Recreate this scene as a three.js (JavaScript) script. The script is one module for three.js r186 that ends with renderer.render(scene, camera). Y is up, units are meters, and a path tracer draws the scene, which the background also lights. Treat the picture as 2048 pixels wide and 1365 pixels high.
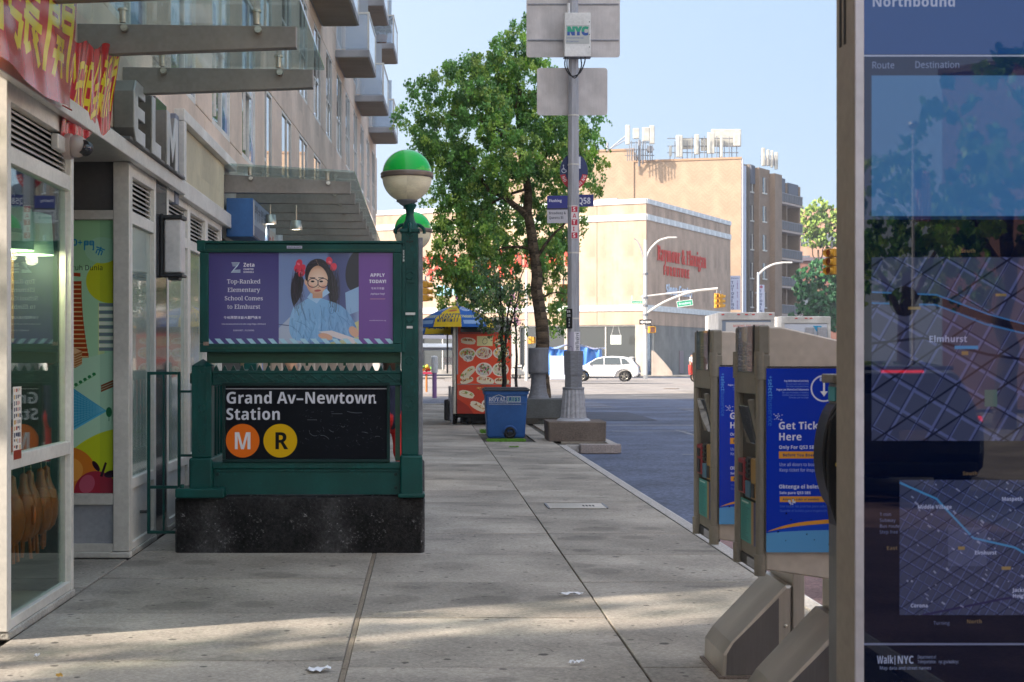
import * as THREE from 'three';
import { RoundedBoxGeometry } from 'three/addons/geometries/RoundedBoxGeometry.js';
import { TextGeometry } from 'three/addons/geometries/TextGeometry.js';
import { FontLoader } from 'three/addons/loaders/FontLoader.js';
import { MarchingCubes } from 'three/addons/objects/MarchingCubes.js';
import { mergeGeometries, toCreasedNormals } from 'three/addons/utils/BufferGeometryUtils.js';

// ---------------------------------------------------------------- camera, sky, sun, exposure
const scene = new THREE.Scene();
const F = 2850, CX = 850, CY = 715, EYE = 1.6;                     // the lens of the photograph (50 mm, slightly shifted)
const camera = new THREE.PerspectiveCamera(2 * Math.atan(682.5 / F) * 180 / Math.PI, 2048 / 1365, 0.1, 3000);
camera.position.set(0, EYE, 0);
camera.lookAt(0, EYE, -10);
camera.setViewOffset(2048, 1365, 1024 - CX, 682.5 - CY, 2048, 1365);
camera.focus = 12.5;
camera.userData.fStop = 7;
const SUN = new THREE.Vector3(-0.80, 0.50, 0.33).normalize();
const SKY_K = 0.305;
{
  const W = 512, H = 256, data = new Float32Array(W * H * 4), v = new THREE.Vector3();
  for (let j = 0; j < H; j++) for (let i = 0; i < W; i++) {
    const el = ((j + 0.5) / H - 0.5) * Math.PI, az = ((i + 0.5) / W - 0.5) * 2 * Math.PI;
    v.set(Math.cos(az) * Math.cos(el), Math.sin(el), Math.sin(az) * Math.cos(el));
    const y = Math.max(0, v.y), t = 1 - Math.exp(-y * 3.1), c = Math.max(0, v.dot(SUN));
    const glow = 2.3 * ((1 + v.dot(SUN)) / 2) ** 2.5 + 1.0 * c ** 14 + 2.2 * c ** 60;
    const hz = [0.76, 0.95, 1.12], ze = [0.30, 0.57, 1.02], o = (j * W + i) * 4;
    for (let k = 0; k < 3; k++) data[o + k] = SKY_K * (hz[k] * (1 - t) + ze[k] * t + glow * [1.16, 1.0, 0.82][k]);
    data[o + 3] = 1;
  }
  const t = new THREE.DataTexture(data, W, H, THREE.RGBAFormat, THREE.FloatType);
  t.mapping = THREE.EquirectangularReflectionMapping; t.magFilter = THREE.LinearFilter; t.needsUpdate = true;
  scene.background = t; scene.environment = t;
}
const sun = new THREE.DirectionalLight(new THREE.Color(1.0, 0.87, 0.73), 3.2);
sun.position.copy(SUN).multiplyScalar(200).add(new THREE.Vector3(0, 0, -60));
sun.target.position.set(0, 0, -60);
sun.castShadow = true; sun.shadow.radius = 2.5;
Object.assign(sun.shadow.camera, { left: -150, right: 150, top: 150, bottom: -150, near: 1, far: 500 });
sun.shadow.mapSize.set(4096, 4096);
scene.add(sun, sun.target);
scene.fog = new THREE.FogExp2(new THREE.Color(0.80, 0.88, 1.0), 0.00045);
const renderer = new THREE.WebGLRenderer({ antialias: true });
renderer.setSize(1024, 682);
renderer.toneMapping = THREE.LinearToneMapping;
renderer.toneMappingExposure = 2.9;
renderer.shadowMap.enabled = true;

// ---------------------------------------------------------------- helpers
const U = (px, d) => (px - CX) * d / F, V = (py, d) => EYE - (py - CY) * d / F;    // sight line at a depth, used to measure places off the photograph
const rng = (s) => () => { s = (s + 0x6d2b79f5) | 0; let t = Math.imul(s ^ (s >>> 15), 1 | s); t = (t + Math.imul(t ^ (t >>> 7), 61 | t)) ^ t; return ((t ^ (t >>> 14)) >>> 0) / 4294967296; };
const R = rng(77);
const names = new Map();
const numbered = (n) => { const k = names.get(n) || 0; names.set(n, k + 1); return k ? n + '_' + String(k).padStart(3, '0') : n; };
function thing(name, label, category, [x, y, z] = [0, 0, 0], turn = 0, group) {
  const o = new THREE.Group(); o.name = numbered(name); o.position.set(x, y, z); o.rotation.y = turn;
  o.userData = { label, category }; if (group) o.userData.group = group;
  scene.add(o); return o;
}
function setting(o, name) { o.name = numbered(name); o.userData.kind = 'structure'; scene.add(o); return o; }
const part = (name, parent, [x, y, z] = [0, 0, 0], turn = 0) => { const o = new THREE.Group(); o.name = name; o.position.set(x, y, z); o.rotation.y = turn; parent.add(o); return o; };
function copy(o, pos, turn, label) { const c = o.clone(); c.name = numbered(o.name.replace(/_\d+$/, '')); c.userData = { ...o.userData }; if (label) c.userData.label = label; if (pos) c.position.set(...pos); if (turn !== undefined) c.rotation.y = turn; scene.add(c); return c; }

function uvBox(g, off = 0) {
  g = g.index ? g.toNonIndexed() : g;
  for (const k of Object.keys(g.attributes)) if (!['position', 'normal', 'uv', 'color'].includes(k)) g.deleteAttribute(k);
  if (!g.attributes.normal) g.computeVertexNormals();
  const p = g.attributes.position, uv = new Float32Array(p.count * 2), a = new THREE.Vector3(), b = new THREE.Vector3(), c = new THREE.Vector3();
  for (let i = 0; i < p.count; i += 3) {
    a.fromBufferAttribute(p, i); b.fromBufferAttribute(p, i + 1); c.fromBufferAttribute(p, i + 2);
    const n = b.clone().sub(a).cross(c.clone().sub(a)), nx = Math.abs(n.x), ny = Math.abs(n.y), nz = Math.abs(n.z);
    [a, b, c].forEach((q, k) => { const o = (i + k) * 2; if (ny >= nx && ny >= nz) { uv[o] = q.x; uv[o + 1] = -q.z; } else if (nx > nz) { uv[o] = q.z; uv[o + 1] = q.y; } else { uv[o] = q.x; uv[o + 1] = q.y; } uv[o] += off; uv[o + 1] += off * 0.7; });
  }
  g.setAttribute('uv', new THREE.BufferAttribute(uv, 2));
  g.clearGroups();
  return g;
}
const box = (w, h, d, x = 0, y = 0, z = 0, bev = 0) => uvBox((bev ? new RoundedBoxGeometry(w, h, d, 1, Math.min(bev, w * 0.45, h * 0.45, d * 0.45)) : new THREE.BoxGeometry(w, h, d)).translate(x, y, z));
const span = (x0, x1, y0, y1, z0, z1, bev = 0) => box(Math.abs(x1 - x0), Math.abs(y1 - y0), Math.abs(z1 - z0), (x0 + x1) / 2, (y0 + y1) / 2, (z0 + z1) / 2, bev);
const cyl = (r1, r2, h, x, y, z, seg = 20, rx = 0, rz = 0) => { const g = new THREE.CylinderGeometry(r1, r2, h, seg); if (rx) g.rotateX(rx); if (rz) g.rotateZ(rz); return plain(g.translate(x, y, z)); };
const plain = (g) => { g = g.index ? g.toNonIndexed() : g; for (const k of Object.keys(g.attributes)) if (!['position', 'normal', 'uv'].includes(k)) g.deleteAttribute(k); if (!g.attributes.uv) g.setAttribute('uv', new THREE.BufferAttribute(new Float32Array(g.attributes.position.count * 2), 2)); g.clearGroups(); return g; };
const tube = (pts, r, seg = 24, rs = 8, closed = false) => plain(new THREE.TubeGeometry(new THREE.CatmullRomCurve3(pts.map((p) => new THREE.Vector3(...p)), closed, 'centripetal'), seg, r, rs, closed));
const rod = (a, b, r, rs = 8) => plain(new THREE.TubeGeometry(new THREE.LineCurve3(new THREE.Vector3(...a), new THREE.Vector3(...b)), 1, r, rs));
const lathe = (pts, seg = 32) => plain(new THREE.LatheGeometry(pts.map(([r, y]) => new THREE.Vector2(r, y)), seg));
const shape = (pts) => new THREE.Shape(pts.map(([x, y]) => new THREE.Vector2(x, y)));
const ext = (s, depth, bev = 0) => uvBox(new THREE.ExtrudeGeometry(Array.isArray(s) ? shape(s) : s, { depth: depth - 2 * bev, bevelEnabled: bev > 0, bevelSize: bev, bevelThickness: bev, bevelSegments: 1, bevelOffset: -bev, curveSegments: 10 }).translate(0, 0, bev));
const merge = (list) => { list = [].concat(list); return list.length === 1 ? list[0] : mergeGeometries(list.map(plain)); };
function mesh(name, geos, mat, parent, pos, turn) {
  const m = new THREE.Mesh(merge(geos), mat); m.name = name; m.castShadow = m.receiveShadow = true;
  if (pos) m.position.set(...pos); if (turn) m.rotation.y = turn;
  if (parent) parent.add(m); return m;
}
const bevBox = (r, pts) => pts;

// ---------------------------------------------------------------- textures
function fbm(n, f0, oct, seed, gain = 0.5) {                        // tiling value noise, 0..1
  const out = new Float32Array(n * n); let amp = 1, tot = 0;
  for (let o = 0, f = f0; o < oct && f <= n; o++, f *= 2, amp *= gain) {
    const r = rng(seed * 131 + o * 17), g = Float32Array.from({ length: f * f }, r); tot += amp;
    for (let y = 0; y < n; y++) { const fy = y * f / n, iy = Math.floor(fy), ty = fy - iy, sy = ty * ty * (3 - 2 * ty), r0 = iy * f, r1 = ((iy + 1) % f) * f;
      for (let x = 0; x < n; x++) { const fx = x * f / n, ix = Math.floor(fx), tx = fx - ix, sx = tx * tx * (3 - 2 * tx), jx = (ix + 1) % f;
        out[y * n + x] += amp * ((g[r0 + ix] * (1 - sx) + g[r0 + jx] * sx) * (1 - sy) + (g[r1 + ix] * (1 - sx) + g[r1 + jx] * sx) * sy); } }
  }
  for (let i = 0; i < out.length; i++) out[i] /= tot;
  return out;
}
const clamp = (x, a = 0, b = 1) => Math.min(b, Math.max(a, x)), ss = (a, b, x) => { x = clamp((x - a) / (b - a)); return x * x * (3 - 2 * x); };
function tex(n, f, metres, srgb = true) {
  const d = new Uint8Array(n * n * 4);
  for (let i = 0; i < n * n; i++) { const c = f(i, i % n, (i / n) | 0); const q = Array.isArray(c) ? c : [c, c, c]; for (let k = 0; k < 3; k++) d[i * 4 + k] = clamp(q[k]) * 255; d[i * 4 + 3] = 255; }
  const t = new THREE.DataTexture(d, n, n); t.wrapS = t.wrapT = THREE.RepeatWrapping; t.magFilter = THREE.LinearFilter; t.minFilter = THREE.LinearMipmapLinearFilter; t.generateMipmaps = true;
  if (srgb) t.colorSpace = THREE.SRGBColorSpace; t.repeat.set(1 / metres, 1 / metres); t.needsUpdate = true; return t;
}
function print(w, h, draw) {                                        // flat print
  const c = document.createElement('canvas'); c.width = w; c.height = h; const g = c.getContext('2d'); draw(g, w, h);
  const t = new THREE.CanvasTexture(c); t.colorSpace = THREE.SRGBColorSpace; t.anisotropy = 8; return t;
}
const resized = (t, m) => { const c = t.clone(); c.repeat.set(1 / m, 1 / m); return c; };
const N = 512, nA = fbm(N, 4, 7, 1), nB = fbm(N, 8, 6, 2), nC = fbm(N, 64, 4, 3), nD = fbm(N, 2, 5, 4), nE = fbm(N, 128, 3, 5, 0.8);
const T = {};
{
  const n = 1024, big = fbm(n, 4, 8, 11), blot = fbm(n, 8, 5, 12), fine = fbm(n, 256, 3, 13, 0.8), gum = new Float32Array(n * n), r = rng(5);
  for (let k = 0; k < 300; k++) { const x = r() * n, y = r() * n, a = 1.5 + r() * r() * 6.5, b = a * (0.75 + r() * 0.5), s = 0.25 + r() * 0.6;
    for (let j = -12; j <= 12; j++) for (let i = -12; i <= 12; i++) { const q = Math.hypot(i / a, j / b), w = s * (1 - ss(0.75, 1.15, q)); if (w > 0) { const o = (((y + j + n) | 0) % n) * n + (((x + i + n) | 0) % n); gum[o] = Math.max(gum[o], w); } } }
  for (let k = 0; k < 7; k++) { let x = r() * n, y = r() * n, a = r() * 6.3; for (let s = 0; s < 170 + r() * 260; s++) { a += (r() - 0.5) * 0.7; x = (x + Math.cos(a) + n) % n; y = (y + Math.sin(a) + n) % n; const o = (y | 0) * n + (x | 0); gum[o] = Math.max(gum[o], 0.55); } }
  for (let k = 0; k < 26; k++) { const x = r() * n, y = r() * n, a = 14 + r() * 46, b = a * (0.3 + r() * 0.8), s = 0.10 + r() * 0.14; for (let j = -64; j <= 64; j++) for (let i = -64; i <= 64; i++) { const o = (((y + j + n) | 0) % n) * n + (((x + i + n) | 0) % n), q = Math.hypot(i / a, j / b) + (blot[o] - 0.5) * 1.6, w = s * (1 - ss(0.6, 1.1, q)); if (w > 0) gum[o] = Math.min(1, gum[o] + w * (1 - gum[o])); } }
  const conc = (i) => 0.80 + 0.42 * (big[i] - 0.5) + 0.22 * (blot[i] - 0.5) + 0.30 * (fine[i] - 0.5);
  T.pave = tex(n, (i) => { const v = conc(i) * (1 - 0.62 * gum[i]); return [v, v * 0.992, v * 0.975]; }, 4);
  T.paveB = tex(n, (i) => 0.5 + 0.5 * (fine[i] - 0.5) + 0.35 * (big[i] - 0.5) + 0.1 * gum[i], 4, false);
  T.rough = tex(N, (i) => 0.62 + 0.5 * (nB[i] - 0.5) + 0.2 * (nE[i] - 0.5), 1.3, false);
  T.grime = tex(N, (i) => { const v = 0.95 + 0.24 * (nA[i] - 0.5) + 0.10 * (nC[i] - 0.5); return [v, v, v * 0.985]; }, 1.7);
  T.speck = tex(N, (i) => { const v = 0.88 + 0.2 * (nA[i] - 0.5) + 0.5 * (nE[i] - 0.5); return [v, v, v]; }, 1.2);
  T.bump = tex(N, (i) => 0.5 + 0.6 * (nC[i] - 0.5) + 0.4 * (nE[i] - 0.5), 0.8, false);
  T.streak = tex(N, (i, x, y) => { const v = 0.95 + 0.20 * (nB[((y >> 4) % N) * N + x] - 0.5) + 0.18 * (nA[i] - 0.5) + 0.08 * (nC[i] - 0.5); return [v, v * 0.995, v * 0.98]; }, 3.5);
  T.brush = tex(N, (i, x, y) => { const v = 0.90 + 0.10 * (nE[((y >> 5) % N) * N + x] - 0.5) + 0.2 * (nA[i] - 0.5); return [v, v, v]; }, 0.9);
  T.brushR = tex(N, (i, x, y) => 0.42 + 0.3 * (nE[((y >> 5) % N) * N + x] - 0.5) + 0.25 * (nB[i] - 0.5), 0.9, false);
  T.galv = tex(N, (i) => { const v = 0.86 + 0.2 * (nB[i] - 0.5) + 0.12 * (nC[i] - 0.5); return [v, v * 1.0, v * 1.02]; }, 0.35);
  T.asph = tex(N, (i) => { const v = 0.80 + 0.5 * (nD[i] - 0.5) + 0.6 * (nE[i] - 0.5) + 0.25 * (nB[i] - 0.5); return [v, v, v * 1.02]; }, 5);
  T.green = tex(N, (i) => { const chip = ss(0.655, 0.69, nB[i] * 0.55 + nC[i] * 0.45), v = 0.90 + 0.35 * (nA[i] - 0.5) + 0.06 * (nC[i] - 0.5); return [v * (1 + chip * 3.2), v * (1 + chip * 0.45), v * (1 + chip * 0.5)]; }, 1.1);
  T.black = tex(N, (i) => { const chip = ss(0.64, 0.70, nB[i] * 0.3 + nC[i] * 0.35 + nE[i] * 0.35), v = 0.30 + 0.5 * (nA[i] - 0.42) + 0.26 * (nC[i] - 0.5) + chip * 0.5; return [v, v * 0.995, v * 1.0]; }, 1.0);
  T.brick = tex(N, (i, x, y) => { const row = (y / 16) | 0, xx = (x + (row & 1) * 16) % N, col = (xx / 32) | 0, mort = (y % 16 < 2 || xx % 32 < 2) ? 0.03 : 0, h = ((row * 73 + col * 151) % 97) / 97; const v = 0.90 + 0.05 * (h - 0.5) + mort * 0.6 + 0.14 * (nA[i] - 0.5); return [v, v * 0.995, v * 0.98]; }, 3.6);
  T.bark = tex(N, (i, x, y) => { const v = 0.7 + 0.9 * (nB[((y >> 2) % N) * N + (x * 2) % N] - 0.5) + 0.4 * (nC[i] - 0.5); return [v, v * 0.96, v * 0.9]; }, 0.6);
}
const col = (c) => c.isColor ? c : Array.isArray(c) ? new THREE.Color().setRGB(...c) : new THREE.Color(c);
const M = (c, o = {}) => { const m = new THREE.MeshPhysicalMaterial({ color: col(c), roughness: 0.7, ...o }); return m; };
const mat = {
  pave: M([0.53, 0.49, 0.435], { map: T.pave, bumpMap: T.paveB, bumpScale: 0.004, roughness: 0.92 }),
  bed: M([0.10, 0.09, 0.075], { map: T.speck, bumpMap: T.bump, bumpScale: 0.01, roughness: 1 }),
  kerb: M([0.58, 0.55, 0.52], { map: T.speck, bumpMap: T.bump, bumpScale: 0.004, roughness: 0.9 }),
  kerbSteel: M([0.62, 0.60, 0.60], { map: T.grime, roughness: 0.5, metalness: 0.3 }),
  asph: M([0.14, 0.175, 0.265], { map: T.asph, bumpMap: resized(T.bump, 0.5), bumpScale: 0.006, roughness: 0.85 }),
  red: M([0.30, 0.19, 0.18], { map: resized(T.asph, 2.2), bumpMap: resized(T.bump, 0.5), bumpScale: 0.006, roughness: 0.9 }),
  line: M([0.34, 0.35, 0.38], { map: resized(T.asph, 1.7), roughness: 0.8 }),
  stone: M([0.80, 0.655, 0.535], { map: T.streak, bumpMap: T.bump, bumpScale: 0.002, roughness: 0.85 }),
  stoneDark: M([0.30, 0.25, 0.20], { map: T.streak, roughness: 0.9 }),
  alu: M([0.76, 0.74, 0.71], { map: T.grime, roughness: 0.42, metalness: 0.3 }),
  aluLight: M([0.80, 0.78, 0.74], { map: T.grime, roughness: 0.45, metalness: 0.1 }),
  aluDark: M([0.16, 0.16, 0.165], { map: T.grime, roughness: 0.5, metalness: 0.3 }),
  steelBeam: M([0.33, 0.30, 0.28], { map: T.grime, roughness: 0.55, metalness: 0.25 }),
  chrome: M([0.66, 0.63, 0.58], { map: T.grime, roughness: 0.28, metalness: 0.9 }),
  ss: M([0.66, 0.61, 0.54], { map: T.brush, roughnessMap: T.brushR, roughness: 1, metalness: 0.7 }),
  bronze: M([0.31, 0.285, 0.24], { map: T.grime, roughness: 0.45, metalness: 0.2 }),
  galv: M([0.56, 0.575, 0.60], { map: T.galv, roughness: 0.55, metalness: 0.2 }),
  galvDark: M([0.30, 0.315, 0.335], { map: T.galv, roughness: 0.6, metalness: 0.2 }),
  green: M([0.003, 0.082, 0.072], { map: T.green, roughness: 0.38, bumpMap: resized(T.bump, 0.5), bumpScale: 0.0012, specularIntensity: 0.55 }),
  greenLight: M([0.012, 0.095, 0.05], { map: T.green, roughness: 0.5 }),
  greenDark: M([0.003, 0.034, 0.032], { map: T.green, roughness: 0.45, specularIntensity: 0.5 }),
  black: M([0.35, 0.347, 0.352], { specularIntensity: 0.4, map: T.black, bumpMap: resized(T.bump, 0.45), bumpScale: 0.014, roughness: 0.72 }),
  conc: M([0.22, 0.18, 0.155], { map: T.speck, bumpMap: T.bump, bumpScale: 0.008, roughness: 0.95 }),
  concGrey: M([0.15, 0.16, 0.16], { map: T.speck, bumpMap: T.bump, bumpScale: 0.008, roughness: 0.95 }),
  glass: M([0.90, 0.97, 0.94], { transmission: 1, thickness: 0, roughness: 0.01, ior: 1.55 }),
  shopGlass: M([0.80, 0.92, 0.88], { transmission: 1, thickness: 0, roughness: 0.015, ior: 1.62 }),
  frosted: M([0.72, 0.86, 0.78], { transmission: 0.55, thickness: 0, roughness: 0.12, ior: 1.6, clearcoat: 1, clearcoatRoughness: 0.01 }),
  canopyGlass: M([0.82, 0.92, 0.90], { transmission: 0.93, thickness: 0, roughness: 0.05, ior: 1.55 }),
  winGlass: M([0.045, 0.06, 0.075], { roughness: 0.03, metalness: 0, ior: 2.0, clearcoat: 1, clearcoatRoughness: 0.01 }),
  winPale: M([0.38, 0.42, 0.48], { roughness: 0.06, ior: 1.9, clearcoat: 1, clearcoatRoughness: 0.01 }),
  darkIn: M([0.02, 0.024, 0.024], { roughness: 0.8 }),
  stucco: M([0.59, 0.435, 0.335], { map: T.streak, bumpMap: T.bump, bumpScale: 0.003, roughness: 0.95 }),
  stuccoGrey: M([0.30, 0.29, 0.275], { map: T.streak, roughness: 0.9 }),
  white: M([0.86, 0.87, 0.88], { map: T.grime, roughness: 0.5 }),
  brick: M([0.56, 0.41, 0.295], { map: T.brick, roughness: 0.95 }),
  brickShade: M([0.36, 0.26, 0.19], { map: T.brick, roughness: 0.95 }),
  brickRed: M([0.36, 0.17, 0.13], { map: T.brick, roughness: 0.95 }),
  yellow: M([0.70, 0.36, 0.03], { roughness: 0.45, map: T.grime }),
  lens: M([0.16, 0.04, 0.01], { roughness: 0.2 }),
  rubber: M([0.018, 0.018, 0.02], { roughness: 0.8 }),
  blackPlastic: M([0.022, 0.023, 0.026], { roughness: 0.4 }),
  bark: M([0.26, 0.205, 0.15], { map: T.bark, bumpMap: T.bark, bumpScale: 0.02, roughness: 1 }),
  barkDark: M([0.06, 0.052, 0.045], { map: T.bark, roughness: 1 }),
  red_: M([0.55, 0.03, 0.02], { roughness: 0.4 }),
  tail: M([0.5, 0.01, 0.01], { emissive: new THREE.Color(1, 0.02, 0.02), emissiveIntensity: 3, roughness: 0.3 }),
};
const font = { sans: 'droid_sans_bold', serif: 'droid_serif_bold', plain: 'droid_sans_regular' };
for (const k in font) font[k] = await new FontLoader().loadAsync('fonts/droid/' + font[k] + '.typeface.json');
function letters(text, f, size, depth, material, parent, place, name = 'letter', squeeze = 1, gap = 1) {   // each letter a part; place(u, v) gives its group transform
  let x = 0; const sc = size / 1.0;
  for (const ch of text) {
    const gl = f.data.glyphs[ch] || f.data.glyphs['o'], adv = (gl.ha / f.data.resolution) * sc * squeeze * gap;
    if (ch !== ' ') { const g = new TextGeometry(ch, { font: f, size: sc, depth, curveSegments: 3, bevelEnabled: false }); g.scale(squeeze, 1, 1); place(mesh(name, uvBox(g), material, parent), x); }
    x += adv;
  }
  return x;
}
const textWidth = (text, f, size, squeeze = 1, gap = 1) => [...text].reduce((s, ch) => s + ((f.data.glyphs[ch] || f.data.glyphs['o']).ha / f.data.resolution) * size * squeeze * gap, 0);
function panel(name, w, h, t, thick, sideMat, parent, pos, turn = 0, o = {}) {   // a flat board with a printed face
  const face = M([1, 1, 1], { map: t, roughness: 0.45, ...o }), g = new THREE.BoxGeometry(w, h, thick);
  const m = new THREE.Mesh(g, [sideMat, sideMat, sideMat, sideMat, face, sideMat]); m.name = name; m.position.set(...pos); m.rotation.y = turn; parent.add(m); m.castShadow = m.receiveShadow = true; return m;
}
// hand-made strokes for the few Chinese characters that the photograph shows, on a 10 x 10 grid
const HAN = {
  men: '0,0,0,10;0,0,4,0;4,0,4,4;0,2,4,2;0,4,4,4;6,0,10,0;10,0,10,10;6,0,6,4;6,2,10,2;6,4,10,4;10,10,9,9', shi: '5,0,5,2;0,2,10,2;2,4,2,9;2,4,8,4;8,4,8,9;5,2,5,10',
  xin: '2,0,3,1;0,1.5,5,1.5;1,3,2,4;4,2,3,4;0,4.5,5,4.5;2.5,4.5,2.5,10;0,7,5,7;2,7.5,0,9.5;3,7.5,5,9;9.5,0,6.5,1;6.5,1,6,10;6.5,4,10,4;8.3,4,8.3,10',
  zhang: '0,1,3,1;3,1,3,4;0,4,3,4;0,4,0,6.5;0,6.5,3.5,6.5;3.5,6.5,3,10;3,10,1.5,9;5,0,5,9;5,0,9,0;5,2,9,2;5,4,9,4;4,5.5,10,5.5;5,9.5,6.5,8.5;9,6.5,7.5,8;7,6,10,10',
  kai: '0,0,0,10;0,0,4,0;4,0,4,3.5;0,1.8,4,1.8;0,3.5,4,3.5;6,0,10,0;10,0,10,10;6,0,6,3.5;6,1.8,10,1.8;6,3.5,10,3.5;2.5,5.5,7.5,5.5;2,7.3,8,7.3;4,5.5,3,10;6.2,5.5,6.2,10',
  xiang: '2,0,2.6,1;0,2,4,2;4,2,1,6;2.2,5,2.2,10;2.8,5.5,4,7;6,0,6.6,1.5;9,0,8.2,1.5;5,2,10,2;5.3,4.5,9.7,4.5;4.6,7,10,7;7.4,2,7.4,10', yuan: '0,0,10,0;1,0,0,10;5.5,0,5,2;3,2,9,2;3,2,3,5.5;9,2,9,5.5;3,3.7,9,3.7;3,5.5,9,5.5;6,5.5,6,10;4,6.5,2.5,9;7.5,6.5,9.5,9',
  yan: '1,0,4,0;1,0,1,1.6;4,0,4,1.6;1,1.6,4,1.6;6,0,9,0;6,0,6,1.6;9,0,9,1.6;6,1.6,9,1.6;0,2.6,10,2.6;0.8,2.6,0,10;2,4,5,4;2.5,4,2.5,9;4.6,4,4.6,10;2.5,5.7,4.6,5.7;2.5,7.3,4.6,7.3;1.8,9,5.2,8.5;7,3.5,6,6;6.3,5,10,5;9.4,5,6,10;6.8,6.5,10,10',
  jin: '5,0,0,4;5,0,10,4;3,4,7,4;2,6,8,6;8,6,5,10', tian: '1,2,9,2;0,5,10,5;5,2,0,10;5,5,10,10', ming: '0,2,3,2;0,2,0,7;3,2,3,7;0,4.5,3,4.5;0,7,3,7;5,1,5,7;5,1,9,1;9,1,9,10;5,4,9,4;5,7,9,7;5,7,4,10', quan: '5,0,0,4;5,0,10,4;2,5,8,5;2,7.2,8,7.2;5,5,5,9.5;0.5,9.7,9.5,9.7',
};
function han(g, k, x, y, s, lw) { g.lineWidth = lw; g.lineCap = 'butt'; g.lineJoin = 'round'; for (const st of HAN[k].split(';')) { const [a, b, c, d] = st.split(',').map(Number); g.beginPath(); g.moveTo(x + a * s / 10, y + b * s / 10); g.lineTo(x + c * s / 10, y + d * s / 10); g.stroke(); } }
function hanRow(g, keys, x, y, s, lw, gap = 1.15) { keys.forEach((k, i) => han(g, k, x + i * s * gap, y, s, lw)); }
// ---------------------------------------------------------------- ground, road, sidewalk
{
  const s = shape([[-900, -200], [900, -200], [900, 1500], [-900, 1500]]); s.holes.push(new THREE.Path([[-1.85, 12.0], [-0.24, 12.0], [-0.24, 16.2], [-1.85, 16.2]].map(([x, y]) => new THREE.Vector2(x, y))));
  const g = uvBox(new THREE.ShapeGeometry(s).rotateX(-Math.PI / 2).translate(0, -0.14, 0));
  const m = mesh('road', g, mat.asph); setting(m, 'road');
  // flat markings, 4 mm above the road
  const flat = (x0, x1, d0, d1, y = -0.136) => uvBox(new THREE.PlaneGeometry(x1 - x0, d1 - d0).rotateX(-Math.PI / 2).translate((x0 + x1) / 2, y, -(d0 + d1) / 2));
  setting(mesh('bus_lane', flat(2.56, 5.9, -30, 14.2), mat.red), 'bus_lane');
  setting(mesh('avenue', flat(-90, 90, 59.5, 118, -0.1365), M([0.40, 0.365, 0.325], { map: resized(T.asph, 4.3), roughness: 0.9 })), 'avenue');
  const marks = new THREE.Group(); setting(marks, 'road_markings');
  for (const [a, b, c, d] of [[3.9, 15.5, 36.2, 36.55], [4.4, 15, 33.4, 33.62], [4.6, 8.6, 25.4, 25.56], [6.4, 9.5, 29.0, 29.2], [5.95, 6.07, 14, 34], [9.6, 9.72, 20, 34], [-1.2, 20, 58.4, 58.75], [-20, 30, 76, 76.4]]) mesh('road_line', flat(a, b, c, d), mat.line, marks);
  for (let i = 0; i < 9; i++) mesh('crosswalk_stripe', flat(-1.3, 2.6, 51 + i * 1.25, 51.55 + i * 1.25, -0.131), mat.line, marks);
}
const flatSheet = (x0, x1, z0, z1) => uvBox(new THREE.PlaneGeometry(x1 - x0, z1 - z0).rotateX(-Math.PI / 2).translate((x0 + x1) / 2, -0.13, (z0 + z1) / 2));
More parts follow.
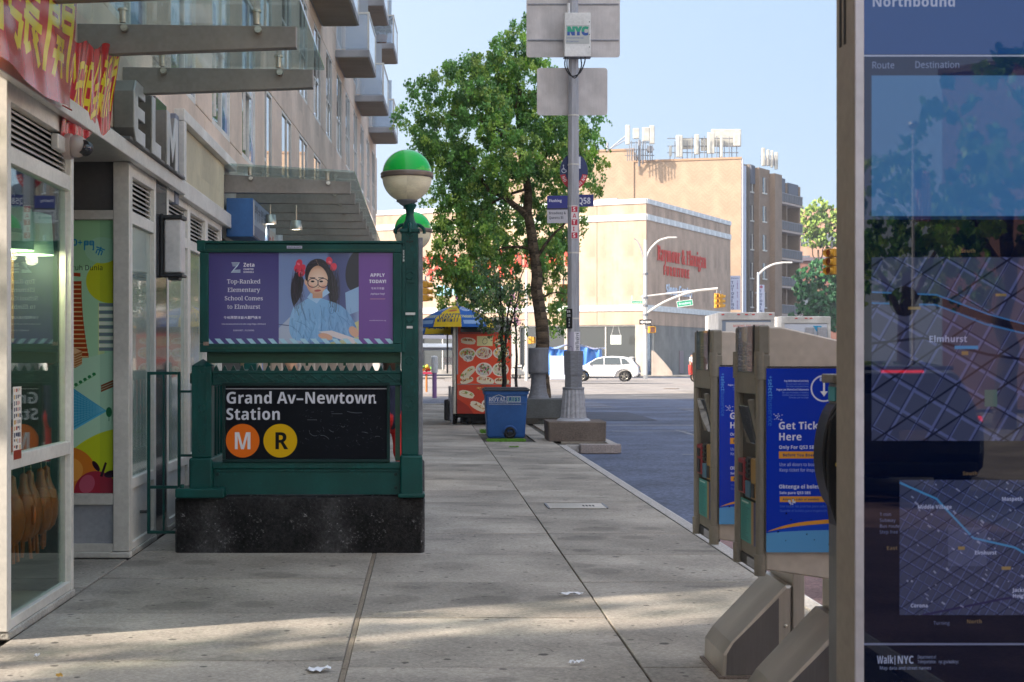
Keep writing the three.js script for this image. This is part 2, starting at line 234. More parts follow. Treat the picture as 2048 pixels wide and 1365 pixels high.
{
  const walk = new THREE.Group(); setting(walk, 'sidewalk');
  const beds = [span(-3.9, 2.43, -0.138, -0.035, 3, -11.9), span(-0.26, 2.43, -0.138, -0.035, -11.9, -16.3), span(-3.2, -1.84, -0.138, -0.035, -11.9, -16.3), span(-3.2, 2.43, -0.138, -0.035, -16.3, -49), span(2.43, 3.55, -0.138, -0.035, -26.4, -47)];
  mesh('joint_bed', beds, mat.bed, walk).name = 'joint_bed';
  const r = rng(21), variants = [0, 1, 2, 3, 4].map((k) => { const m = mat.pave.clone(); const f = 0.86 + k * 0.055; m.color.multiplyScalar(f); return m; });
  const slab = (x0, x1, d0, d1, k) => {
    if (d1 - d0 < 0.05 || x1 - x0 < 0.05) return;
    const g = box(x1 - x0, 0.1, d1 - d0, 0, 0, 0, 0.006), uv = g.attributes.uv, ox = r() * 4, oy = r() * 4;
    for (let i = 0; i < uv.count; i++) uv.setXY(i, uv.getX(i) + ox, uv.getY(i) + oy);
    const m = mesh('paving_slab', g, variants[k ?? (r() * 5) | 0], walk, [(x0 + x1) / 2, -0.052 + (r() - 0.5) * 0.003, -(d0 + d1) / 2]);
    m.rotation.x = (r() - 0.5) * 0.0012; m.rotation.z = (r() - 0.5) * 0.0012;
  };
  for (let k = -2; k < 31; k++) {
    const d0 = 7.36 + k * 1.4, e = 0.007, d1 = d0 + 1.4;
    if (d1 > 48.9) break;
    if (!(d0 > 11.6 && d0 < 16.1)) slab(-2.352, -0.432, d0 + e + 0.16, d1 - e + 0.16); else slab(-2.352, -2.05, d0 + e + 0.16, d1 - e + 0.16);
    if (d0 > 26 && d0 < 28.4) { slab(-0.398, 1.113, d0 + e, d1 - e); slab(2.1, 2.433, d0 + e, d1 - e); } else { slab(-0.398, 1.112, d0 + e, d1 - e); slab(1.123, 2.431, d0 + e, d1 - e); }
    if (d0 > 26 && d0 < 46) slab(2.58, 3.4, d0 + e, d1 - e);
  }
  for (let d = 3; d < 11.5; d += 1.45) mesh('joint_filler', span(-0.430, -0.400, -0.03, -0.006, -d, -d - 1.44, 0.004), M([0.30, 0.25, 0.19], { map: resized(T.speck, 0.5), bumpMap: T.bump, bumpScale: 0.012, roughness: 1 }), walk);
  for (const [a, b] of [[8.4, 9.9], [9.914, 11.3]]) slab(-3.9, -2.366, a, b);
  const kerb = new THREE.Group(); setting(kerb, 'kerb');
  for (let d = -2; d < 26; d += 2) { mesh('kerb_stone', span(2.442, 2.545, -0.138, 0.002, -d - 0.006, -d - 1.994, 0.006), mat.kerb, kerb); mesh('kerb_edge', span(2.546, 2.566, -0.138, 0.0, -d - 0.004, -d - 1.996, 0.006), mat.kerbSteel, kerb); }
  for (let d = 26; d < 46; d += 2) mesh('kerb_stone', span(3.41, 3.57, -0.138, 0.002, -d - 0.006, -d - 1.994, 0.01), mat.kerb, kerb);
  mesh('kerb_stone', span(2.572, 3.57, -0.138, 0.002, -25.9, -26.05, 0.01), mat.kerb, kerb);
  mesh('kerb_stone', span(-1.9, 3.4, -0.138, 0.002, -49.0, -49.2, 0.01), mat.kerb, kerb);
  setting(mesh('plaza', flatSheet(-30, 60, 9, 60), mat.pave), 'plaza');  // unseen pale paving, added to bounce sunlight towards the view
  // far pavement in front of the furniture store and along the far side of the avenue
  const far = new THREE.Group(); setting(far, 'far_pavement');
  mesh('far_paving', [span(-70, 70, -0.139, 0.0, 0, -6, 0.02)], mat.pave, far).name = 'far_paving'; far.position.set(10.5, 0.02, -117.5); far.rotation.y = 0.423; 
}
{ // utility cover plate set into the pavement
  const t = thing('utility_cover', 'thin steel utility plate with a slotted lid set into the pavement', 'utility cover', [1.62, 0.004, -15.3]);
  mesh('plate', box(0.62, 0.006, 0.5, 0, 0, 0, 0.002), mat.ss, t);
  for (let i = 0; i < 4; i++) mesh('slot', box(0.02, 0.005, 0.12, 0.08 + i * 0.035, 0.0025, 0.02), mat.rubber, t);
  for (const s of [-1, 1]) mesh('edge_bar', box(0.02, 0.014, 0.5, s * 0.31, 0, 0), mat.galvDark, t);
  const p = thing('concrete_pad', 'flat concrete pad with cut corners beside the light pole base', 'concrete pad', [3.12, -0.13, -25.72]);
  mesh('pad', ext([[-0.32, -0.16], [0.28, -0.16], [0.42, 0.0], [0.42, 0.17], [-0.32, 0.17]], 0.16, 0.008).rotateX(-Math.PI / 2), M([0.42, 0.37, 0.35], { map: T.speck, roughness: 0.95 }), p);
}
{ // road patches and a manhole
  const r = rng(33), mats = [M([0.085, 0.10, 0.14], { map: resized(T.asph, 3.1), roughness: 0.9 }), M([0.19, 0.21, 0.27], { map: resized(T.asph, 2.7), roughness: 0.9 }), M([0.30, 0.28, 0.25], { map: resized(T.asph, 3.3), roughness: 0.9 })];
  const pg = new THREE.Group(); setting(pg, 'road_patches');
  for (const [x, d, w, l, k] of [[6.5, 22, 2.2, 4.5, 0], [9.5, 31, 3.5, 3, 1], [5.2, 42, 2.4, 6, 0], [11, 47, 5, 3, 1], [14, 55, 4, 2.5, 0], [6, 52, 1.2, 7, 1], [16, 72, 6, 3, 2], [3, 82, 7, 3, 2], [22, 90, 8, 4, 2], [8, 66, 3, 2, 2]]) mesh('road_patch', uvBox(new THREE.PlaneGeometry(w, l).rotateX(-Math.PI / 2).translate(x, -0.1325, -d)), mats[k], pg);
  for (const [x, d, lb] of [[8.2, 40.5, 'round iron manhole cover in the shaded road'], [13.5, 78, 'round iron manhole cover in the sunlit avenue']]) { const t = thing('manhole_cover', lb, 'manhole cover', [x, -0.131, -d]); mesh('cover', cyl(0.38, 0.38, 0.012, 0, 0, 0, 28), M([0.10, 0.09, 0.085], { roughness: 0.6, metalness: 0.4, map: T.speck }), t); mesh('ring', plain(new THREE.TorusGeometry(0.40, 0.025, 6, 28).rotateX(Math.PI / 2)), mat.conc, t); }
}
{ // litter
  const paper = M([0.78, 0.80, 0.84], { roughness: 0.7 }), r = rng(9);
  const scrap = (name, label, x, d, w, h, m) => {
    const g = new THREE.PlaneGeometry(w, h, 6, 4), p = g.attributes.position; for (let i = 0; i < p.count; i++) p.setXYZ(i, p.getX(i) * (0.8 + 0.4 * r()), p.getY(i) * (0.7 + 0.5 * r()), 0.004 + 0.02 * r());
    g.rotateX(-Math.PI / 2); g.computeVertexNormals(); const o = mesh(name, plain(g), m, scene, [x, 0.002, -d]); o.name = numbered(name); o.rotation.y = r() * 3; o.userData = { label, category: 'litter' };
  };
  scrap('paper_scrap', 'crumpled white paper scrap lying beside the wide pavement joint', U(637, 7.25), 7.25, 0.11, 0.07, paper);
  scrap('paper_scrap', 'thin pale blue paper strip on the slab beside the narrow joint', U(1140, 9.55), 9.55, 0.16, 0.035, paper);
  scrap('paper_scrap', 'small twisted white paper strip nearest the ticket machine feet', U(1152, 7.42), 7.42, 0.075, 0.025, paper);
  scrap('fallen_leaf', 'small orange fallen leaf on the pavement near the glass storefront', U(118, 7.1), 7.1, 0.03, 0.025, M([0.6, 0.33, 0.05]));
  scrap('paper_scrap', 'tiny flat white scrap on the shaded slab near the storefront sill', U(73, 7.58), 7.58, 0.03, 0.01, paper);
}
// ---------------------------------------------------------------- long apartment building with shops (left)
const FX = -2.4;
const bld = thing('apartment_building', 'long beige stone apartment building with glass balconies above the shops', 'building');
{
  const H = 6, floorH = 3.12, wH = 2.25;
  mesh('core', [span(-14, FX - 0.32, 4.0, 23, -8.06, -22), span(-14, -3.0, 4.0, 23, -22, -30), span(-14, -3.5, 0, 23, -30, -57.5), span(-14, -5.65, 0, 4.0, -8.06, -30), span(-5.65, -2.44, 0, 3.9, -8.045, -8.075)], mat.stoneDark, bld).name = 'core';
  const nb = thing('added_shade_building', 'added unseen beige building shaped to let a strip of sun onto the pavement', 'building'); mesh('wall', uvBox(new THREE.ExtrudeGeometry(shape([[-2.42, -8], [-14, -8], [-14, 2.15], [-2.42, 6.9]]), { depth: 20, bevelEnabled: false }).rotateX(-Math.PI / 2)), mat.stone, nb); mesh('shop_window', span(-2.42, -2.40, 0.4, 2.8, 7, -6.2), mat.winGlass, nb); for (let k = 0; k < 4; k++) mesh('window', span(-2.42, -2.39, 4.4, 6.6, 5.5 - k * 3.2, 3.9 - k * 3.2), mat.winPale, nb);  // added out of view: blocks the sun except for a band past its slanted wall
  const paneDark = mat.winGlass, paneSky = mat.winPale, r = rng(31);
  const pt = print(128, 128, (g) => { g.fillStyle = '#cdd6e2'; g.fillRect(0, 0, 128, 128); g.fillStyle = '#e9edf2'; g.fillRect(0, 0, 128, 50); g.fillStyle = '#5d86c2'; g.beginPath(); g.moveTo(0, 128); g.lineTo(0, 80); g.lineTo(60, 96); g.lineTo(128, 62); g.lineTo(128, 128); g.fill(); g.fillStyle = '#2f4f98'; g.fillRect(92, 20, 18, 108); g.fillStyle = '#8fb0da'; g.fillRect(20, 20, 50, 12); }); pt.wrapS = pt.wrapT = THREE.RepeatWrapping; pt.repeat.set(0.7, 0.5);
  const seg = (root, n, pitch, w0, floors, reveal, posters) => {        // local x runs along the facade away from the viewer, z = 0 is the face
    for (let f = 0; f < floors; f++) {
      const y0 = 4.25 + f * floorH, y1 = y0 + wH, yb = f ? y0 - (floorH - wH) : 3.36;
      for (let i = 0; i < n; i++) {
        const x0 = i * pitch, x1 = x0 + w0;
        mesh('stone_panel', box(pitch - 0.014, y0 - yb - 0.014, 0.3, x0 + pitch / 2 - (pitch - w0) / 2, (y0 + yb) / 2, -0.15, 0.01), mat.stone, root);
        mesh('stone_panel', box(pitch - w0 - 0.012, y1 - y0 - 0.006, 0.3, x1 + (pitch - w0) / 2, (y0 + y1) / 2, -0.152, 0.01), mat.stone, root);
        const win = part('window', root, [0, 0, 0]);
        const t = 0.06, z = -reveal;
        mesh('frame', [box(w0, t, 0.05, x0 + w0 / 2, y0 + t / 2, z), box(w0, t, 0.05, x0 + w0 / 2, y1 - t / 2, z), box(t, wH - 2 * t, 0.05, x0 + t / 2, (y0 + y1) / 2, z), box(t, wH - 2 * t, 0.05, x1 - t / 2, (y0 + y1) / 2, z), box(t, wH - 2 * t, 0.042, x0 + w0 * 0.55, (y0 + y1) / 2, z), box(w0 * 0.55 - 1.5 * t, t, 0.042, x0 + w0 * 0.275, y0 + wH * 0.42, z)], mat.aluLight, win);
        const k = r();
        mesh('pane', box(w0 * 0.45, wH - 2 * t, 0.02, x0 + w0 * 0.775, (y0 + y1) / 2, z - 0.012), posters && f === 0 ? posters : k < 0.65 ? paneSky : paneDark, win);
        mesh('pane', box(w0 * 0.53, wH * 0.56, 0.02, x0 + w0 * 0.285, y0 + wH * 0.71, z - 0.011), posters && f === 0 ? posters : k < 0.4 ? paneSky : paneDark, win);
        mesh('pane', box(w0 * 0.53, wH * 0.38, 0.02, x0 + w0 * 0.285, y0 + wH * 0.225, z - 0.012), paneDark, win);
        if (f < 2 && i > 2) mesh('sash', [box(w0 * 0.5, 0.04, 0.03, x0 + w0 * 0.28, y0 + wH * 0.4, z + 0.045), box(0.04, wH * 0.36, 0.03, x0 + 0.1, y0 + wH * 0.22, z + 0.045)], mat.alu, win);
      }
    }
  };
  const near = part('near_facade', bld, [FX, 0, -8.2], Math.PI / 2);
  seg(near, 5, 2.63, 1.5, 4, 0.035, M([0.9, 0.9, 0.9], { map: pt, roughness: 0.05, ior: 1.7 }));
  const ang = Math.atan(0.03), farF = part('far_facade', bld, [-3.0, 0, -22.2], Math.PI / 2 - ang);
  seg(farF, 12, 2.95, 1.6, 6, 0.035);
  mesh('end_wall', [box(0.3, 19.5, 10, 35.6, 13, -5.1, 0.02)], mat.stone, farF);
  mesh('parapet', [box(36, 0.9, 0.4, 17.7, 22.6, -0.2, 0.03)], mat.stone, farF);
  // shop band of the far stretch, mostly behind the station entrance
  for (let i = 0; i < 12; i++) { mesh('shop_pane', box(2.6, 2.6, 0.05, 1.5 + i * 2.95, 1.5, -0.2), mat.winGlass, farF); mesh('shop_pier', box(0.34, 3.3, 0.3, 0.02 + i * 2.95, 1.65, -0.14, 0.01), mat.stone, farF); }
  // balconies
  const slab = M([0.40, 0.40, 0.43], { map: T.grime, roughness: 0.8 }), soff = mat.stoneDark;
  const balc = (d0, d1, y, w) => {
    const b = part('balcony', farF, [d0 - 22.2, y, 0]), L = d1 - d0;
    mesh('slab', box(L, 0.2, w, L / 2, 0.1, w / 2, 0.015), slab, b);
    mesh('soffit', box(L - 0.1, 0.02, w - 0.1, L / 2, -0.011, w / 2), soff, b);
    mesh('glass_railing', [box(0.016, 0.95, w - 0.06, 0.03, 0.72, w / 2), box(L - 0.06, 0.95, 0.016, L / 2, 0.72, w - 0.03), box(0.016, 0.95, w - 0.06, L - 0.03, 0.72, w / 2)], M([0.90, 0.95, 1.0], { transmission: 0.8, thickness: 0, roughness: 0.02, ior: 1.7 }), b);
    mesh('handrail', [box(0.05, 0.05, w, 0.03, 1.22, w / 2), box(L, 0.05, 0.05, L / 2, 1.22, w - 0.03), box(0.05, 1.1, 0.05, 0.03, 0.7, w - 0.03), box(0.05, 1.1, 0.05, L - 0.03, 0.7, w - 0.03)], mat.aluLight, b);
    mesh('privacy_screen', box(0.03, 2.3, w * 0.7, L - 0.1, 1.3, w * 0.4), M([0.78, 0.84, 0.9], { roughness: 0.12, transmission: 0.45, thickness: 0 }), b);
  };
  for (const [a, b] of [[32.8, 35.7], [39.4, 42.3], [46.2, 49], [52.6, 55.4]]) for (const y of [10.0, 13.1, 16.2]) balc(a, b, y - 0.1, 0.95);
  const pl = thing('potted_shrub', 'dark leafy shrub in a pot on a high glass balcony', 'potted plant', [-1.62, 13.2, -53.2]);
  mesh('pot', lathe([[0.001, 0], [0.16, 0], [0.22, 0.4], [0.2, 0.42]]), M([0.3, 0.15, 0.1]), pl);
  const lf = []; for (let i = 0; i < 260; i++) { const q = new THREE.PlaneGeometry(0.14, 0.09), th = r() * 6.3, rr = 0.42 * Math.sqrt(r()); q.rotateX(r() * 3).rotateY(r() * 6).translate(rr * Math.cos(th), 0.5 + r() * 0.75, rr * Math.sin(th)); lf.push(plain(q)); }
  mesh('foliage', lf, M([0.05, 0.11, 0.06], { side: THREE.DoubleSide }), pl);
}
// ---------------------------------------------------------------- storefront at pavement level
const shop = thing('storefront', 'aluminium and glass shop front with louvers under the apartment building', 'storefront');
{
  const X = -2.38;
  const bay = (d0, d1, o = {}) => {                              // d0 nearer, d1 farther
    const b = part('window_bay', shop), L = d1 - d0, zc = -(d0 + d1) / 2, st = o.st || 0.075, base = 0.045, glassTop = o.top || 2.71, lv = 3.06, mid = o.mid || 1.04;
    const fr = (y0, y1) => span(X - 0.05, X + 0.015, y0, y1, -d0 - st + 0.002, -d1 + st - 0.002, 0.005);
    mesh('frame', [span(X - 0.06, X + 0.02, base, 3.2, -d0, -d0 - st, 0.006), span(X - 0.06, X + 0.02, base, 3.2, -d1 + st, -d1, 0.006), fr(base + 0.001, 0.105), fr(mid - 0.085, mid), fr(glassTop, glassTop + 0.10), fr(lv, lv + 0.12)], mat.aluLight, b);
    mesh('inner_frame', [span(X - 0.03, X - 0.012, 0.105, 3.05, -d0 - st, -d0 - st - 0.022), span(X - 0.03, X - 0.012, 0.105, 3.05, -d1 + st + 0.022, -d1 + st)], mat.alu, b);
    mesh('glass_pane', span(X - 0.024, X - 0.016, mid, glassTop, -d0 - st, -d1 + st), o.glass || mat.shopGlass, b);
    if (o.solid) { mesh('lower_panel', span(X - 0.03, X - 0.01, 0.105, mid - 0.085, -d0 - st, -d1 + st), mat.aluLight, b); } else mesh('glass_pane', span(X - 0.024, X - 0.016, 0.105, mid - 0.085, -d0 - st, -d1 + st), o.glassLow || o.glass || mat.shopGlass, b);
    mesh('louver_back', span(X - 0.10, X - 0.095, glassTop + 0.1, lv, -d0 - st, -d1 + st), mat.darkIn, b);
    const n = 7; for (let i = 0; i < n; i++) { const y = glassTop + 0.1 + (i + 0.6) * (lv - glassTop - 0.1) / n, g = box(0.075, 0.010, L - 2 * st, 0, 0, 0, 0.003); g.rotateZ(-0.62); mesh('slat', g, mat.alu, b, [X - 0.045, y, zc]); }
    const sill = mesh('sill', span(X - 0.08, X + 0.028, -0.004, base, -d0 - 0.01, -d1 - 0.01, 0.01), M([0.55, 0.53, 0.48], { map: resized(T.speck, 0.7), bumpMap: T.bump, bumpScale: 0.008, roughness: 0.95 }), b);
  };
  bay(8.05, 9.57);
  const pale = M([0.62, 0.78, 0.66], { map: T.grime, transmission: 0.35, roughness: 0.12, ior: 1.6, clearcoat: 1, clearcoatRoughness: 0.01 });
  bay(11.42, 12.5, { glass: mat.frosted, solid: true, mid: 0.62, top: 2.68 });
  bay(13.05, 14.25, { glass: mat.frosted, solid: true, mid: 0.62, top: 2.68 }); bay(14.26, 15.4, { glass: mat.frosted, solid: true, mid: 0.62, top: 2.68 }); bay(15.41, 16.55, { glass: mat.frosted, solid: true, mid: 0.62, top: 2.68 });
  mesh('granite_column', span(-2.75, -2.365, 0, 3.9, -12.51, -13.04, 0.01), M([0.10, 0.10, 0.115], { roughness: 0.12, map: T.speck, clearcoat: 0.6, clearcoatRoughness: 0.05 }), shop);
  // wall with the mural across the recess
  const z = -11.40, w = part('recess_wall', shop);
  mesh('frame', [span(-3.9, X + 0.02, 2.70, 2.775, z - 0.03, z + 0.03, 0.005), span(-2.49, X + 0.02, 0.05, 3.16, z - 0.035, z + 0.035, 0.006), span(-3.9, -2.491, 0.42, 0.51, z - 0.03, z + 0.03, 0.005), span(-3.9, -2.491, 0.045, 0.11, z - 0.03, z + 0.03, 0.005), span(-3.9, X + 0.03, -0.004, 0.044, z - 0.04, z + 0.05, 0.01)], mat.alu, w);
  mesh('header_panel', span(-3.9, -2.49, 2.776, 3.2, z - 0.02, z - 0.005), M([0.10, 0.10, 0.105], { roughness: 0.4, map: T.grime }), w);
  mesh('lower_panel', span(-3.9, -2.492, 0.111, 0.419, z - 0.02, z), M([0.42, 0.44, 0.50], { map: T.grime, roughness: 0.45, metalness: 0.3 }), w);
  const mural = print(240, 1396, (g, W, H) => {
    g.scale(W / 94, H / 546); const C = (x, y, rx, ry, c, rot = 0) => { g.fillStyle = c; g.beginPath(); g.ellipse(x, y, rx, ry ?? rx, rot, 0, 7); g.fill(); }, P = (c, ...q) => { g.fillStyle = c; g.beginPath(); for (let i = 0; i < q.length; i += 2) i ? g.lineTo(q[i], q[i + 1]) : g.moveTo(q[i], q[i + 1]); g.fill(); };
    g.fillStyle = '#97c99a'; g.fillRect(0, 0, 94, 546); P('#a9d8ae', 0, 110, 40, 90, 94, 130, 94, 300, 0, 300); C(86, 122, 48, 44, '#c3cc2c'); C(70, 60, 34, 26, '#9fcfae');
    g.fillStyle = '#c9dfa0'; g.fillRect(62, 165, 13, 110); P('#b4dcbe', 0, 285, 94, 262, 94, 480, 0, 480);
    for (let i = 0; i < 17; i++) { const y = 122 + i * 9, x0 = 6 - Math.sin(i / 17 * 3) * 3, x1 = 29 + i * i * 0.055; g.fillStyle = '#a8421f'; g.fillRect(x0, y, x1 - x0, 9); g.fillStyle = '#e0c588'; g.fillRect(x0 + 3, y + 6, x1 - x0 - 4, 2.4); } P('#a8421f', 6, 104, 27, 106, 27, 113, 6, 111);
    for (let i = 0; i < 13; i++) { g.fillStyle = i % 2 ? '#e9ecdc' : '#7a8890'; g.fillRect(64, 166 + i * 7.4, 30, 6.6); }
    P('#e3b98a', 3, 262, 16, 256, 30, 262, 16, 268); P('#c98f5c', 3, 262, 16, 268, 16, 296, 3, 288); P('#b27a48', 16, 268, 30, 262, 30, 288, 16, 296); g.strokeStyle = '#f2dcb4'; g.lineWidth = 0.8; for (let i = 1; i < 6; i++) { g.beginPath(); g.moveTo(3, 262 + i * 5); g.lineTo(16, 268 + i * 5); g.lineTo(30, 262 + i * 5); g.stroke(); }
    for (let i = 0; i < 5; i++) C(18 + i * 9, 329 - i * 5.2, 3.6, 3.4, '#2f7f4a'); g.strokeStyle = '#6fae6a'; g.lineWidth = 1; g.beginPath(); g.moveTo(13, 336); g.lineTo(58, 309); g.stroke();
    for (let i = 0; i < 3; i++) P('#8a4b2d', 68, 330 + i * 5, 94, 319 + i * 5, 94, 323 + i * 5, 68, 334 + i * 5);
    P('#3d9cc0', 0, 328, 77, 380, 0, 424); g.strokeStyle = '#7cc5dd'; g.lineWidth = 0.6; for (let i = 0; i < 12; i++) { g.beginPath(); g.moveTo(0, 332 + i * 7.8); g.lineTo(75, 380); g.stroke(); g.beginPath(); g.moveTo(i * 6, 332 + i * 4); g.lineTo(i * 6, 421 - i * 3.6); g.stroke(); } g.strokeStyle = '#5ab8dc'; g.lineWidth = 3.4; g.beginPath(); g.moveTo(0, 426); g.lineTo(78, 381); g.stroke();
    C(84, 384, 6, 10, '#2c6e45'); g.fillStyle = '#2c6e45'; g.fillRect(83.4, 390, 1.2, 12); g.fillStyle = '#c0cc28'; g.beginPath(); g.moveTo(0, 470); g.bezierCurveTo(30, 440, 60, 425, 94, 418); g.lineTo(94, 546); g.lineTo(0, 546); g.fill();
    C(2, 512, 58, 58, '#cf7a2a'); C(8, 500, 24, 24, '#df9a45'); C(58, 546, 44, 44, '#9c2f3f'); C(40, 528, 15, 19, '#b4556a', 0.4); C(58, 492, 5, 12, '#2e1526', -0.6); C(88, 508, 14, 7, '#2e1526', -0.2); P('#2e1526', 66, 512, 76, 484, 80, 486, 71, 514);
    g.fillStyle = '#1f7fb0'; g.strokeStyle = '#1f7fb0'; g.font = 'bold 19px sans-serif'; g.fillText('00+', 0, 51, 32); han(g, 'men', 35, 42, 18, 2.4); g.save(); g.translate(60, 50); g.rotate(0.35); han(g, 'shi', 0, 0, 18, 2.4); g.restore(); g.fillStyle = '#b06a86'; g.font = '15px sans-serif'; g.fillText('העולם', 10, 80, 40); g.fillStyle = '#23302c'; g.font = '14px sans-serif'; g.fillText('uruh Dunia', 2, 100, 70); g.fillStyle = 'rgba(40,90,80,0.10)'; g.fillRect(66, 0, 28, 546);
  });
  const mp = mesh('mural', plain(new THREE.PlaneGeometry(0.376, 2.185)), M([1, 1, 1], { map: mural, roughness: 0.1 }), w, [-2.679, 1.605, z - 0.004]);
  mesh('mural_edge', span(-3.9, -2.869, 0.512, 2.698, z - 0.02, z - 0.006), mat.darkIn, w);
  // fascia, ledges, sign bands
  const fa = part('fascia', shop);
  mesh('soffit', [span(-3.9, FX + 0.06, 3.165, 3.19, -8.08, -13.4)], mat.alu, fa);
  mesh('fascia_face', [span(FX + 0.06, FX + 0.115, 3.15, 3.27, 6, -13.6, 0.008)], mat.alu, fa);
  mesh('fascia_top', [span(-3.9, FX + 0.055, 3.19, 3.262, -8.08, -13.4), span(-3.2, FX + 0.01, 3.27, 3.355, -8.08, -13.4)], mat.aluDark, fa);
  mesh('sign_band', span(-2.6, FX + 0.035, 3.30, 3.86, -13.75, -16.75), M([0.66, 0.60, 0.42], { map: T.streak, roughness: 0.6 }), fa);
  mesh('sign_band_frame', [span(-2.6, FX + 0.10, 3.13, 3.295, -13.62, -18.6, 0.008), span(-2.6, FX + 0.10, 3.865, 3.98, -13.62, -17.4, 0.008), span(-2.6, FX + 0.10, 3.297, 3.863, -13.62, -13.74, 0.006)], mat.aluLight, fa);
  mesh('corner_post', span(-2.6, FX + 0.05, 3.05, 3.9, -13.42, -13.6, 0.005), M([0.22, 0.25, 0.34], { roughness: 0.5, map: T.grime }), fa);
  mesh('dark_doorway', span(-3.4, -2.6, 0, 3.1, -16.6, -22), mat.darkIn, fa);
  mesh('pale_band', span(-2.6, FX + 0.02, 3.2, 3.95, -18.7, -24), mat.white, fa);
  // rooms behind the glass
  const room = part('shop_interior', shop);
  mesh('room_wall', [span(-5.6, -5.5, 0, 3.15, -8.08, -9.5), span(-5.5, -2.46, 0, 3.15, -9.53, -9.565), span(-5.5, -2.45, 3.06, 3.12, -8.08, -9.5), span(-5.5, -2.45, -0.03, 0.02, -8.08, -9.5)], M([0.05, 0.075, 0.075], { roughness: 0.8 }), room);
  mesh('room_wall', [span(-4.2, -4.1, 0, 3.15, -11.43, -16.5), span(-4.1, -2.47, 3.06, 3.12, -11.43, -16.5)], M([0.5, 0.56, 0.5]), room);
  mesh('counter', [span(-5.4, -4.6, 0.02, 1.1, -8.2, -9.4, 0.02)], M([0.28, 0.33, 0.31], { roughness: 0.3 }), room);
  for (let i = 0; i < 4; i++) mesh('menu_board', span(-2.75 - i * 0.65, -3.3 - i * 0.65, 1.7, 2.4, -9.50, -9.525), M([[0.5, 0.3, 0.1], [0.45, 0.45, 0.4], [0.4, 0.12, 0.08], [0.2, 0.3, 0.4]][i], { map: T.speck }), room);
  mesh('shelf', [span(-2.75, -2.48, 0.02, 0.05, -8.1, -9.45)], mat.ss, room);
  mesh('drip_rail', span(-2.52, -2.48, 0.985, 1.0, -8.15, -9.48), mat.chrome, room);
}
{ // roast ducks hanging in the window
  const skin = M([0.62, 0.13, 0.012], { roughness: 0.28, clearcoat: 0.4, clearcoatRoughness: 0.2, map: resized(T.grime, 0.2) }), cord = M([0.6, 0.5, 0.3]);
  const lab = ['nearest the street corner of the shop window', 'second from the near end of the shop window', 'in the middle of the row behind the glass', 'second from the far end of the row', 'at the far end of the row behind the glass'];
  const t = thing('roast_duck', 'glazed roast duck on a cord, ' + lab[0], 'roast duck', [-2.50, 0.985, -8.62], 0, 'roast ducks hung in the shop window');
  const body = lathe([[0.004, 0.42], [0.03, 0.40], [0.034, 0.33], [0.05, 0.27], [0.085, 0.20], [0.105, 0.10], [0.10, 0.0], [0.075, -0.09], [0.03, -0.14], [0.002, -0.15]], 18).translate(0, -0.55, 0);
  mesh('body', body, skin, t); mesh('cord', rod([0, 0, 0], [0, -0.14, 0.01], 0.004), cord, t);
  for (const s of [-1, 1]) { mesh('wing', [new THREE.SphereGeometry(1, 10, 8).scale(0.022, 0.085, 0.03).translate(0.02, -0.47, s * 0.10)].map(plain), skin, t); mesh('leg', [rod([0.02, -0.66, s * 0.05], [0.03, -0.83, s * 0.06], 0.014)], skin, t); }
  t.scale.setScalar(0.76);
  for (let i = 1; i < 5; i++) copy(t, [-2.50 + (i % 2) * 0.015, 0.985, -8.62 - i * 0.195], i * 0.9, 'glazed roast duck on a cord, ' + lab[i]);
}
{ // pendant lamp behind the window, lit
  for (const [i, x, d, lb] of [[0, -2.58, 8.93, 'pale green bucket pendant lamp lit warm yellow, nearer the window corner'], [1, -2.56, 9.33, 'pale green bucket pendant lamp lit warm yellow, deeper along the counter']]) {
    const t = thing('pendant_lamp', lb, 'lamp', [x, 2.27, -d], 0, 'pendant lamps in the shop');
    mesh('shade', lathe([[0.125, 0], [0.11, 0.26], [0.04, 0.28]]), M([0.42, 0.62, 0.50], { side: THREE.DoubleSide }), t);
    mesh('bulb', plain(new THREE.SphereGeometry(0.05, 12, 8).translate(0, 0.06, 0)), M([1, 0.8, 0.45], { emissive: col([1, 0.72, 0.32]), emissiveIntensity: 3 }), t);
    mesh('cord', rod([0, 0.28, 0], [0, 1.0, 0], 0.008), mat.rubber, t);
    const l = new THREE.PointLight(col([1, 0.80, 0.52]), 0.30); l.position.set(x, 2.24, -d); l.castShadow = true; l.shadow.radius = 2; scene.add(l);
  }
}
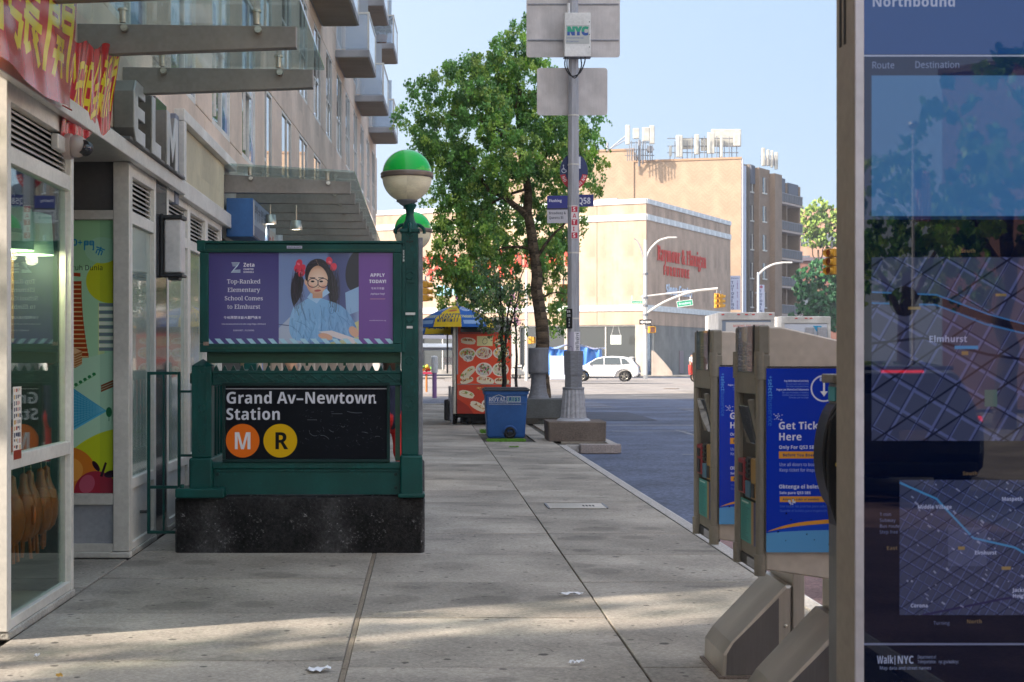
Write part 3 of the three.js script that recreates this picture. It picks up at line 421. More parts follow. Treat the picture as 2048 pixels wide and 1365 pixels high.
{ // notices taped inside the glass
  const menu = print(128, 300, (g, w, h) => { g.fillStyle = '#e9e4da'; g.fillRect(0, 0, w, h); const r = rng(3); for (let i = 0; i < 11; i++) for (let j = 0; j < 4; j++) { g.fillStyle = ['#b5451f', '#3a3a44', '#c79a3a', '#27314f'][(r() * 4) | 0]; g.fillRect(8 + j * 29, 8 + i * 26, 8 + r() * 18, 8 + r() * 12); } g.fillStyle = '#8e2f16'; g.fillRect(0, 262, w, 38); });
  const t = thing('menu_poster', 'tall paper menu with coloured dish pictures taped to the shop window', 'poster', [-2.363, 1.22, -8.25]);
  panel('sheet', 0.16, 0.42, menu, 0.004, mat.white, t, [0, 0, 0], Math.PI / 2);
  const d = thing('dome_camera', 'pink grey dome security camera mounted beside the louvers', 'security camera', [-2.345, 2.985, -9.36]);
  mesh('base', cyl(0.085, 0.085, 0.05, 0, 0, 0, 24, 0, Math.PI / 2), M([0.42, 0.34, 0.31]), d); mesh('housing', plain(new THREE.SphereGeometry(0.08, 20, 14).scale(0.9, 0.9, 1).translate(0.06, 0, 0)), M([0.40, 0.33, 0.30], { roughness: 0.4 }), d);
  mesh('lens_ring', cyl(0.046, 0.05, 0.05, 0.115, -0.012, 0.03, 20, Math.PI / 2 - 0.3, 0.9), mat.blackPlastic, d); mesh('lens', plain(new THREE.SphereGeometry(0.026, 14, 10).translate(0.135, -0.016, 0.05)), M([0.03, 0.03, 0.05], { roughness: 0.02, clearcoat: 1 }), d);
  mesh('bracket', span(-0.05, 0, -0.05, 0.05, -0.03, 0.25, 0.01), mat.alu, d);
}
{ // wall lantern on the granite column
  const t = thing('wall_sconce', 'tall white box wall lantern with black frame on the dark granite column', 'wall lamp', [-2.36, 2.33, -12.78]);
  mesh('back_plate', box(0.03, 0.56, 0.18, 0.015, 0.27, 0, 0.005), mat.blackPlastic, t);
  mesh('diffuser', box(0.155, 0.48, 0.22, 0.115, 0.26, 0, 0.02), M([0.80, 0.77, 0.78], { roughness: 0.35, map: T.grime }), t);
  mesh('top_cap', box(0.175, 0.035, 0.25, 0.115, 0.52, 0, 0.008), mat.blackPlastic, t); mesh('bottom_cap', [box(0.175, 0.03, 0.25, 0.115, 0.0, 0, 0.008), box(0.10, 0.03, 0.16, 0.115, -0.025, 0, 0.008)], mat.blackPlastic, t);
}
// ---------------------------------------------------------------- building name in big letters, banner, projecting signs
{
  const t = thing('building_sign', 'big grey metal letters ELM standing on the ledge over the shops', 'sign', [FX + 0.005, 3.275, 0]);
  const ret = M([0.24, 0.235, 0.225], { map: T.grime, roughness: 0.55, metalness: 0.3 }), faceM = M([0.55, 0.56, 0.57], { map: T.grime, roughness: 0.4, metalness: 0.3 });
  const glyph = {
    E: (() => { const s = shape([[0, 0.1], [0.08, 0], [0.46, 0], [0.46, 0.115], [0.16, 0.115], [0.16, 0.20], [0.44, 0.20], [0.44, 0.30], [0.16, 0.30], [0.16, 0.385], [0.46, 0.385], [0.46, 0.5], [0.08, 0.5], [0, 0.4]]); return s; })(),
    L: shape([[0, 0], [0.42, 0], [0.42, 0.12], [0.15, 0.12], [0.15, 0.5], [0, 0.5]]),
    M: shape([[0, 0], [0.14, 0], [0.14, 0.28], [0.29, 0.05], [0.44, 0.28], [0.44, 0], [0.58, 0], [0.58, 0.5], [0.45, 0.5], [0.29, 0.24], [0.13, 0.5], [0, 0.5]]),
  };
  let d = 10.95; for (const [k, w] of [['E', 0.46], ['L', 0.42], ['M', 0.58]]) {
    const l = mesh('letter', ext(glyph[k], 0.15, 0.006), ret, t, [0, 0, -d], Math.PI / 2); l.scale.set(0.94, 0.94, 1);
    mesh('letter_face', ext(glyph[k], 0.012, 0.003).translate(0, 0, 0.148), faceM, l).scale.set(1, 1, 1);
    d += w + 0.26;
  }
  mesh('mount_rail', span(0, 0.14, -0.005, 0.02, -10.9, -13.4, 0.004), mat.aluDark, t);
}
{ // red banner sagging from the ledge
  const bn = (keys, seed) => print(1024, 300, (g, w, h) => {
    g.fillStyle = '#c40f12'; g.fillRect(0, 0, w, h); g.strokeStyle = '#f2df1e'; g.fillStyle = '#f2df1e';
    g.scale(1, 1.42); keys.forEach((k, i) => han(g, k, 22 + i * 168, 26, 142, 17));
  });
  const cloth = (w, h, tx, fold, seed) => {
    const nx = 90, ny = 24, g = new THREE.PlaneGeometry(w, h, nx, ny), p = g.attributes.position, r = rng(seed), ph = [r() * 6, r() * 6, r() * 6];
    for (let i = 0; i < p.count; i++) { const u = p.getX(i) / w + 0.5, v = p.getY(i) / h + 0.5; p.setZ(i, fold * (Math.sin(u * 23 + ph[0] + v * 2.2) * 0.5 + 0.6 * Math.sin(u * 9 + ph[1] - v * 3) + 0.35 * Math.sin(u * 47 + v * 6 + ph[2])) * (0.35 + 0.65 * (1 - Math.abs(v - 0.5) * 1.4)) + 0.03 * Math.max(0, 0.35 - v)); p.setY(i, p.getY(i) - 0.05 * Math.sin(u * 3.1) * v - 0.02 * Math.sin(u * 17)); }
    g.computeVertexNormals(); return plain(g);
  };
  const red = (tx) => M([0.95, 0.95, 0.95], { map: tx, roughness: 0.24, clearcoat: 0.8, clearcoatRoughness: 0.18, side: THREE.DoubleSide });
  const t = thing('banner', 'long glossy red banner with yellow Chinese characters sagging along the ledge', 'banner', [FX + 0.20, 3.50, -6.82]);
  mesh('cloth', cloth(4.2, 0.72, null, 0.022, 4), red(bn(['xiang', 'yuan', 'yan', 'xin', 'zhang', 'kai'], 1)), t, [0, 0, 0], Math.PI / 2);
  t.rotation.z = -0.06;
  mesh('cord', [rod([0, 0.36, -2.05], [-0.02, 0.9, -1.9], 0.006), rod([0.02, -0.36, -2.05], [-0.1, -0.3, -2.2], 0.005)], mat.red_, t);
  const t2 = thing('banner', 'short red banner end twisted behind the long banner beside the letters', 'banner', [FX + 0.14, 3.43, -9.66]);
  mesh('cloth', cloth(1.05, 0.66, null, 0.014, 8), red(bn(['jin', 'tian', 'ming', 'quan', 'xin', 'kai'], 1)), t2, [0, 0, 0], Math.PI / 2 - 0.1); t2.rotation.z = -0.2; t2.rotation.x = 0.22;
}
{ // blue box sign and a red lettered sign beyond it
  const t = thing('blue_box_sign', 'weathered blue box sign projecting over the shops under the far canopy', 'sign', [FX + 0.02, 3.0, -16.9]);
  mesh('box', box(0.32, 0.46, 1.7, 0.18, 0.26, -0.85, 0.01), M([0.03, 0.13, 0.36], { map: T.green, roughness: 0.45 }), t);
  const f = print(256, 96, (g, w, h) => { g.fillStyle = '#7f93ad'; g.fillRect(0, 0, w, h); g.fillStyle = '#41577a'; g.fillRect(0, 68, w, 28); g.strokeStyle = '#39485c'; hanRow(g, ['men', 'shi', 'kai', 'xin', 'zhang'], 14, 14, 38, 5, 1.25); });
  panel('face', 1.66, 0.42, f, 0.01, mat.aluLight, t, [0.346, 0.26, -0.85], Math.PI / 2);
  const t2 = thing('red_lettered_sign', 'white shop sign with faded red characters beyond the blue box', 'sign', [FX + 0.06, 3.25, -20.6]);
  panel('face', 2.6, 0.5, print(256, 64, (g) => { g.fillStyle = '#d9d2ca'; g.fillRect(0, 0, 256, 64); g.strokeStyle = '#c0504a'; hanRow(g, ['xin', 'kai', 'men', 'shi', 'quan'], 10, 10, 40, 5, 1.2); }), 0.08, mat.aluLight, t2, [0, 0, 0], Math.PI / 2);
}
// ---------------------------------------------------------------- glass canopies
function canopy(label, d0, d1, beams, y0, rise) {
  const t = thing('glass_canopy', label, 'canopy');
  const x1 = -0.84;
  const g = box(Math.abs(FX - x1) + 0.02, 0.024, d1 - d0, 0, 0, 0, 0.004);
  const gl = mesh('glass_sheet', g, mat.canopyGlass, t, [(FX + x1) / 2, y0 + 0.155 - rise / 2, -(d0 + d1) / 2]); gl.rotation.z = -Math.atan(rise / 1.5);
  for (const d of beams) {
    const b = mesh('beam', ext([[FX - 0.05, y0 - 0.16], [-0.89, y0 - 0.085 - rise], [-0.89, y0 + 0.06 - rise], [FX - 0.05, y0 + 0.06]], 0.09, 0.004), mat.steelBeam, t, [0, 0, -d - 0.09]);
    for (const x of [-2.08, -1.16]) { const yy = y0 + 0.06 - rise * (x - FX) / 1.5; mesh('glass_fitting', [cyl(0.024, 0.022, 0.085, x, yy + 0.045, -d + 0.03, 14), cyl(0.036, 0.036, 0.014, x, yy + 0.092, -d + 0.03, 16), cyl(0.024, 0.024, 0.05, x + 0.012, yy - 0.035, -d + 0.03, 14, Math.PI / 2)], mat.chrome, t); }
  }
  return t;
}
canopy('near glass canopy on dark steel beams above the red banner', 5.2, 11.75, [5.42, 6.89, 8.36, 9.83, 11.3], 3.845, 0.02);
canopy('far glass canopy on grey steel beams above the blue box sign', 16.75, 27.2, [16.95, 18.1, 19.25, 20.4, 21.55, 22.7, 23.85, 25.0, 26.2], 3.72, 0.09);
for (const [x, d, lb] of [[-1.98, 18.2, 'small downlight under the far canopy, nearer the blue box sign'], [-1.72, 19.0, 'small downlight under the far canopy, just above the advert board']]) {
  const t = thing('canopy_downlight', lb, 'lamp', [x, 3.30, -d], 0, 'downlights under the far canopy');
  mesh('housing', lathe([[0.0, 0.13], [0.07, 0.12], [0.085, 0.0], [0.075, 0.0], [0.06, 0.08]]), mat.chrome, t); mesh('lens', cyl(0.06, 0.06, 0.012, 0, 0.012, 0, 18), M([1, 0.9, 0.7], { emissive: col([1, 0.85, 0.6]), emissiveIntensity: 3 }), t); mesh('stem', rod([0, 0.13, 0], [0, 0.33, 0], 0.012), mat.chrome, t);
  const l = new THREE.SpotLight(col([1, 0.85, 0.62]), 1.2, 0, 0.9, 0.5); l.position.set(x, 3.29, -d); l.target.position.set(x, 0, -d); l.castShadow = true; scene.add(l, l.target);
}
// ---------------------------------------------------------------- subway entrance
{
  const D = 11.70, t = thing('subway_entrance', 'dark green iron subway entrance with a toothed rail on a black concrete base', 'subway entrance', [0, 0, 0]);
  // rough painted base
  const rough = (w, h, d, x, y, z, seed) => {
    let g = new THREE.BoxGeometry(w, h, d, Math.round(w / 0.035), Math.round(h / 0.035), Math.round(d / 0.05) || 1); const p = g.attributes.position, nn = (a, b) => nB[(((a * 260) | 0) & 511) * 512 + (((b * 260) | 0) & 511)] - 0.5;
    for (let i = 0; i < p.count; i++) { const X = p.getX(i), Y = p.getY(i), Z = p.getZ(i), ex = Math.max(0, Math.abs(X) - w / 2 + 0.035) / 0.035, ey = Math.max(0, Y - h / 2 + 0.035) / 0.035, ez = Math.max(0, Math.abs(Z) - d / 2 + 0.035) / 0.035; const k = 0.016 * (ex * ey + ey * ez + ex * ez), n = nn(X + seed + 9, Y + Z * 0.7 + 3) * 0.022;
      p.setXYZ(i, X - Math.sign(X) * (k + ex * n), Y - ey * (k + n * 0.8), Z - Math.sign(Z) * (k + ez * n)); }
    g.computeVertexNormals(); return uvBox(g.translate(x, y, z));
  };
  const base = part('base_wall', t);
  mesh('base_block', rough(2.055, 0.475, 0.36, -1.027, 0.228, -11.84, 0), mat.black, base);
  mesh('base_block', rough(0.23, 0.46, 4.2, -0.125, 0.22, -14.13, 3), mat.black, base);
  mesh('base_block', rough(0.22, 0.46, 4.2, -1.94, 0.22, -14.13, 5), mat.black, base);
  const z = -D;
  // right tall post with raised panels
  const P = part('lamp_post', t);
  mesh('shaft', span(-0.193, -0.055, 0.80, 2.63, z - 0.07, z + 0.07, 0.008), mat.green, P);
  mesh('shaft_side', span(-0.056, -0.018, 0.80, 2.58, z - 0.09, z + 0.045, 0.006), mat.galvDark, P);
  mesh('foot', [span(-0.205, -0.02, 0.46, 0.80, z - 0.10, z + 0.10, 0.02), span(-0.22, 0.0, 0.455, 0.49, z - 0.11, z + 0.11, 0.01)], mat.green, P);
  const decor = []; const star = (x, y, zz, s) => { for (const a of [0.785, -0.785]) { const q = box(s * 0.36, 0.013, 0.012, 0, 0, 0, 0.003); q.rotateZ(a); for (const [dx, dy] of [[-1, 1], [1, -1]]) { const sgn = a > 0 ? 1 : -1; decor.push(q.clone().translate(x + dx * s * 0.26 * (sgn > 0 ? -1 : 1) * -1, y + dy * s * 0.26 * (sgn > 0 ? -1 : 1) * (sgn > 0 ? 1 : -1) * -1, zz)); } } };
  const frameRect = (x0, x1, y0, y1, zz) => { decor.push(span(x0, x1, y0, y0 + 0.008, zz - 0.004, zz + 0.006), span(x0, x1, y1 - 0.008, y1, zz - 0.004, zz + 0.006), span(x0, x0 + 0.008, y0, y1, zz - 0.004, zz + 0.007), span(x1 - 0.008, x1, y0, y1, zz - 0.004, zz + 0.007)); };
  for (let i = 0; i < 5; i++) { const y0 = 0.93 + i * 0.35; frameRect(-0.163, -0.085, y0, y0 + 0.235, z + 0.07); star(-0.124, y0 + 0.29, z + 0.073, 0.085); }
  mesh('raised_ornament', decor.splice(0), mat.green, P);
  mesh('cap', [lathe([[0.001, 0.235], [0.05, 0.23], [0.056, 0.215], [0.036, 0.18], [0.030, 0.14], [0.042, 0.09], [0.062, 0.06], [0.075, 0.0]], 28).translate(-0.124, 2.63, z), box(0.165, 0.03, 0.165, -0.124, 2.635, z, 0.008)], mat.green, P);
  for (const [a, b] of [[1, 0], [-1, 0], [0, 1], [0, -1]]) mesh('scroll', tube([[-0.124 + a * 0.03, 2.69, z + b * 0.03], [-0.124 + a * 0.075, 2.685, z + b * 0.075], [-0.124 + a * 0.115, 2.65, z + b * 0.115], [-0.124 + a * 0.118, 2.615, z + b * 0.118]], 0.014, 16, 10), mat.green, P);
  mesh('vent_hole', [[-0.02, 2.59], [0.02, 2.59], [0, 2.57], [-0.02, 2.545], [0, 2.54], [0.02, 2.545]].map(([a, b]) => cyl(0.0075, 0.0075, 0.006, -0.124 + a, b, z + 0.071, 10, Math.PI / 2)), mat.rubber, P);
  mesh('graffiti', [[-0.17, 1.945, 0.09], [-0.15, 1.835, 0.05]].map(([x, y, w]) => span(x, x + w, y, y + 0.02, z + 0.079, z + 0.0805)), mat.white, P);
  // left low post
  const L = part('corner_post', t);
  mesh('shaft', [span(-1.905, -1.742, 0.78, 1.53, z - 0.08, z + 0.08, 0.008), lathe([[0.001, 0.055], [0.06, 0.03], [0.118, 0.0]], 4).rotateY(Math.PI / 4).translate(-1.823, 1.53, z)], mat.green, L);
  mesh('foot', [span(-1.925, -1.735, 0.52, 0.78, z - 0.10, z + 0.10, 0.02), span(-2.03, -1.63, 0.455, 0.535, z - 0.15, z + 0.15, 0.015), cyl(0.018, 0.018, 0.03, -1.98, 0.55, z + 0.1, 6)], mat.green, L);
  for (let i = 0; i < 2; i++) { frameRect(-1.86, -1.786, 0.90 + i * 0.33, 1.12 + i * 0.33, z + 0.08); } for (let i = 0; i < 3; i++) star(-1.823, 0.855 + i * 0.325 - (i === 0 ? 0.005 : 0.0), z + 0.083, 0.075);
  mesh('raised_ornament', decor.splice(0), mat.green, L);
  // toothed rail
  const rail = part('toothed_rail', t);
  mesh('rail', [span(-1.742, -0.194, 1.377, 1.478, z - 0.03, z + 0.03, 0.008), span(-1.742, -0.194, 1.368, 1.392, z - 0.04, z + 0.04, 0.006), span(-1.742, -0.194, 1.465, 1.49, z - 0.04, z + 0.04, 0.006)], mat.green, rail);
  for (let i = 0; i < 22; i++) mesh('tooth', ext([[-0.024, 0], [0.024, 0], [0.006, 0.04], [0, 0.048], [-0.006, 0.04]], 0.03, 0.003), mat.green, rail, [-1.715 + i * 0.0712, 1.488, z - 0.015]);
  for (let i = 0; i < 12; i++) { const s = []; const q = box(0.11, 0.012, 0.012, 0, 0, 0, 0.003); q.rotateZ(-0.62); s.push(q.translate(0, 0, 0)); for (const sg of [-1, 1]) { const e = box(0.035, 0.012, 0.012, sg * 0.055, sg * -0.012 + sg * -0.0, 0, 0.003); s.push(e); } mesh('raised_ornament', s, mat.green, rail, [-1.66 + i * 0.126, 1.43, z + 0.033]); }
  // lower panel and frieze board
  mesh('lower_panel', [span(-1.735, -0.204, 0.475, 0.70, z - 0.02, z + 0.02), span(-1.742, -0.194, 0.685, 0.742, z - 0.045, z + 0.045, 0.01), span(-1.735, -0.204, 0.66, 0.684, z - 0.03, z + 0.03, 0.005)], mat.green, t);
  mesh('bolt', [[-1.70, 0.64], [-1.70, 0.53], [-0.24, 0.64], [-0.24, 0.53]].map(([x, y]) => cyl(0.014, 0.014, 0.012, x, y, z + 0.024, 8, Math.PI / 2)), mat.greenDark, t);
  mesh('frieze_board', [span(-1.79, -0.20, 1.552, 1.655, z - 0.04, z + 0.02, 0.005), span(-0.245, -0.205, 0.75, 1.55, z - 0.03, z - 0.005), ...[-1.28, -0.97, -0.66].map((x) => cyl(0.012, 0.012, 0.03, x, 1.545, z, 10))], mat.greenLight, t);
  // side railing pickets running back and the second post
  const side = part('side_railing', t);
  mesh('side_rail', [span(-0.16, -0.10, 1.38, 1.47, z - 0.1, -15.9, 0.01), span(-0.16, -0.10, 0.55, 0.70, z - 0.1, -15.9, 0.01), span(-1.95, -1.89, 1.38, 1.47, z - 0.1, -15.9, 0.01), span(-1.95, -1.89, 0.55, 0.70, z - 0.1, -15.9, 0.01)], mat.green, side);
  for (let i = 0; i < 22; i++) for (const x of [-0.13, -1.92]) mesh('picket', span(x - 0.012, x + 0.012, 0.70, 1.38, -12.0 - i * 0.175, -12.024 - i * 0.175), mat.green, side);
  mesh('rear_post', [span(-0.205, -0.055, 0.44, 2.66, -15.63, -15.77, 0.01), box(0.19, 0.05, 0.19, -0.13, 2.68, -15.7, 0.01), lathe([[0.001, 0.26], [0.045, 0.25], [0.05, 0.20], [0.035, 0.16], [0.06, 0.11], [0.09, 0.06], [0.085, 0]]).translate(-0.13, 2.70, -15.7), span(-1.99, -1.85, 0.44, 1.53, -15.63, -15.77, 0.01), lathe([[0.001, 0.055], [0.1, 0.0]], 4).rotateY(0.785).translate(-1.92, 1.53, -15.7)], mat.green, side);
  // stair well
  const st = part('stairs', t);
  for (let i = 0; i < 15; i++) mesh('step', span(-1.83, -0.245, -0.17 * i - 0.6, -0.17 * (i + 1), -16.2 + i * 0.28, -16.2 + (i + 1) * 0.28), mat.conc, st);
  mesh('well_wall', [span(-1.86, -1.835, -3, 0.2, -12.0, -16.2), span(-0.24, -0.22, -3, 0.2, -12.0, -16.2), span(-1.86, -0.22, -3, 0.2, -11.98, -12.0)], mat.white, st);
}
function globe(label, x, y, z) {
  const t = thing('globe_lamp', label, 'street lamp', [x, y, z], 0, 'globe lamps of the subway entrance');
  const r = 0.203, top = [], bot = [];
  for (let i = 0; i <= 14; i++) { const a = i / 14 * Math.PI / 2; top.push([r * Math.cos(a) + 0.0001, r * Math.sin(a) + 0.012]); bot.push([r * Math.sin(a) + 0.0001, -r * Math.cos(a) - 0.012]); }
  mesh('upper_shell', lathe(top, 48), M([0.006, 0.50, 0.06], { roughness: 0.14, specularIntensity: 0.8 }), t);
  mesh('lower_shell', lathe(bot, 48), M([0.90, 0.84, 0.64], { roughness: 0.3, map: resized(T.grime, 0.8) }), t);
  mesh('ring', lathe([[0.198, 0.024], [0.212, 0.026], [0.219, 0.014], [0.213, 0.004], [0.218, -0.006], [0.212, -0.018], [0.2, -0.02]], 48), M([0.24, 0.20, 0.18], { roughness: 0.45, metalness: 0.4, map: T.grime }), t);
  mesh('holder', lathe([[0.085, -0.2], [0.088, -0.212], [0.066, -0.222], [0.06, -0.232], [0.03, -0.25], [0.03, -0.27]], 32), mat.galvDark, t);
  return t;
}
globe('green and cream globe lamp on the front post of the subway entrance', -0.148, 3.09, -11.70);
globe('green and cream globe lamp on the rear post, half hidden behind the front lamp', -0.135, 2.99, -15.70);

{ // advert board
  const t = thing('advert_board', 'green framed school advert board with a pupil in glasses over the station sign', 'billboard', [-1.012, 2.083, -11.62]);
  const w = 1.645, h = 0.885, z = 0.03;
  mesh('frame', [span(-w / 2, w / 2, h / 2 - 0.072, h / 2, -0.12, z, 0.006), span(-w / 2, w / 2, -h / 2, -h / 2 + 0.07, -0.12, z, 0.006), span(-w / 2, -w / 2 + 0.072, -h / 2 + 0.071, h / 2 - 0.073, -0.12, z, 0.006), span(w / 2 - 0.072, w / 2, -h / 2 + 0.071, h / 2 - 0.073, -0.12, z, 0.006), span(-w / 2 - 0.015, w / 2 + 0.012, h / 2 + 0.001, h / 2 + 0.022, -0.13, z + 0.012, 0.004), span(-w / 2 - 0.02, -w / 2 + 0.045, h / 2 - 0.06, h / 2 + 0.026, -0.13, z + 0.018, 0.004), span(w / 2, w / 2 + 0.03, -h / 2, h / 2 - 0.02, -0.10, z - 0.02, 0.004)], mat.green, t);
  mesh('bead', [span(-w / 2 + 0.06, w / 2 - 0.06, h / 2 - 0.055, h / 2 - 0.045, z, z + 0.004), span(-w / 2 + 0.06, w / 2 - 0.06, -h / 2 + 0.03, -h / 2 + 0.04, z, z + 0.004)], mat.greenLight, t);
  mesh('back', span(-w / 2 + 0.02, w / 2 - 0.02, -h / 2 + 0.02, h / 2 - 0.02, -0.118, -0.03), mat.greenDark, t);
  const ad = print(1500, 750, (g, W, H) => {
    g.fillStyle = '#4b4588'; g.fillRect(0, 0, 570, H); g.fillStyle = '#6d3f95'; g.fillRect(1220, 0, 280, H);
    g.save(); g.beginPath(); g.rect(570, 0, 650, H); g.clip();
    let gr = g.createLinearGradient(570, 0, 1220, 0); gr.addColorStop(0, '#7f95c4'); gr.addColorStop(0.6, '#6f86bb'); gr.addColorStop(0.64, '#3c4476'); gr.addColorStop(0.86, '#4a5488'); gr.addColorStop(1, '#8fa6cc'); g.fillStyle = gr; g.fillRect(570, 0, 650, H);
    g.fillStyle = '#aebad2'; g.beginPath(); g.moveTo(570, 620); g.lineTo(720, 470); g.lineTo(800, 600); g.lineTo(760, 750); g.lineTo(570, 750); g.fill(); g.strokeStyle = '#4c567e'; g.lineWidth = 7; g.beginPath(); g.moveTo(570, 590); g.lineTo(740, 610); g.stroke();
    g.fillStyle = '#22222f'; g.beginPath(); g.ellipse(1200, 150, 85, 170, 0.15, 0, 7); g.fill(); g.fillStyle = '#8fb3da'; g.beginPath(); g.moveTo(1110, 330); g.lineTo(1220, 280); g.lineTo(1220, 480); g.lineTo(1120, 520); g.fill();
    g.fillStyle = '#c9c58e'; g.beginPath(); g.moveTo(1050, 640); g.lineTo(1220, 560); g.lineTo(1220, 750); g.lineTo(960, 750); g.fill();
    // pigtails and back hair
    g.fillStyle = '#191521'; g.beginPath(); g.moveTo(740, 140); g.bezierCurveTo(660, 200, 650, 340, 690, 440); g.bezierCurveTo(730, 400, 760, 360, 775, 230); g.fill(); g.beginPath(); g.moveTo(980, 120); g.bezierCurveTo(1060, 220, 1060, 380, 1020, 480); g.bezierCurveTo(975, 400, 960, 300, 965, 220); g.fill();
    // shirt
    gr = g.createLinearGradient(680, 400, 1150, 700); gr.addColorStop(0, '#8fbde6'); gr.addColorStop(0.5, '#79aede'); gr.addColorStop(1, '#6f9bcc'); g.fillStyle = gr;
    g.beginPath(); g.moveTo(690, 450); g.bezierCurveTo(640, 560, 640, 680, 700, 720); g.lineTo(980, 740); g.lineTo(1220, 690); g.bezierCurveTo(1200, 560, 1120, 440, 1020, 410); g.lineTo(900, 370); g.lineTo(800, 380); g.closePath(); g.fill();
    g.strokeStyle = '#5f8fc2'; g.lineWidth = 5; for (const q of [[700, 560, 830, 640], [760, 470, 790, 620], [1010, 470, 1090, 600], [905, 430, 915, 620], [660, 600, 760, 700], [1060, 520, 1170, 640]]) { g.beginPath(); g.moveTo(q[0], q[1]); g.quadraticCurveTo((q[0] + q[2]) / 2 + 20, (q[1] + q[3]) / 2 - 20, q[2], q[3]); g.stroke(); }
    g.strokeStyle = '#476fa6'; g.lineWidth = 3; g.beginPath(); g.ellipse(1000, 470, 22, 30, 0, 0, 7); g.stroke();
    g.fillStyle = '#a5cbee'; g.beginPath(); g.moveTo(800, 370); g.lineTo(880, 420); g.lineTo(905, 385); g.lineTo(985, 330); g.lineTo(960, 300); g.lineTo(830, 330); g.fill();
    // neck, face
    g.fillStyle = '#c99a80'; g.fillRect(845, 300, 80, 75); { const q = g.createRadialGradient(895, 215, 20, 880, 235, 130); q.addColorStop(0, '#f0d2bd'); q.addColorStop(0.6, '#e0b89e'); q.addColorStop(1, '#b98669'); g.fillStyle = q; } g.beginPath(); g.ellipse(880, 225, 88, 122, 0.12, 0, 7); g.fill(); g.fillStyle = 'rgba(214,120,110,0.28)'; for (const x of [828, 938]) { g.beginPath(); g.ellipse(x, 285, 24, 18, 0, 0, 7); g.fill(); } g.fillStyle = '#d9ae95'; g.beginPath(); g.ellipse(795, 245, 16, 28, -0.2, 0, 7); g.fill();
    g.fillStyle = '#1b1622'; g.beginPath(); g.moveTo(790, 230); g.bezierCurveTo(760, 100, 840, 50, 890, 52); g.bezierCurveTo(970, 56, 1000, 130, 972, 220); g.bezierCurveTo(960, 150, 920, 110, 885, 108); g.bezierCurveTo(850, 112, 810, 150, 806, 235); g.closePath(); g.fill(); g.strokeStyle = '#b98f78'; g.lineWidth = 3; g.beginPath(); g.moveTo(872, 58); g.lineTo(895, 108); g.stroke();
    g.fillStyle = '#1b1622'; for (const x of [845, 915]) { g.beginPath(); g.ellipse(x, 238, 15, 8, 0, 0, 7); g.fill(); g.fillRect(x - 24, 205, 44, 6); }
    g.strokeStyle = '#2a2036'; g.lineWidth = 6; for (const x of [848, 930]) { g.beginPath(); g.ellipse(x, 250, 42, 36, 0, 0, 7); g.stroke(); } g.beginPath(); g.moveTo(800, 235); g.lineTo(812, 240); g.stroke();
    g.strokeStyle = '#b58069'; g.lineWidth = 4; g.beginPath(); g.moveTo(892, 262); g.quadraticCurveTo(905, 286, 886, 290); g.stroke(); g.fillStyle = '#b55a58'; g.beginPath(); g.ellipse(886, 313, 28, 9, -0.1, 0, 7); g.fill();
    g.fillStyle = '#d8354f'; for (const [x, y] of [[735, 90], [755, 170], [980, 70], [1015, 120], [720, 130], [760, 130]]) { g.beginPath(); g.ellipse(x, y, 34, 26, x / 90, 0, 7); g.fill(); } g.fillStyle = '#ef6f86'; for (const [x, y] of [[730, 95], [985, 80], [752, 165]]) { g.beginPath(); g.ellipse(x, y, 14, 9, 0.6, 0, 7); g.fill(); }
    { const q = rng(77); for (let i = 0; i < 150; i++) { const left = i % 2, x = left ? 680 + q() * 90 : 975 + q() * 80, y = 130 + q() * 150; g.strokeStyle = q() < 0.5 ? 'rgba(70,58,74,0.5)' : 'rgba(8,6,12,0.6)'; g.lineWidth = 1 + q() * 3; g.beginPath(); g.moveTo(x, y); g.quadraticCurveTo(x + (left ? -20 : 18), y + 90, x + (q() - 0.5) * 40, y + 130 + q() * 110); g.stroke(); } for (let i = 0; i < 70; i++) { const a = -2.6 + q() * 2.1; g.strokeStyle = q() < 0.4 ? 'rgba(86,70,84,0.45)' : 'rgba(10,8,14,0.5)'; g.lineWidth = 1 + q() * 2; g.beginPath(); g.arc(884, 200, 100 + q() * 42, a, a + 0.25 + q() * 0.4); g.stroke(); }
      for (let i = 0; i < 120; i++) { const x = 680 + q() * 500, y = 440 + q() * 280; g.strokeStyle = q() < 0.5 ? 'rgba(165,205,240,0.22)' : 'rgba(60,100,155,0.22)'; g.lineWidth = 3 + q() * 12; g.beginPath(); g.moveTo(x, y); g.quadraticCurveTo(x + q() * 50 - 25, y + 50, x + q() * 80 - 30, y + 70 + q() * 50); g.stroke(); } }
    // hands and book
    g.fillStyle = '#ded3d6'; g.beginPath(); g.moveTo(890, 650); g.lineTo(1000, 640); g.lineTo(1220, 715); g.lineTo(1180, 750); g.fill(); g.fillStyle = '#d6a88f'; g.beginPath(); g.ellipse(950, 690, 60, 26, 0.25, 0, 7); g.fill(); g.beginPath(); g.ellipse(1180, 650, 50, 34, 0.9, 0, 7); g.fill();
    g.restore();
    g.fillStyle = '#f1eef8'; g.textAlign = 'center'; g.font = '44px serif';
    ['Top-Ranked', 'Elementary', 'School Comes', 'to Elmhurst'].forEach((s, i) => { g.font = '48px serif'; g.fillText(s, 285, 255 + i * 69); });
    g.textAlign = 'left'; g.font = 'bold 44px sans-serif'; g.fillText('Zeta', 282, 118); g.font = 'bold 19px sans-serif'; g.fillText('CHARTER', 282, 145); g.fillText('SCHOOLS', 282, 168);
    g.strokeStyle = '#cfe3f2'; g.lineWidth = 4; for (let i = 0; i < 4; i++) { g.beginPath(); g.moveTo(185 + i * 3, 84 + i * 9); g.lineTo(250 - i * 5, 84 + i * 9); g.lineTo(184 + i * 6, 164 - i * 6); g.lineTo(258, 164 - i * 7); g.stroke(); }
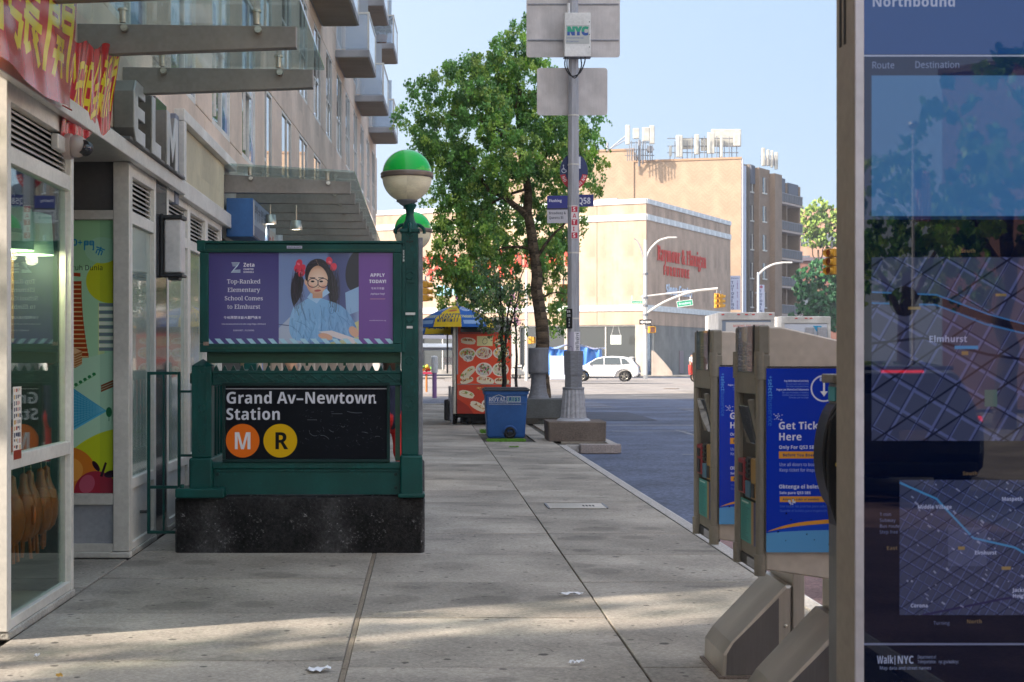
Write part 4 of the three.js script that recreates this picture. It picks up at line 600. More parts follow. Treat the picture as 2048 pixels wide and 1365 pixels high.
    g.strokeStyle = '#e9e6f4'; hanRow(g, ['jin', 'ming', 'yuan', 'kai', 'xiang', 'xin', 'tian', 'yan', 'men', 'zhang', 'shi'], 122, 523, 23, 3, 1.22);
    g.fillStyle = '#e9e6f4'; g.textAlign = 'center'; g.font = '17px sans-serif'; g.fillText('Una escuela primaria de alto rango llega a Elmhurst', 285, 592, 360); g.font = '16px sans-serif'; g.fillText('ELMHURST | FLUSHING', 285, 645);
    g.font = 'bold 40px sans-serif'; g.fillText('APPLY', 1372, 200, 124); g.fillText('TODAY!', 1374, 252, 146); g.font = '20px sans-serif'; g.strokeStyle = '#dcd0ea'; hanRow(g, ['jin', 'tian', 'jin', 'shi', 'xin'], 1320, 285, 20, 2.5, 1.1); g.fillText('¡Aplique hoy!', 1374, 346, 118); g.fillStyle = '#e0a5a0'; g.fillRect(1312, 380, 124, 3); g.fillStyle = '#dcd0ea'; g.font = '13px sans-serif'; g.fillText('enroll@zetaschools.org', 1374, 562, 140);
    g.fillStyle = '#a9d3e6'; for (let x = -40; x < 1500; x += 86.5) { g.beginPath(); g.moveTo(x + 0, 706); g.lineTo(x + 44, 706); g.lineTo(x + 84, 750); g.lineTo(x + 40, 750); g.fill(); }
  });
  mesh('poster', plain(new THREE.PlaneGeometry(w - 0.14, h - 0.138)), M([1, 1, 1], { map: ad, roughness: 0.12, specularIntensity: 0.7 }), t, [0, -0.001, 0.005]);
  const lab = print(160, 32, (g) => { g.fillStyle = '#bcbccf'; g.fillRect(0, 0, 160, 32); g.fillStyle = '#2a2a55'; g.font = 'bold 25px sans-serif'; g.fillText('OUTFRONT/', 8, 26, 146); });
  panel('maker_plate', 0.125, 0.022, lab, 0.004, mat.greenDark, t, [-0.05, h / 2 - 0.03, z + 0.004]);
  const num = print(32, 128, (g) => { g.fillStyle = '#23423f'; g.fillRect(0, 0, 32, 128); g.fillStyle = '#e8ece8'; g.font = 'bold 30px sans-serif'; [...'2179'].forEach((c, i) => g.fillText(c, 7, 29 + i * 30)); });
  panel('number_plate', 0.025, 0.105, num, 0.004, mat.greenDark, t, [w / 2 + 0.016, h / 2 - 0.10, z - 0.014]);
  mesh('corner_rust', span(-w / 2 + 0.03, -w / 2 + 0.075, -h / 2 + 0.055, -h / 2 + 0.085, z - 0.01, z + 0.003, 0.003), M([0.42, 0.30, 0.24], { map: T.speck, roughness: 0.9 }), t);
}
{ // station sign
  const t = thing('station_sign', 'black enamel station name sign with orange and yellow route circles', 'sign', [-0.972, 1.066, -11.65]);
  const s = print(1344, 604, (g, W, H) => {
    g.fillStyle = '#0d1119'; g.fillRect(0, 0, W, H); g.fillStyle = '#c4c4cb'; g.fillRect(8, 22, W - 16, 5);
    g.fillStyle = '#d4d5df'; g.font = 'bold 132px sans-serif'; g.fillText('Grand Av–Newtown', 8, 146, 1250); g.fillText('Station', 8, 280, 460);
    g.fillStyle = '#e8701c'; g.beginPath(); g.arc(148, 452, 139, 0, 7); g.fill(); g.fillStyle = '#d9ab10'; g.beginPath(); g.arc(458, 452, 139, 0, 7); g.fill();
    g.textAlign = 'center'; g.font = 'bold 196px sans-serif'; g.fillStyle = '#e3dfe2'; g.fillText('M', 148, 522, 160); g.fillStyle = '#15151a'; g.fillText('R', 462, 522, 130);
    const r = rng(14); g.strokeStyle = 'rgba(190,195,205,0.55)'; for (let i = 0; i < 120; i++) { const x = 620 + r() * 680, y = 190 + r() * 340; g.lineWidth = 1 + r() * 2.5; g.globalAlpha = 0.2 + r() * 0.6; g.beginPath(); g.moveTo(x, y); g.quadraticCurveTo(x + r() * 16 - 8, y + r() * 24 - 12, x + r() * 40 - 20, y + r() * 30 - 12); g.stroke(); }
    g.globalAlpha = 0.8; g.lineWidth = 4; for (const [x, y, w] of [[700, 390, 60], [790, 410, 70], [860, 360, 40], [960, 330, 30], [1130, 380, 50], [1240, 420, 40], [880, 230, 90], [680, 280, 80], [1010, 210, 120]]) { g.beginPath(); g.moveTo(x, y); g.quadraticCurveTo(x + w * 0.5, y + 30 - (x % 50), x + w, y + (x % 40)); g.stroke(); } g.globalAlpha = 1;
    g.fillStyle = '#0d1119'; g.fillRect(1236, 80, 14, 46);
  });
  mesh('frame', [span(-0.685, 0.685, 0.30, 0.325, -0.05, 0.012, 0.004), span(-0.685, 0.685, -0.325, -0.30, -0.05, 0.012, 0.004), span(-0.685, -0.66, -0.299, 0.299, -0.05, 0.012, 0.004), span(0.66, 0.685, -0.299, 0.299, -0.05, 0.012, 0.004), span(-0.68, 0.68, -0.32, 0.32, -0.06, -0.02)], mat.greenDark, t);
  mesh('face', plain(new THREE.PlaneGeometry(1.335, 0.60)), M([1, 1, 1], { map: s, roughness: 0.35, specularIntensity: 0.18 }), t, [0, 0, -0.004]);
}
{ // small gate between the building and the entrance
  const t = thing('iron_gate', 'narrow open green iron gate frame beside the black concrete base', 'gate', [0, 0, -11.95]);
  const x = (p) => U(p, 11.95), y = (p) => V(p, 11.95), b = (p0, p1, q0, q1) => span(x(p0), x(p1), y(q1), y(q0), -0.014, 0.014, 0.004);
  mesh('frame', [b(294, 300, 744, 1068), b(355, 361, 744, 978), b(300, 355, 744, 750), b(300, 355, 972, 978), b(300, 350, 1062, 1068)], mat.green, t);
  mesh('picket', b(325, 329, 750, 1062), mat.green, t); mesh('tie_bar', [b(361, 386, 781, 786), b(361, 386, 909, 914)], mat.green, t);
  mesh('latch', [b(272, 294, 1021, 1027), b(270, 276, 1014, 1034)], mat.blackPlastic, t);
}
// ---------------------------------------------------------------- people behind the entrance and far off
function person(name, label, pos, turn, o) {
  const t = thing(name, label, 'person', pos, turn, o.group), H = o.h || 1.65, k = H / 1.7, pose = o.pose || {};
  const J = { hip: [0, 0.93, 0], waist: [0, 1.08, 0.0], chest: [0, 1.30, 0.0], neck: [0, 1.46, 0.0], head: [0, 1.585, 0.015] };
  const bones = [['hip', [-0.07, 0.93, 0], [0.07, 0.93, 0], 0.125, 0.125, 1], ['torso', J.hip, J.waist, 0.13, 0.125, 0], ['torso', J.waist, J.chest, 0.13, 0.145, 0], ['sh', [-0.15, 1.38, 0], [0.15, 1.38, 0], 0.07, 0.07, 0], ['neck', J.chest, J.neck, 0.075, 0.055, 2], ['head', [0, 1.56, 0.02], [0, 1.63, 0], 0.085, 0.095, 2], ['nose', [0, 1.575, 0.10], [0, 1.56, 0.115], 0.014, 0.016, 2]];
  for (const s of [-1, 1]) {
    const st = (pose.stride || 0.12) * s, kn = [s * 0.095, 0.50, st * 0.6 + 0.03], an = [s * 0.10, 0.09, st - 0.03];
    bones.push(['leg', [s * 0.09, 0.90, 0], kn, 0.088, 0.058, 1], ['leg', kn, an, 0.058, 0.042, 1], ['foot', [an[0], 0.045, an[2]], [an[0] + s * 0.02, 0.035, an[2] + 0.15], 0.042, 0.036, 3]);
    const el = [s * 0.23, 1.10, -0.02 + (pose.arm || 0) * 0.1], wr = [s * 0.22, 0.90 + (pose.arm || 0) * 0.16, 0.07 + (pose.arm || 0) * 0.16];
    bones.push(['arm', [s * 0.185, 1.37, 0], el, 0.052, 0.043, 0], ['arm', el, wr, 0.042, 0.032, o.sleeve ? 0 : 2], ['hand', wr, [wr[0], wr[1] - 0.07, wr[2] + 0.03], 0.03, 0.03, 2]);
    for (let f = 0; f < 4; f++) bones.push(['finger', [wr[0], wr[1] - 0.075, wr[2] + 0.012 + f * 0.014], [wr[0] - s * 0.012, wr[1] - 0.145 + Math.abs(f - 1.5) * 0.008, wr[2] + 0.03 + f * 0.014], 0.009, 0.008, 2]);
    bones.push(['finger', [wr[0], wr[1] - 0.03, wr[2] + 0.04], [wr[0] - s * 0.01, wr[1] - 0.085, wr[2] + 0.075], 0.011, 0.009, 2]);
  }
  const res = o.res || 56, mc = new MarchingCubes(res, mat.white, false, false, 60000), ext_ = 0.95, cy = 0.86, half = res / 2;
  const dist = (x, y, z) => { let acc = 0, best = 1e9, kind = 0; for (const [, a, b, ra, rb, c] of bones) { const bx = b[0] - a[0], by = b[1] - a[1], bz = b[2] - a[2], px = x - a[0], py = y - a[1], pz = z - a[2], h = clamp((px * bx + py * by + pz * bz) / (bx * bx + by * by + bz * bz)); const d = Math.hypot(px - bx * h, py - by * h, pz - bz * h) - (ra + (rb - ra) * h); acc += Math.exp(-d * 42); if (d < best) { best = d; kind = c; } } return [-Math.log(acc) / 42, kind]; };
  mc.isolation = 0; mc.reset();
  for (let kz = 0; kz < res; kz++) for (let j = 0; j < res; j++) for (let i = 0; i < res; i++) { const x = (i - half) / half * ext_ * 0.5, y = (j - half) / half * ext_ + cy, z = (kz - half) / half * ext_ * 0.5; mc.field[i + j * res + kz * res * res] = -dist(x, y, z)[0]; }
  mc.update();
  const n = mc.count, p = mc.positionArray.slice(0, n * 3), colr = new Float32Array(n * 3), cs = [o.top, o.legs, o.skin || [0.45, 0.27, 0.18], [0.05, 0.05, 0.05]];
  for (let i = 0; i < n; i++) { const x = p[i * 3] * ext_ * 0.5, y = p[i * 3 + 1] * ext_ + cy, z = p[i * 3 + 2] * ext_ * 0.5; p.set([x * k, y * k, z * k], i * 3); const c = cs[dist(x, y, z)[1]]; colr.set(c, i * 3); }
  const g = new THREE.BufferGeometry(); g.setAttribute('position', new THREE.BufferAttribute(p, 3)); g.setAttribute('color', new THREE.BufferAttribute(colr, 3)); g.computeVertexNormals();
  const nr = g.attributes.normal; const mN = mc.normalArray.slice(0, n * 3); for (let i = 0; i < n; i++) { const q = new THREE.Vector3(mN[i * 3], mN[i * 3 + 1], mN[i * 3 + 2]).normalize(); nr.setXYZ(i, q.x, q.y, q.z); }
  const b = new THREE.Mesh(g, new THREE.MeshPhysicalMaterial({ vertexColors: true, roughness: 0.85 })); b.name = 'body'; b.castShadow = b.receiveShadow = true; t.add(b);
  mesh('eye', [-1, 1].map((s) => plain(new THREE.SphereGeometry(0.012 * k, 8, 6).translate(s * 0.034 * k, 1.595 * k, 0.092 * k))), mat.rubber, t);
  mesh('mouth', box(0.04 * k, 0.008 * k, 0.01, 0, 1.535 * k, 0.097 * k, 0.002), M([0.3, 0.1, 0.08]), t);
  if (o.hair) { const hg = new THREE.SphereGeometry(0.112 * k, 20, 14); const hp = hg.attributes.position, r = rng(o.seed || 2); for (let i = 0; i < hp.count; i++) { const f = 0.94 + r() * 0.14; hp.setXYZ(i, hp.getX(i) * f, hp.getY(i) * f * (o.long && hp.getY(i) < 0 ? 1.7 : 1), hp.getZ(i) * f); } hg.translate(0, 1.625 * k, -0.028 * k); hg.computeVertexNormals(); mesh('hair', plain(hg), M(o.hair, { roughness: 0.9 }), t); }
  if (o.cap) { mesh('cap', [lathe([[0.112 * k, 0], [0.108 * k, 0.05 * k], [0.07 * k, 0.095 * k], [0.001, 0.108 * k]], 20).translate(0, 1.63 * k, 0), box(0.14 * k, 0.012, 0.10 * k, 0, 1.635 * k, 0.13 * k, 0.004)], M(o.cap, { roughness: 0.9 }), t); }
  return t;
}
person('person', 'person with brown hair, dark top and red trousers behind the station sign', [-0.41, 0, -17.0], -2.6, { h: 1.60, top: [0.02, 0.025, 0.06], legs: [0.55, 0.02, 0.02], hair: [0.07, 0.035, 0.02], long: 1, sleeve: 1, seed: 4 });
person('person', 'person in a tan cap and beige top behind the toothed green rail', [-2.18, 0, -17.6], 0.4, { h: 1.56, top: [0.35, 0.3, 0.24], legs: [0.1, 0.1, 0.13], cap: [0.5, 0.38, 0.22], sleeve: 1, seed: 6 });
person('person', 'grey haired person in a pale jacket behind the toothed green rail', [-1.72, 0, -18.3], 0.2, { h: 1.57, top: [0.45, 0.44, 0.46], legs: [0.08, 0.09, 0.14], hair: [0.32, 0.30, 0.29], sleeve: 1, seed: 8 });
// ---------------------------------------------------------------- ticket machines
{
  const side = print(700, 900, (g, W, H) => {
    g.fillStyle = '#0c38c0'; g.fillRect(0, 0, W, H);
    g.fillStyle = '#62a8e0'; g.beginPath(); g.moveTo(0, 806); g.bezierCurveTo(200, 786, 450, 786, 700, 800); g.lineTo(700, 900); g.lineTo(0, 900); g.fill();
    g.fillStyle = '#1b4ccb'; g.beginPath(); g.moveTo(0, 806); g.bezierCurveTo(200, 750, 420, 740, 700, 752); g.lineTo(700, 800); g.bezierCurveTo(450, 786, 200, 786, 0, 806); g.fill();
    g.fillStyle = '#e3a13c'; g.beginPath(); g.moveTo(4, 800); g.bezierCurveTo(110, 752, 240, 728, 700, 732); g.lineTo(700, 758); g.bezierCurveTo(330, 748, 150, 764, 4, 800); g.fill();
    g.save(); g.translate(16, 36); g.rotate(Math.PI / 2); g.fillStyle = '#5fa9ea'; g.font = 'bold 30px sans-serif'; g.fillText('+', 0, 6, 14); g.fillText('select', 16, 6); const sw = g.measureText('select').width; g.font = '30px sans-serif'; g.fillStyle = '#3f86d8'; g.fillText('busservice', 18 + sw, 6); g.restore();
    g.fillStyle = '#e9edf7'; g.textAlign = 'right'; g.font = 'bold 13px sans-serif'; g.fillText('Pay With MetroCard Only', 208, 66, 120); g.fillText('Pague con MetroCard Solamente', 208, 108, 158); g.font = '11px sans-serif'; g.fillStyle = '#9db4ea'; ['Do not insert cash or coins', 'No bills accepted here'].forEach((s, i) => g.fillText(s, 208, 80 + i * 12, 110)); ['No use monedas ni billetes', 'Cambio solo en otra máquina', 'Gracias por su viaje'].forEach((s, i) => g.fillText(s, 208, 122 + i * 12, 130));
    g.textAlign = 'left'; g.fillStyle = '#e9edf7'; g.font = 'bold 50px sans-serif'; g.fillText('Get Tickets', 59, 298, 272); g.fillText('Here', 59, 352, 116); g.font = 'bold 23px sans-serif'; g.fillText('Only For Q53 SBS', 62, 394, 190);
    g.fillStyle = '#e3a13c'; g.fillRect(62, 406, 330, 35); g.fillRect(66, 626, 320, 28); g.fillStyle = '#16307f'; g.font = 'bold 20px sans-serif'; g.fillText('Before You Board Bus', 80, 431, 212); g.font = 'bold 15px sans-serif'; g.fillText('Antes de subir al autobús', 80, 646, 180);
    g.fillStyle = '#c9d4f1'; g.font = '21px sans-serif'; g.fillText('Use all doors to board the bus', 64, 478, 262); g.fillText('Keep ticket for inspection', 64, 505, 224);
    g.fillStyle = '#e9edf7'; g.font = 'bold 26px sans-serif'; g.fillText('Obtenga el boleto aquí', 62, 588, 270); g.font = 'bold 18px sans-serif'; g.fillText('Solo para Q53 SBS', 64, 615, 168); g.fillStyle = '#5f84d6'; g.font = '16px sans-serif'; g.fillText('Use todas las puertas para subir', 66, 680, 240); g.fillText('Guarde el boleto para inspección', 66, 702, 240);
    g.strokeStyle = '#e9edf7'; g.lineWidth = 8; g.beginPath(); g.arc(283, 98, 62, 0, 7); g.stroke(); g.fillStyle = '#b9c6ee'; g.fillRect(262, 44, 44, 18); g.fillStyle = '#fff'; g.fillRect(278, 62, 10, 54); g.beginPath(); g.moveTo(264, 112); g.lineTo(302, 112); g.lineTo(283, 138); g.fill();
    const r = rng(6); g.fillStyle = '#cfd6e6'; for (let i = 0; i < 18; i++) g.fillRect(35 + r() * 40, 220 + r() * 30, 3 + r() * 5, 2 + r() * 4); for (let i = 0; i < 14; i++) g.fillRect(104 + r() * 30, 640 + r() * 22, 5 + r() * 10, 3 + r() * 8); g.fillStyle = '#06103a'; for (let i = 0; i < 9; i++) { g.beginPath(); g.arc(20 + r() * 300, 600 + r() * 280, 2 + r() * 4, 0, 7); g.fill(); }
  });
  const scr = print(192, 256, (g, W, H) => { g.fillStyle = '#1b2040'; g.fillRect(0, 0, 62, H); g.fillStyle = '#8a7434'; g.fillRect(62, 0, 66, H); g.fillStyle = '#74303a'; g.fillRect(128, 0, 64, H); g.fillStyle = 'rgba(235,230,215,0.75)'; const r = rng(2); for (let j = 0; j < 3; j++) for (let i = 0; i < 9; i++) g.fillRect(10 + j * 64, 96 + i * 17, 14 + r() * 30, 5); g.fillRect(0, 92, W, 2); g.fillStyle = '#c9b35a'; g.fillRect(84, 40, 26, 44); g.fillStyle = '#9db2d8'; g.fillRect(20, 26, 24, 36); });
  const instr = print(160, 192, (g) => { g.fillStyle = '#3fa6a0'; g.fillRect(0, 0, 96, 192); g.fillStyle = '#b49358'; g.fillRect(96, 0, 22, 192); g.fillStyle = '#3a3f7c'; g.fillRect(118, 0, 42, 192); g.fillStyle = 'rgba(20,50,60,0.55)'; const r = rng(7); for (let i = 0; i < 17; i++) { g.fillRect(10, 26 + i * 9.5, 36 + r() * 40, 3); g.fillRect(122, 14 + i * 10, 14 + r() * 20, 4); } g.fillStyle = '#d7efe9'; g.fillRect(10, 10, 62, 7); });
  // built round the camera-side edge of the front: local x outwards to the street, z along the kerb, origin on the pavement
  function machine(label, x, d, w) {
    const t = thing('ticket_machine', label, 'ticket machine', [x, 0, -d], 0, 'ticket machines at the bus stop');
    const bz = mat.bronze, ssm = mat.ss, zc = -w / 2, y0 = 0.70, y1 = 1.735;
    // shell with sloping top and bottom
    const prof = [[0.034, y0 - 0.01], [0.30, y0 - 0.05], [0.66, y0 - 0.12], [0.66, 1.60], [0.10, y1 - 0.005], [0.034, y1 - 0.005]];
    mesh('shell', ext(prof, w - 0.02, 0.006).translate(0, 0, -w + 0.01), M([0.70, 0.615, 0.54], { map: T.grime, roughness: 0.5, metalness: 0.1 }), t);
    mesh('panel_seam', [span(0.036, 0.661, 1.556, 1.561, -0.008, 0.001)], mat.rubber, t);
    panel('side_poster', 0.61, 0.785, side, 0.004, mat.blackPlastic, t, [0.032 + 0.305, 1.160, 0.002], 0, { roughness: 0.22, clearcoat: 0.5, clearcoatRoughness: 0.1 });
    // bronze front with round corner posts
    mesh('front_frame', [span(0.0, 0.05, 1.61, y1 + 0.003, -w, 0, 0.01), span(-0.004, 0.05, 1.44, 1.565, -w + 0.04, -0.04, 0.006), span(0.0, 0.05, 1.5, 1.612, -w, -w + 0.05, 0.006), span(0.0, 0.05, 1.5, 1.612, -0.05, 0, 0.006), span(0.012, 0.034, y0 + 0.02, 1.5, -w + 0.01, -w + 0.05), span(0.018, 0.05, y0 + 0.02, 0.86, -w + 0.05, -0.05, 0.004)], bz, t);
    for (const z of [-0.022, -w + 0.022]) { mesh('corner_post', [cyl(0.021, 0.021, 0.80, 0.014, 1.15, z, 18), cyl(0.025, 0.025, 0.12, 0.011, 1.565, z, 18), cyl(0.025, 0.024, 0.09, 0.011, y0 + 0.01, z, 18)], bz, t); }
    mesh('header_screen', plain(new THREE.PlaneGeometry(w * 0.62, 0.20).rotateY(-Math.PI / 2)), M([0.85, 0.85, 0.85], { map: scr, roughness: 0.15, clearcoat: 1, clearcoatRoughness: 0.02 }), t, [-0.006, 1.635, zc]);
    mesh('screen_bezel', [span(-0.004, 0.002, 1.53, 1.74, -w * 0.84, -w * 0.82), span(-0.004, 0.002, 1.53, 1.74, -w * 0.18, -w * 0.16)], mat.blackPlastic, t);
    // curved hood over the reader recess
    mesh('hood', plain(new THREE.SphereGeometry(0.17, 24, 14, 0, Math.PI * 2, Math.PI * 0.5, Math.PI * 0.5).scale(0.16, 0.75, 0.86).translate(0.05, 1.545, zc)), mat.chrome, t);
    mesh('recess', [span(0.026, 0.033, 0.86, 1.44, -w + 0.05, -0.05)], M([0.055, 0.05, 0.045], { roughness: 0.6 }), t);
    mesh('touch_screen', box(0.02, 0.20, w * 0.40, 0, 0, 0, 0.004).rotateZ(0.22), mat.winGlass, t, [0.02, 1.29, zc - 0.02]);
    mesh('screen_surround', [box(0.02, 0.26, w * 0.12, 0, 0, 0, 0.004).rotateZ(0.22)], bz, t, [0.018, 1.29, zc + w * 0.29]);
    mesh('card_slot', [span(0.0, 0.04, 0.99, 1.145, -w * 0.86, -w * 0.60, 0.006)], M([0.28, 0.035, 0.045], { roughness: 0.4 }), t); mesh('slot_mouth', [span(-0.004, 0.002, 1.0, 1.07, -w * 0.80, -w * 0.66), span(-0.004, 0.002, 1.085, 1.125, -w * 0.80, -w * 0.66)], mat.blackPlastic, t);
    mesh('keypad', [span(0.004, 0.04, 1.06, 1.16, -w * 0.56, -w * 0.36, 0.005), ...[0, 1, 2, 3].map((i) => span(-0.002, 0.006, 1.07 + i * 0.022, 1.084 + i * 0.022, -w * 0.53, -w * 0.40))], mat.blackPlastic, t);
    mesh('blue_reader', span(0.0, 0.04, 0.98, 1.055, -w * 0.56, -w * 0.36, 0.005), M([0.06, 0.17, 0.26], { roughness: 0.3 }), t);
    mesh('coin_unit', [span(0.0, 0.04, 0.98, 1.16, -w * 0.32, -w * 0.12, 0.005)], M([0.36, 0.22, 0.06], { roughness: 0.45 }), t); mesh('coin_mouth', span(-0.003, 0.003, 0.99, 1.05, -w * 0.29, -w * 0.16), mat.blackPlastic, t);
    mesh('instructions', plain(new THREE.PlaneGeometry(w * 0.74, 0.19).rotateY(-Math.PI / 2)), M([0.9, 0.9, 0.9], { map: instr, roughness: 0.35 }), t, [0.013, 0.87, zc]);
    mesh('ticket_tray', span(0.012, 0.05, y0 - 0.03, y0 + 0.02, -w + 0.06, -0.06, 0.005), mat.blackPlastic, t);
    mesh('serial_plate', span(0.008, 0.013, y0 - 0.02, y0 + 0.015, -w * 0.55, -w * 0.25), mat.galv, t);
    // pedestal
    mesh('pedestal', span(0.40, 0.46, 0.0, 0.66, -w + 0.0, 0.0, 0.006), ssm, t);
    mesh('foot', ext([[0.05, 0.0], [0.397, 0.0], [0.397, 0.46], [0.365, 0.46], [0.095, 0.175], [0.055, 0.115]], w, 0.012).translate(0, 0, -w), ssm, t);
    mesh('foot_panel', ext([[0.068, 0.015], [0.33, 0.015], [0.33, 0.40], [0.105, 0.175], [0.072, 0.12]], 0.004), M([0.20, 0.19, 0.19], { map: T.brush, roughness: 0.5, metalness: 0.4 }), t, [0, 0, -0.001]); mesh('lock', plain(new THREE.SphereGeometry(0.010, 12, 8).translate(0.365, 0.26, 0.0)), mat.chrome, t);
    mesh('grout', span(0.03, 0.47, -0.01, 0.010, -w - 0.015, 0.015, 0.004), mat.conc, t);
    return t;
  }
  machine('bronze and steel bus ticket machine with blue side poster, farther from the map kiosk', 1.434, 7.1, 0.48);
  machine('bronze and steel bus ticket machine with blue side poster, nearer to the map kiosk', 1.424, 6.08, 0.46);
  // coin machine standing between the ticket machines and the map kiosk
  const t = thing('coin_machine', 'grey steel fare machine with bulging black front half hidden by the map kiosk', 'ticket machine', [1.556, 0, -5.46]);
  const pr = []; for (let i = 0; i <= 14; i++) { const v = i / 14, y = 1.02 + 0.40 * v; pr.push([0.02 - 0.052 * Math.sin(v * Math.PI) ** 0.7, y]); }
  mesh('cabinet', [span(0.03, 0.36, 0.02, 1.50, -0.14, 0, 0.008)], M([0.30, 0.31, 0.32], { map: T.brush, roughness: 0.5, metalness: 0.5 }), t);
  mesh('lid', [span(0.005, 0.36, 1.50, 1.535, -0.15, 0.01, 0.006)], mat.bronze, t);
  mesh('sticker', span(0.024, 0.03, 1.43, 1.485, -0.12, -0.03), M([0.1, 0.42, 0.46]), t);
  mesh('black_front', ext([...pr.reverse().map(([a, b]) => [a, b]), [0.028, 0.95], [0.05, 0.94], [0.05, 1.42]], 0.13, 0.006).translate(0, 0, -0.13), mat.blackPlastic, t);
  mesh('side_bulge', ext([[0.02, 0.95], [0.30, 0.95], [0.30, 1.42], [0.035, 1.42], [-0.008, 1.36], [-0.02, 1.2], [-0.01, 1.04]], 0.02, 0.005), mat.blackPlastic, t, [0, 0, 0.0]);
  for (let i = 0; i < 4; i++) mesh('push_button', plain(new THREE.SphereGeometry(0.010, 10, 8)), M([[0.7, 0.5, 0.05], [0.6, 0.05, 0.04], [0.1, 0.3, 0.5], [0.8, 0.6, 0.1]][i], { roughness: 0.3 }), t, [0.02 + i * 0.017, 1.19 - i * 0.003, 0.024]);
  mesh('window_recess', [span(0.03, 0.075, 1.225, 1.30, 0.019, 0.0225), span(0.085, 0.14, 1.225, 1.30, 0.019, 0.0225), span(0.02, 0.14, 1.33, 1.39, 0.019, 0.0225)], M([0.06, 0.065, 0.07], { roughness: 0.15 }), t);
  mesh('receipt_mouth', ext([[0.05, 0], [0.10, 0.13], [0.12, 0.0]], 0.004).translate(0, 1.03, 0.021), M([0.005, 0.005, 0.006]), t);
  mesh('coin_cup', plain(new THREE.SphereGeometry(0.016, 14, 10).scale(0.8, 1.3, 0.4).translate(0.06, 0.995, 0.022)), mat.chrome, t);
  mesh('door_panel', [span(0.05, 0.34, 0.30, 0.72, 0.0, 0.006, 0.003), span(0.05, 0.34, 0.75, 0.755, 0, 0.004)], mat.ss, t); mesh('door_handle', span(0.07, 0.085, 0.80, 0.9, 0.004, 0.02, 0.004), mat.blackPlastic, t);
}
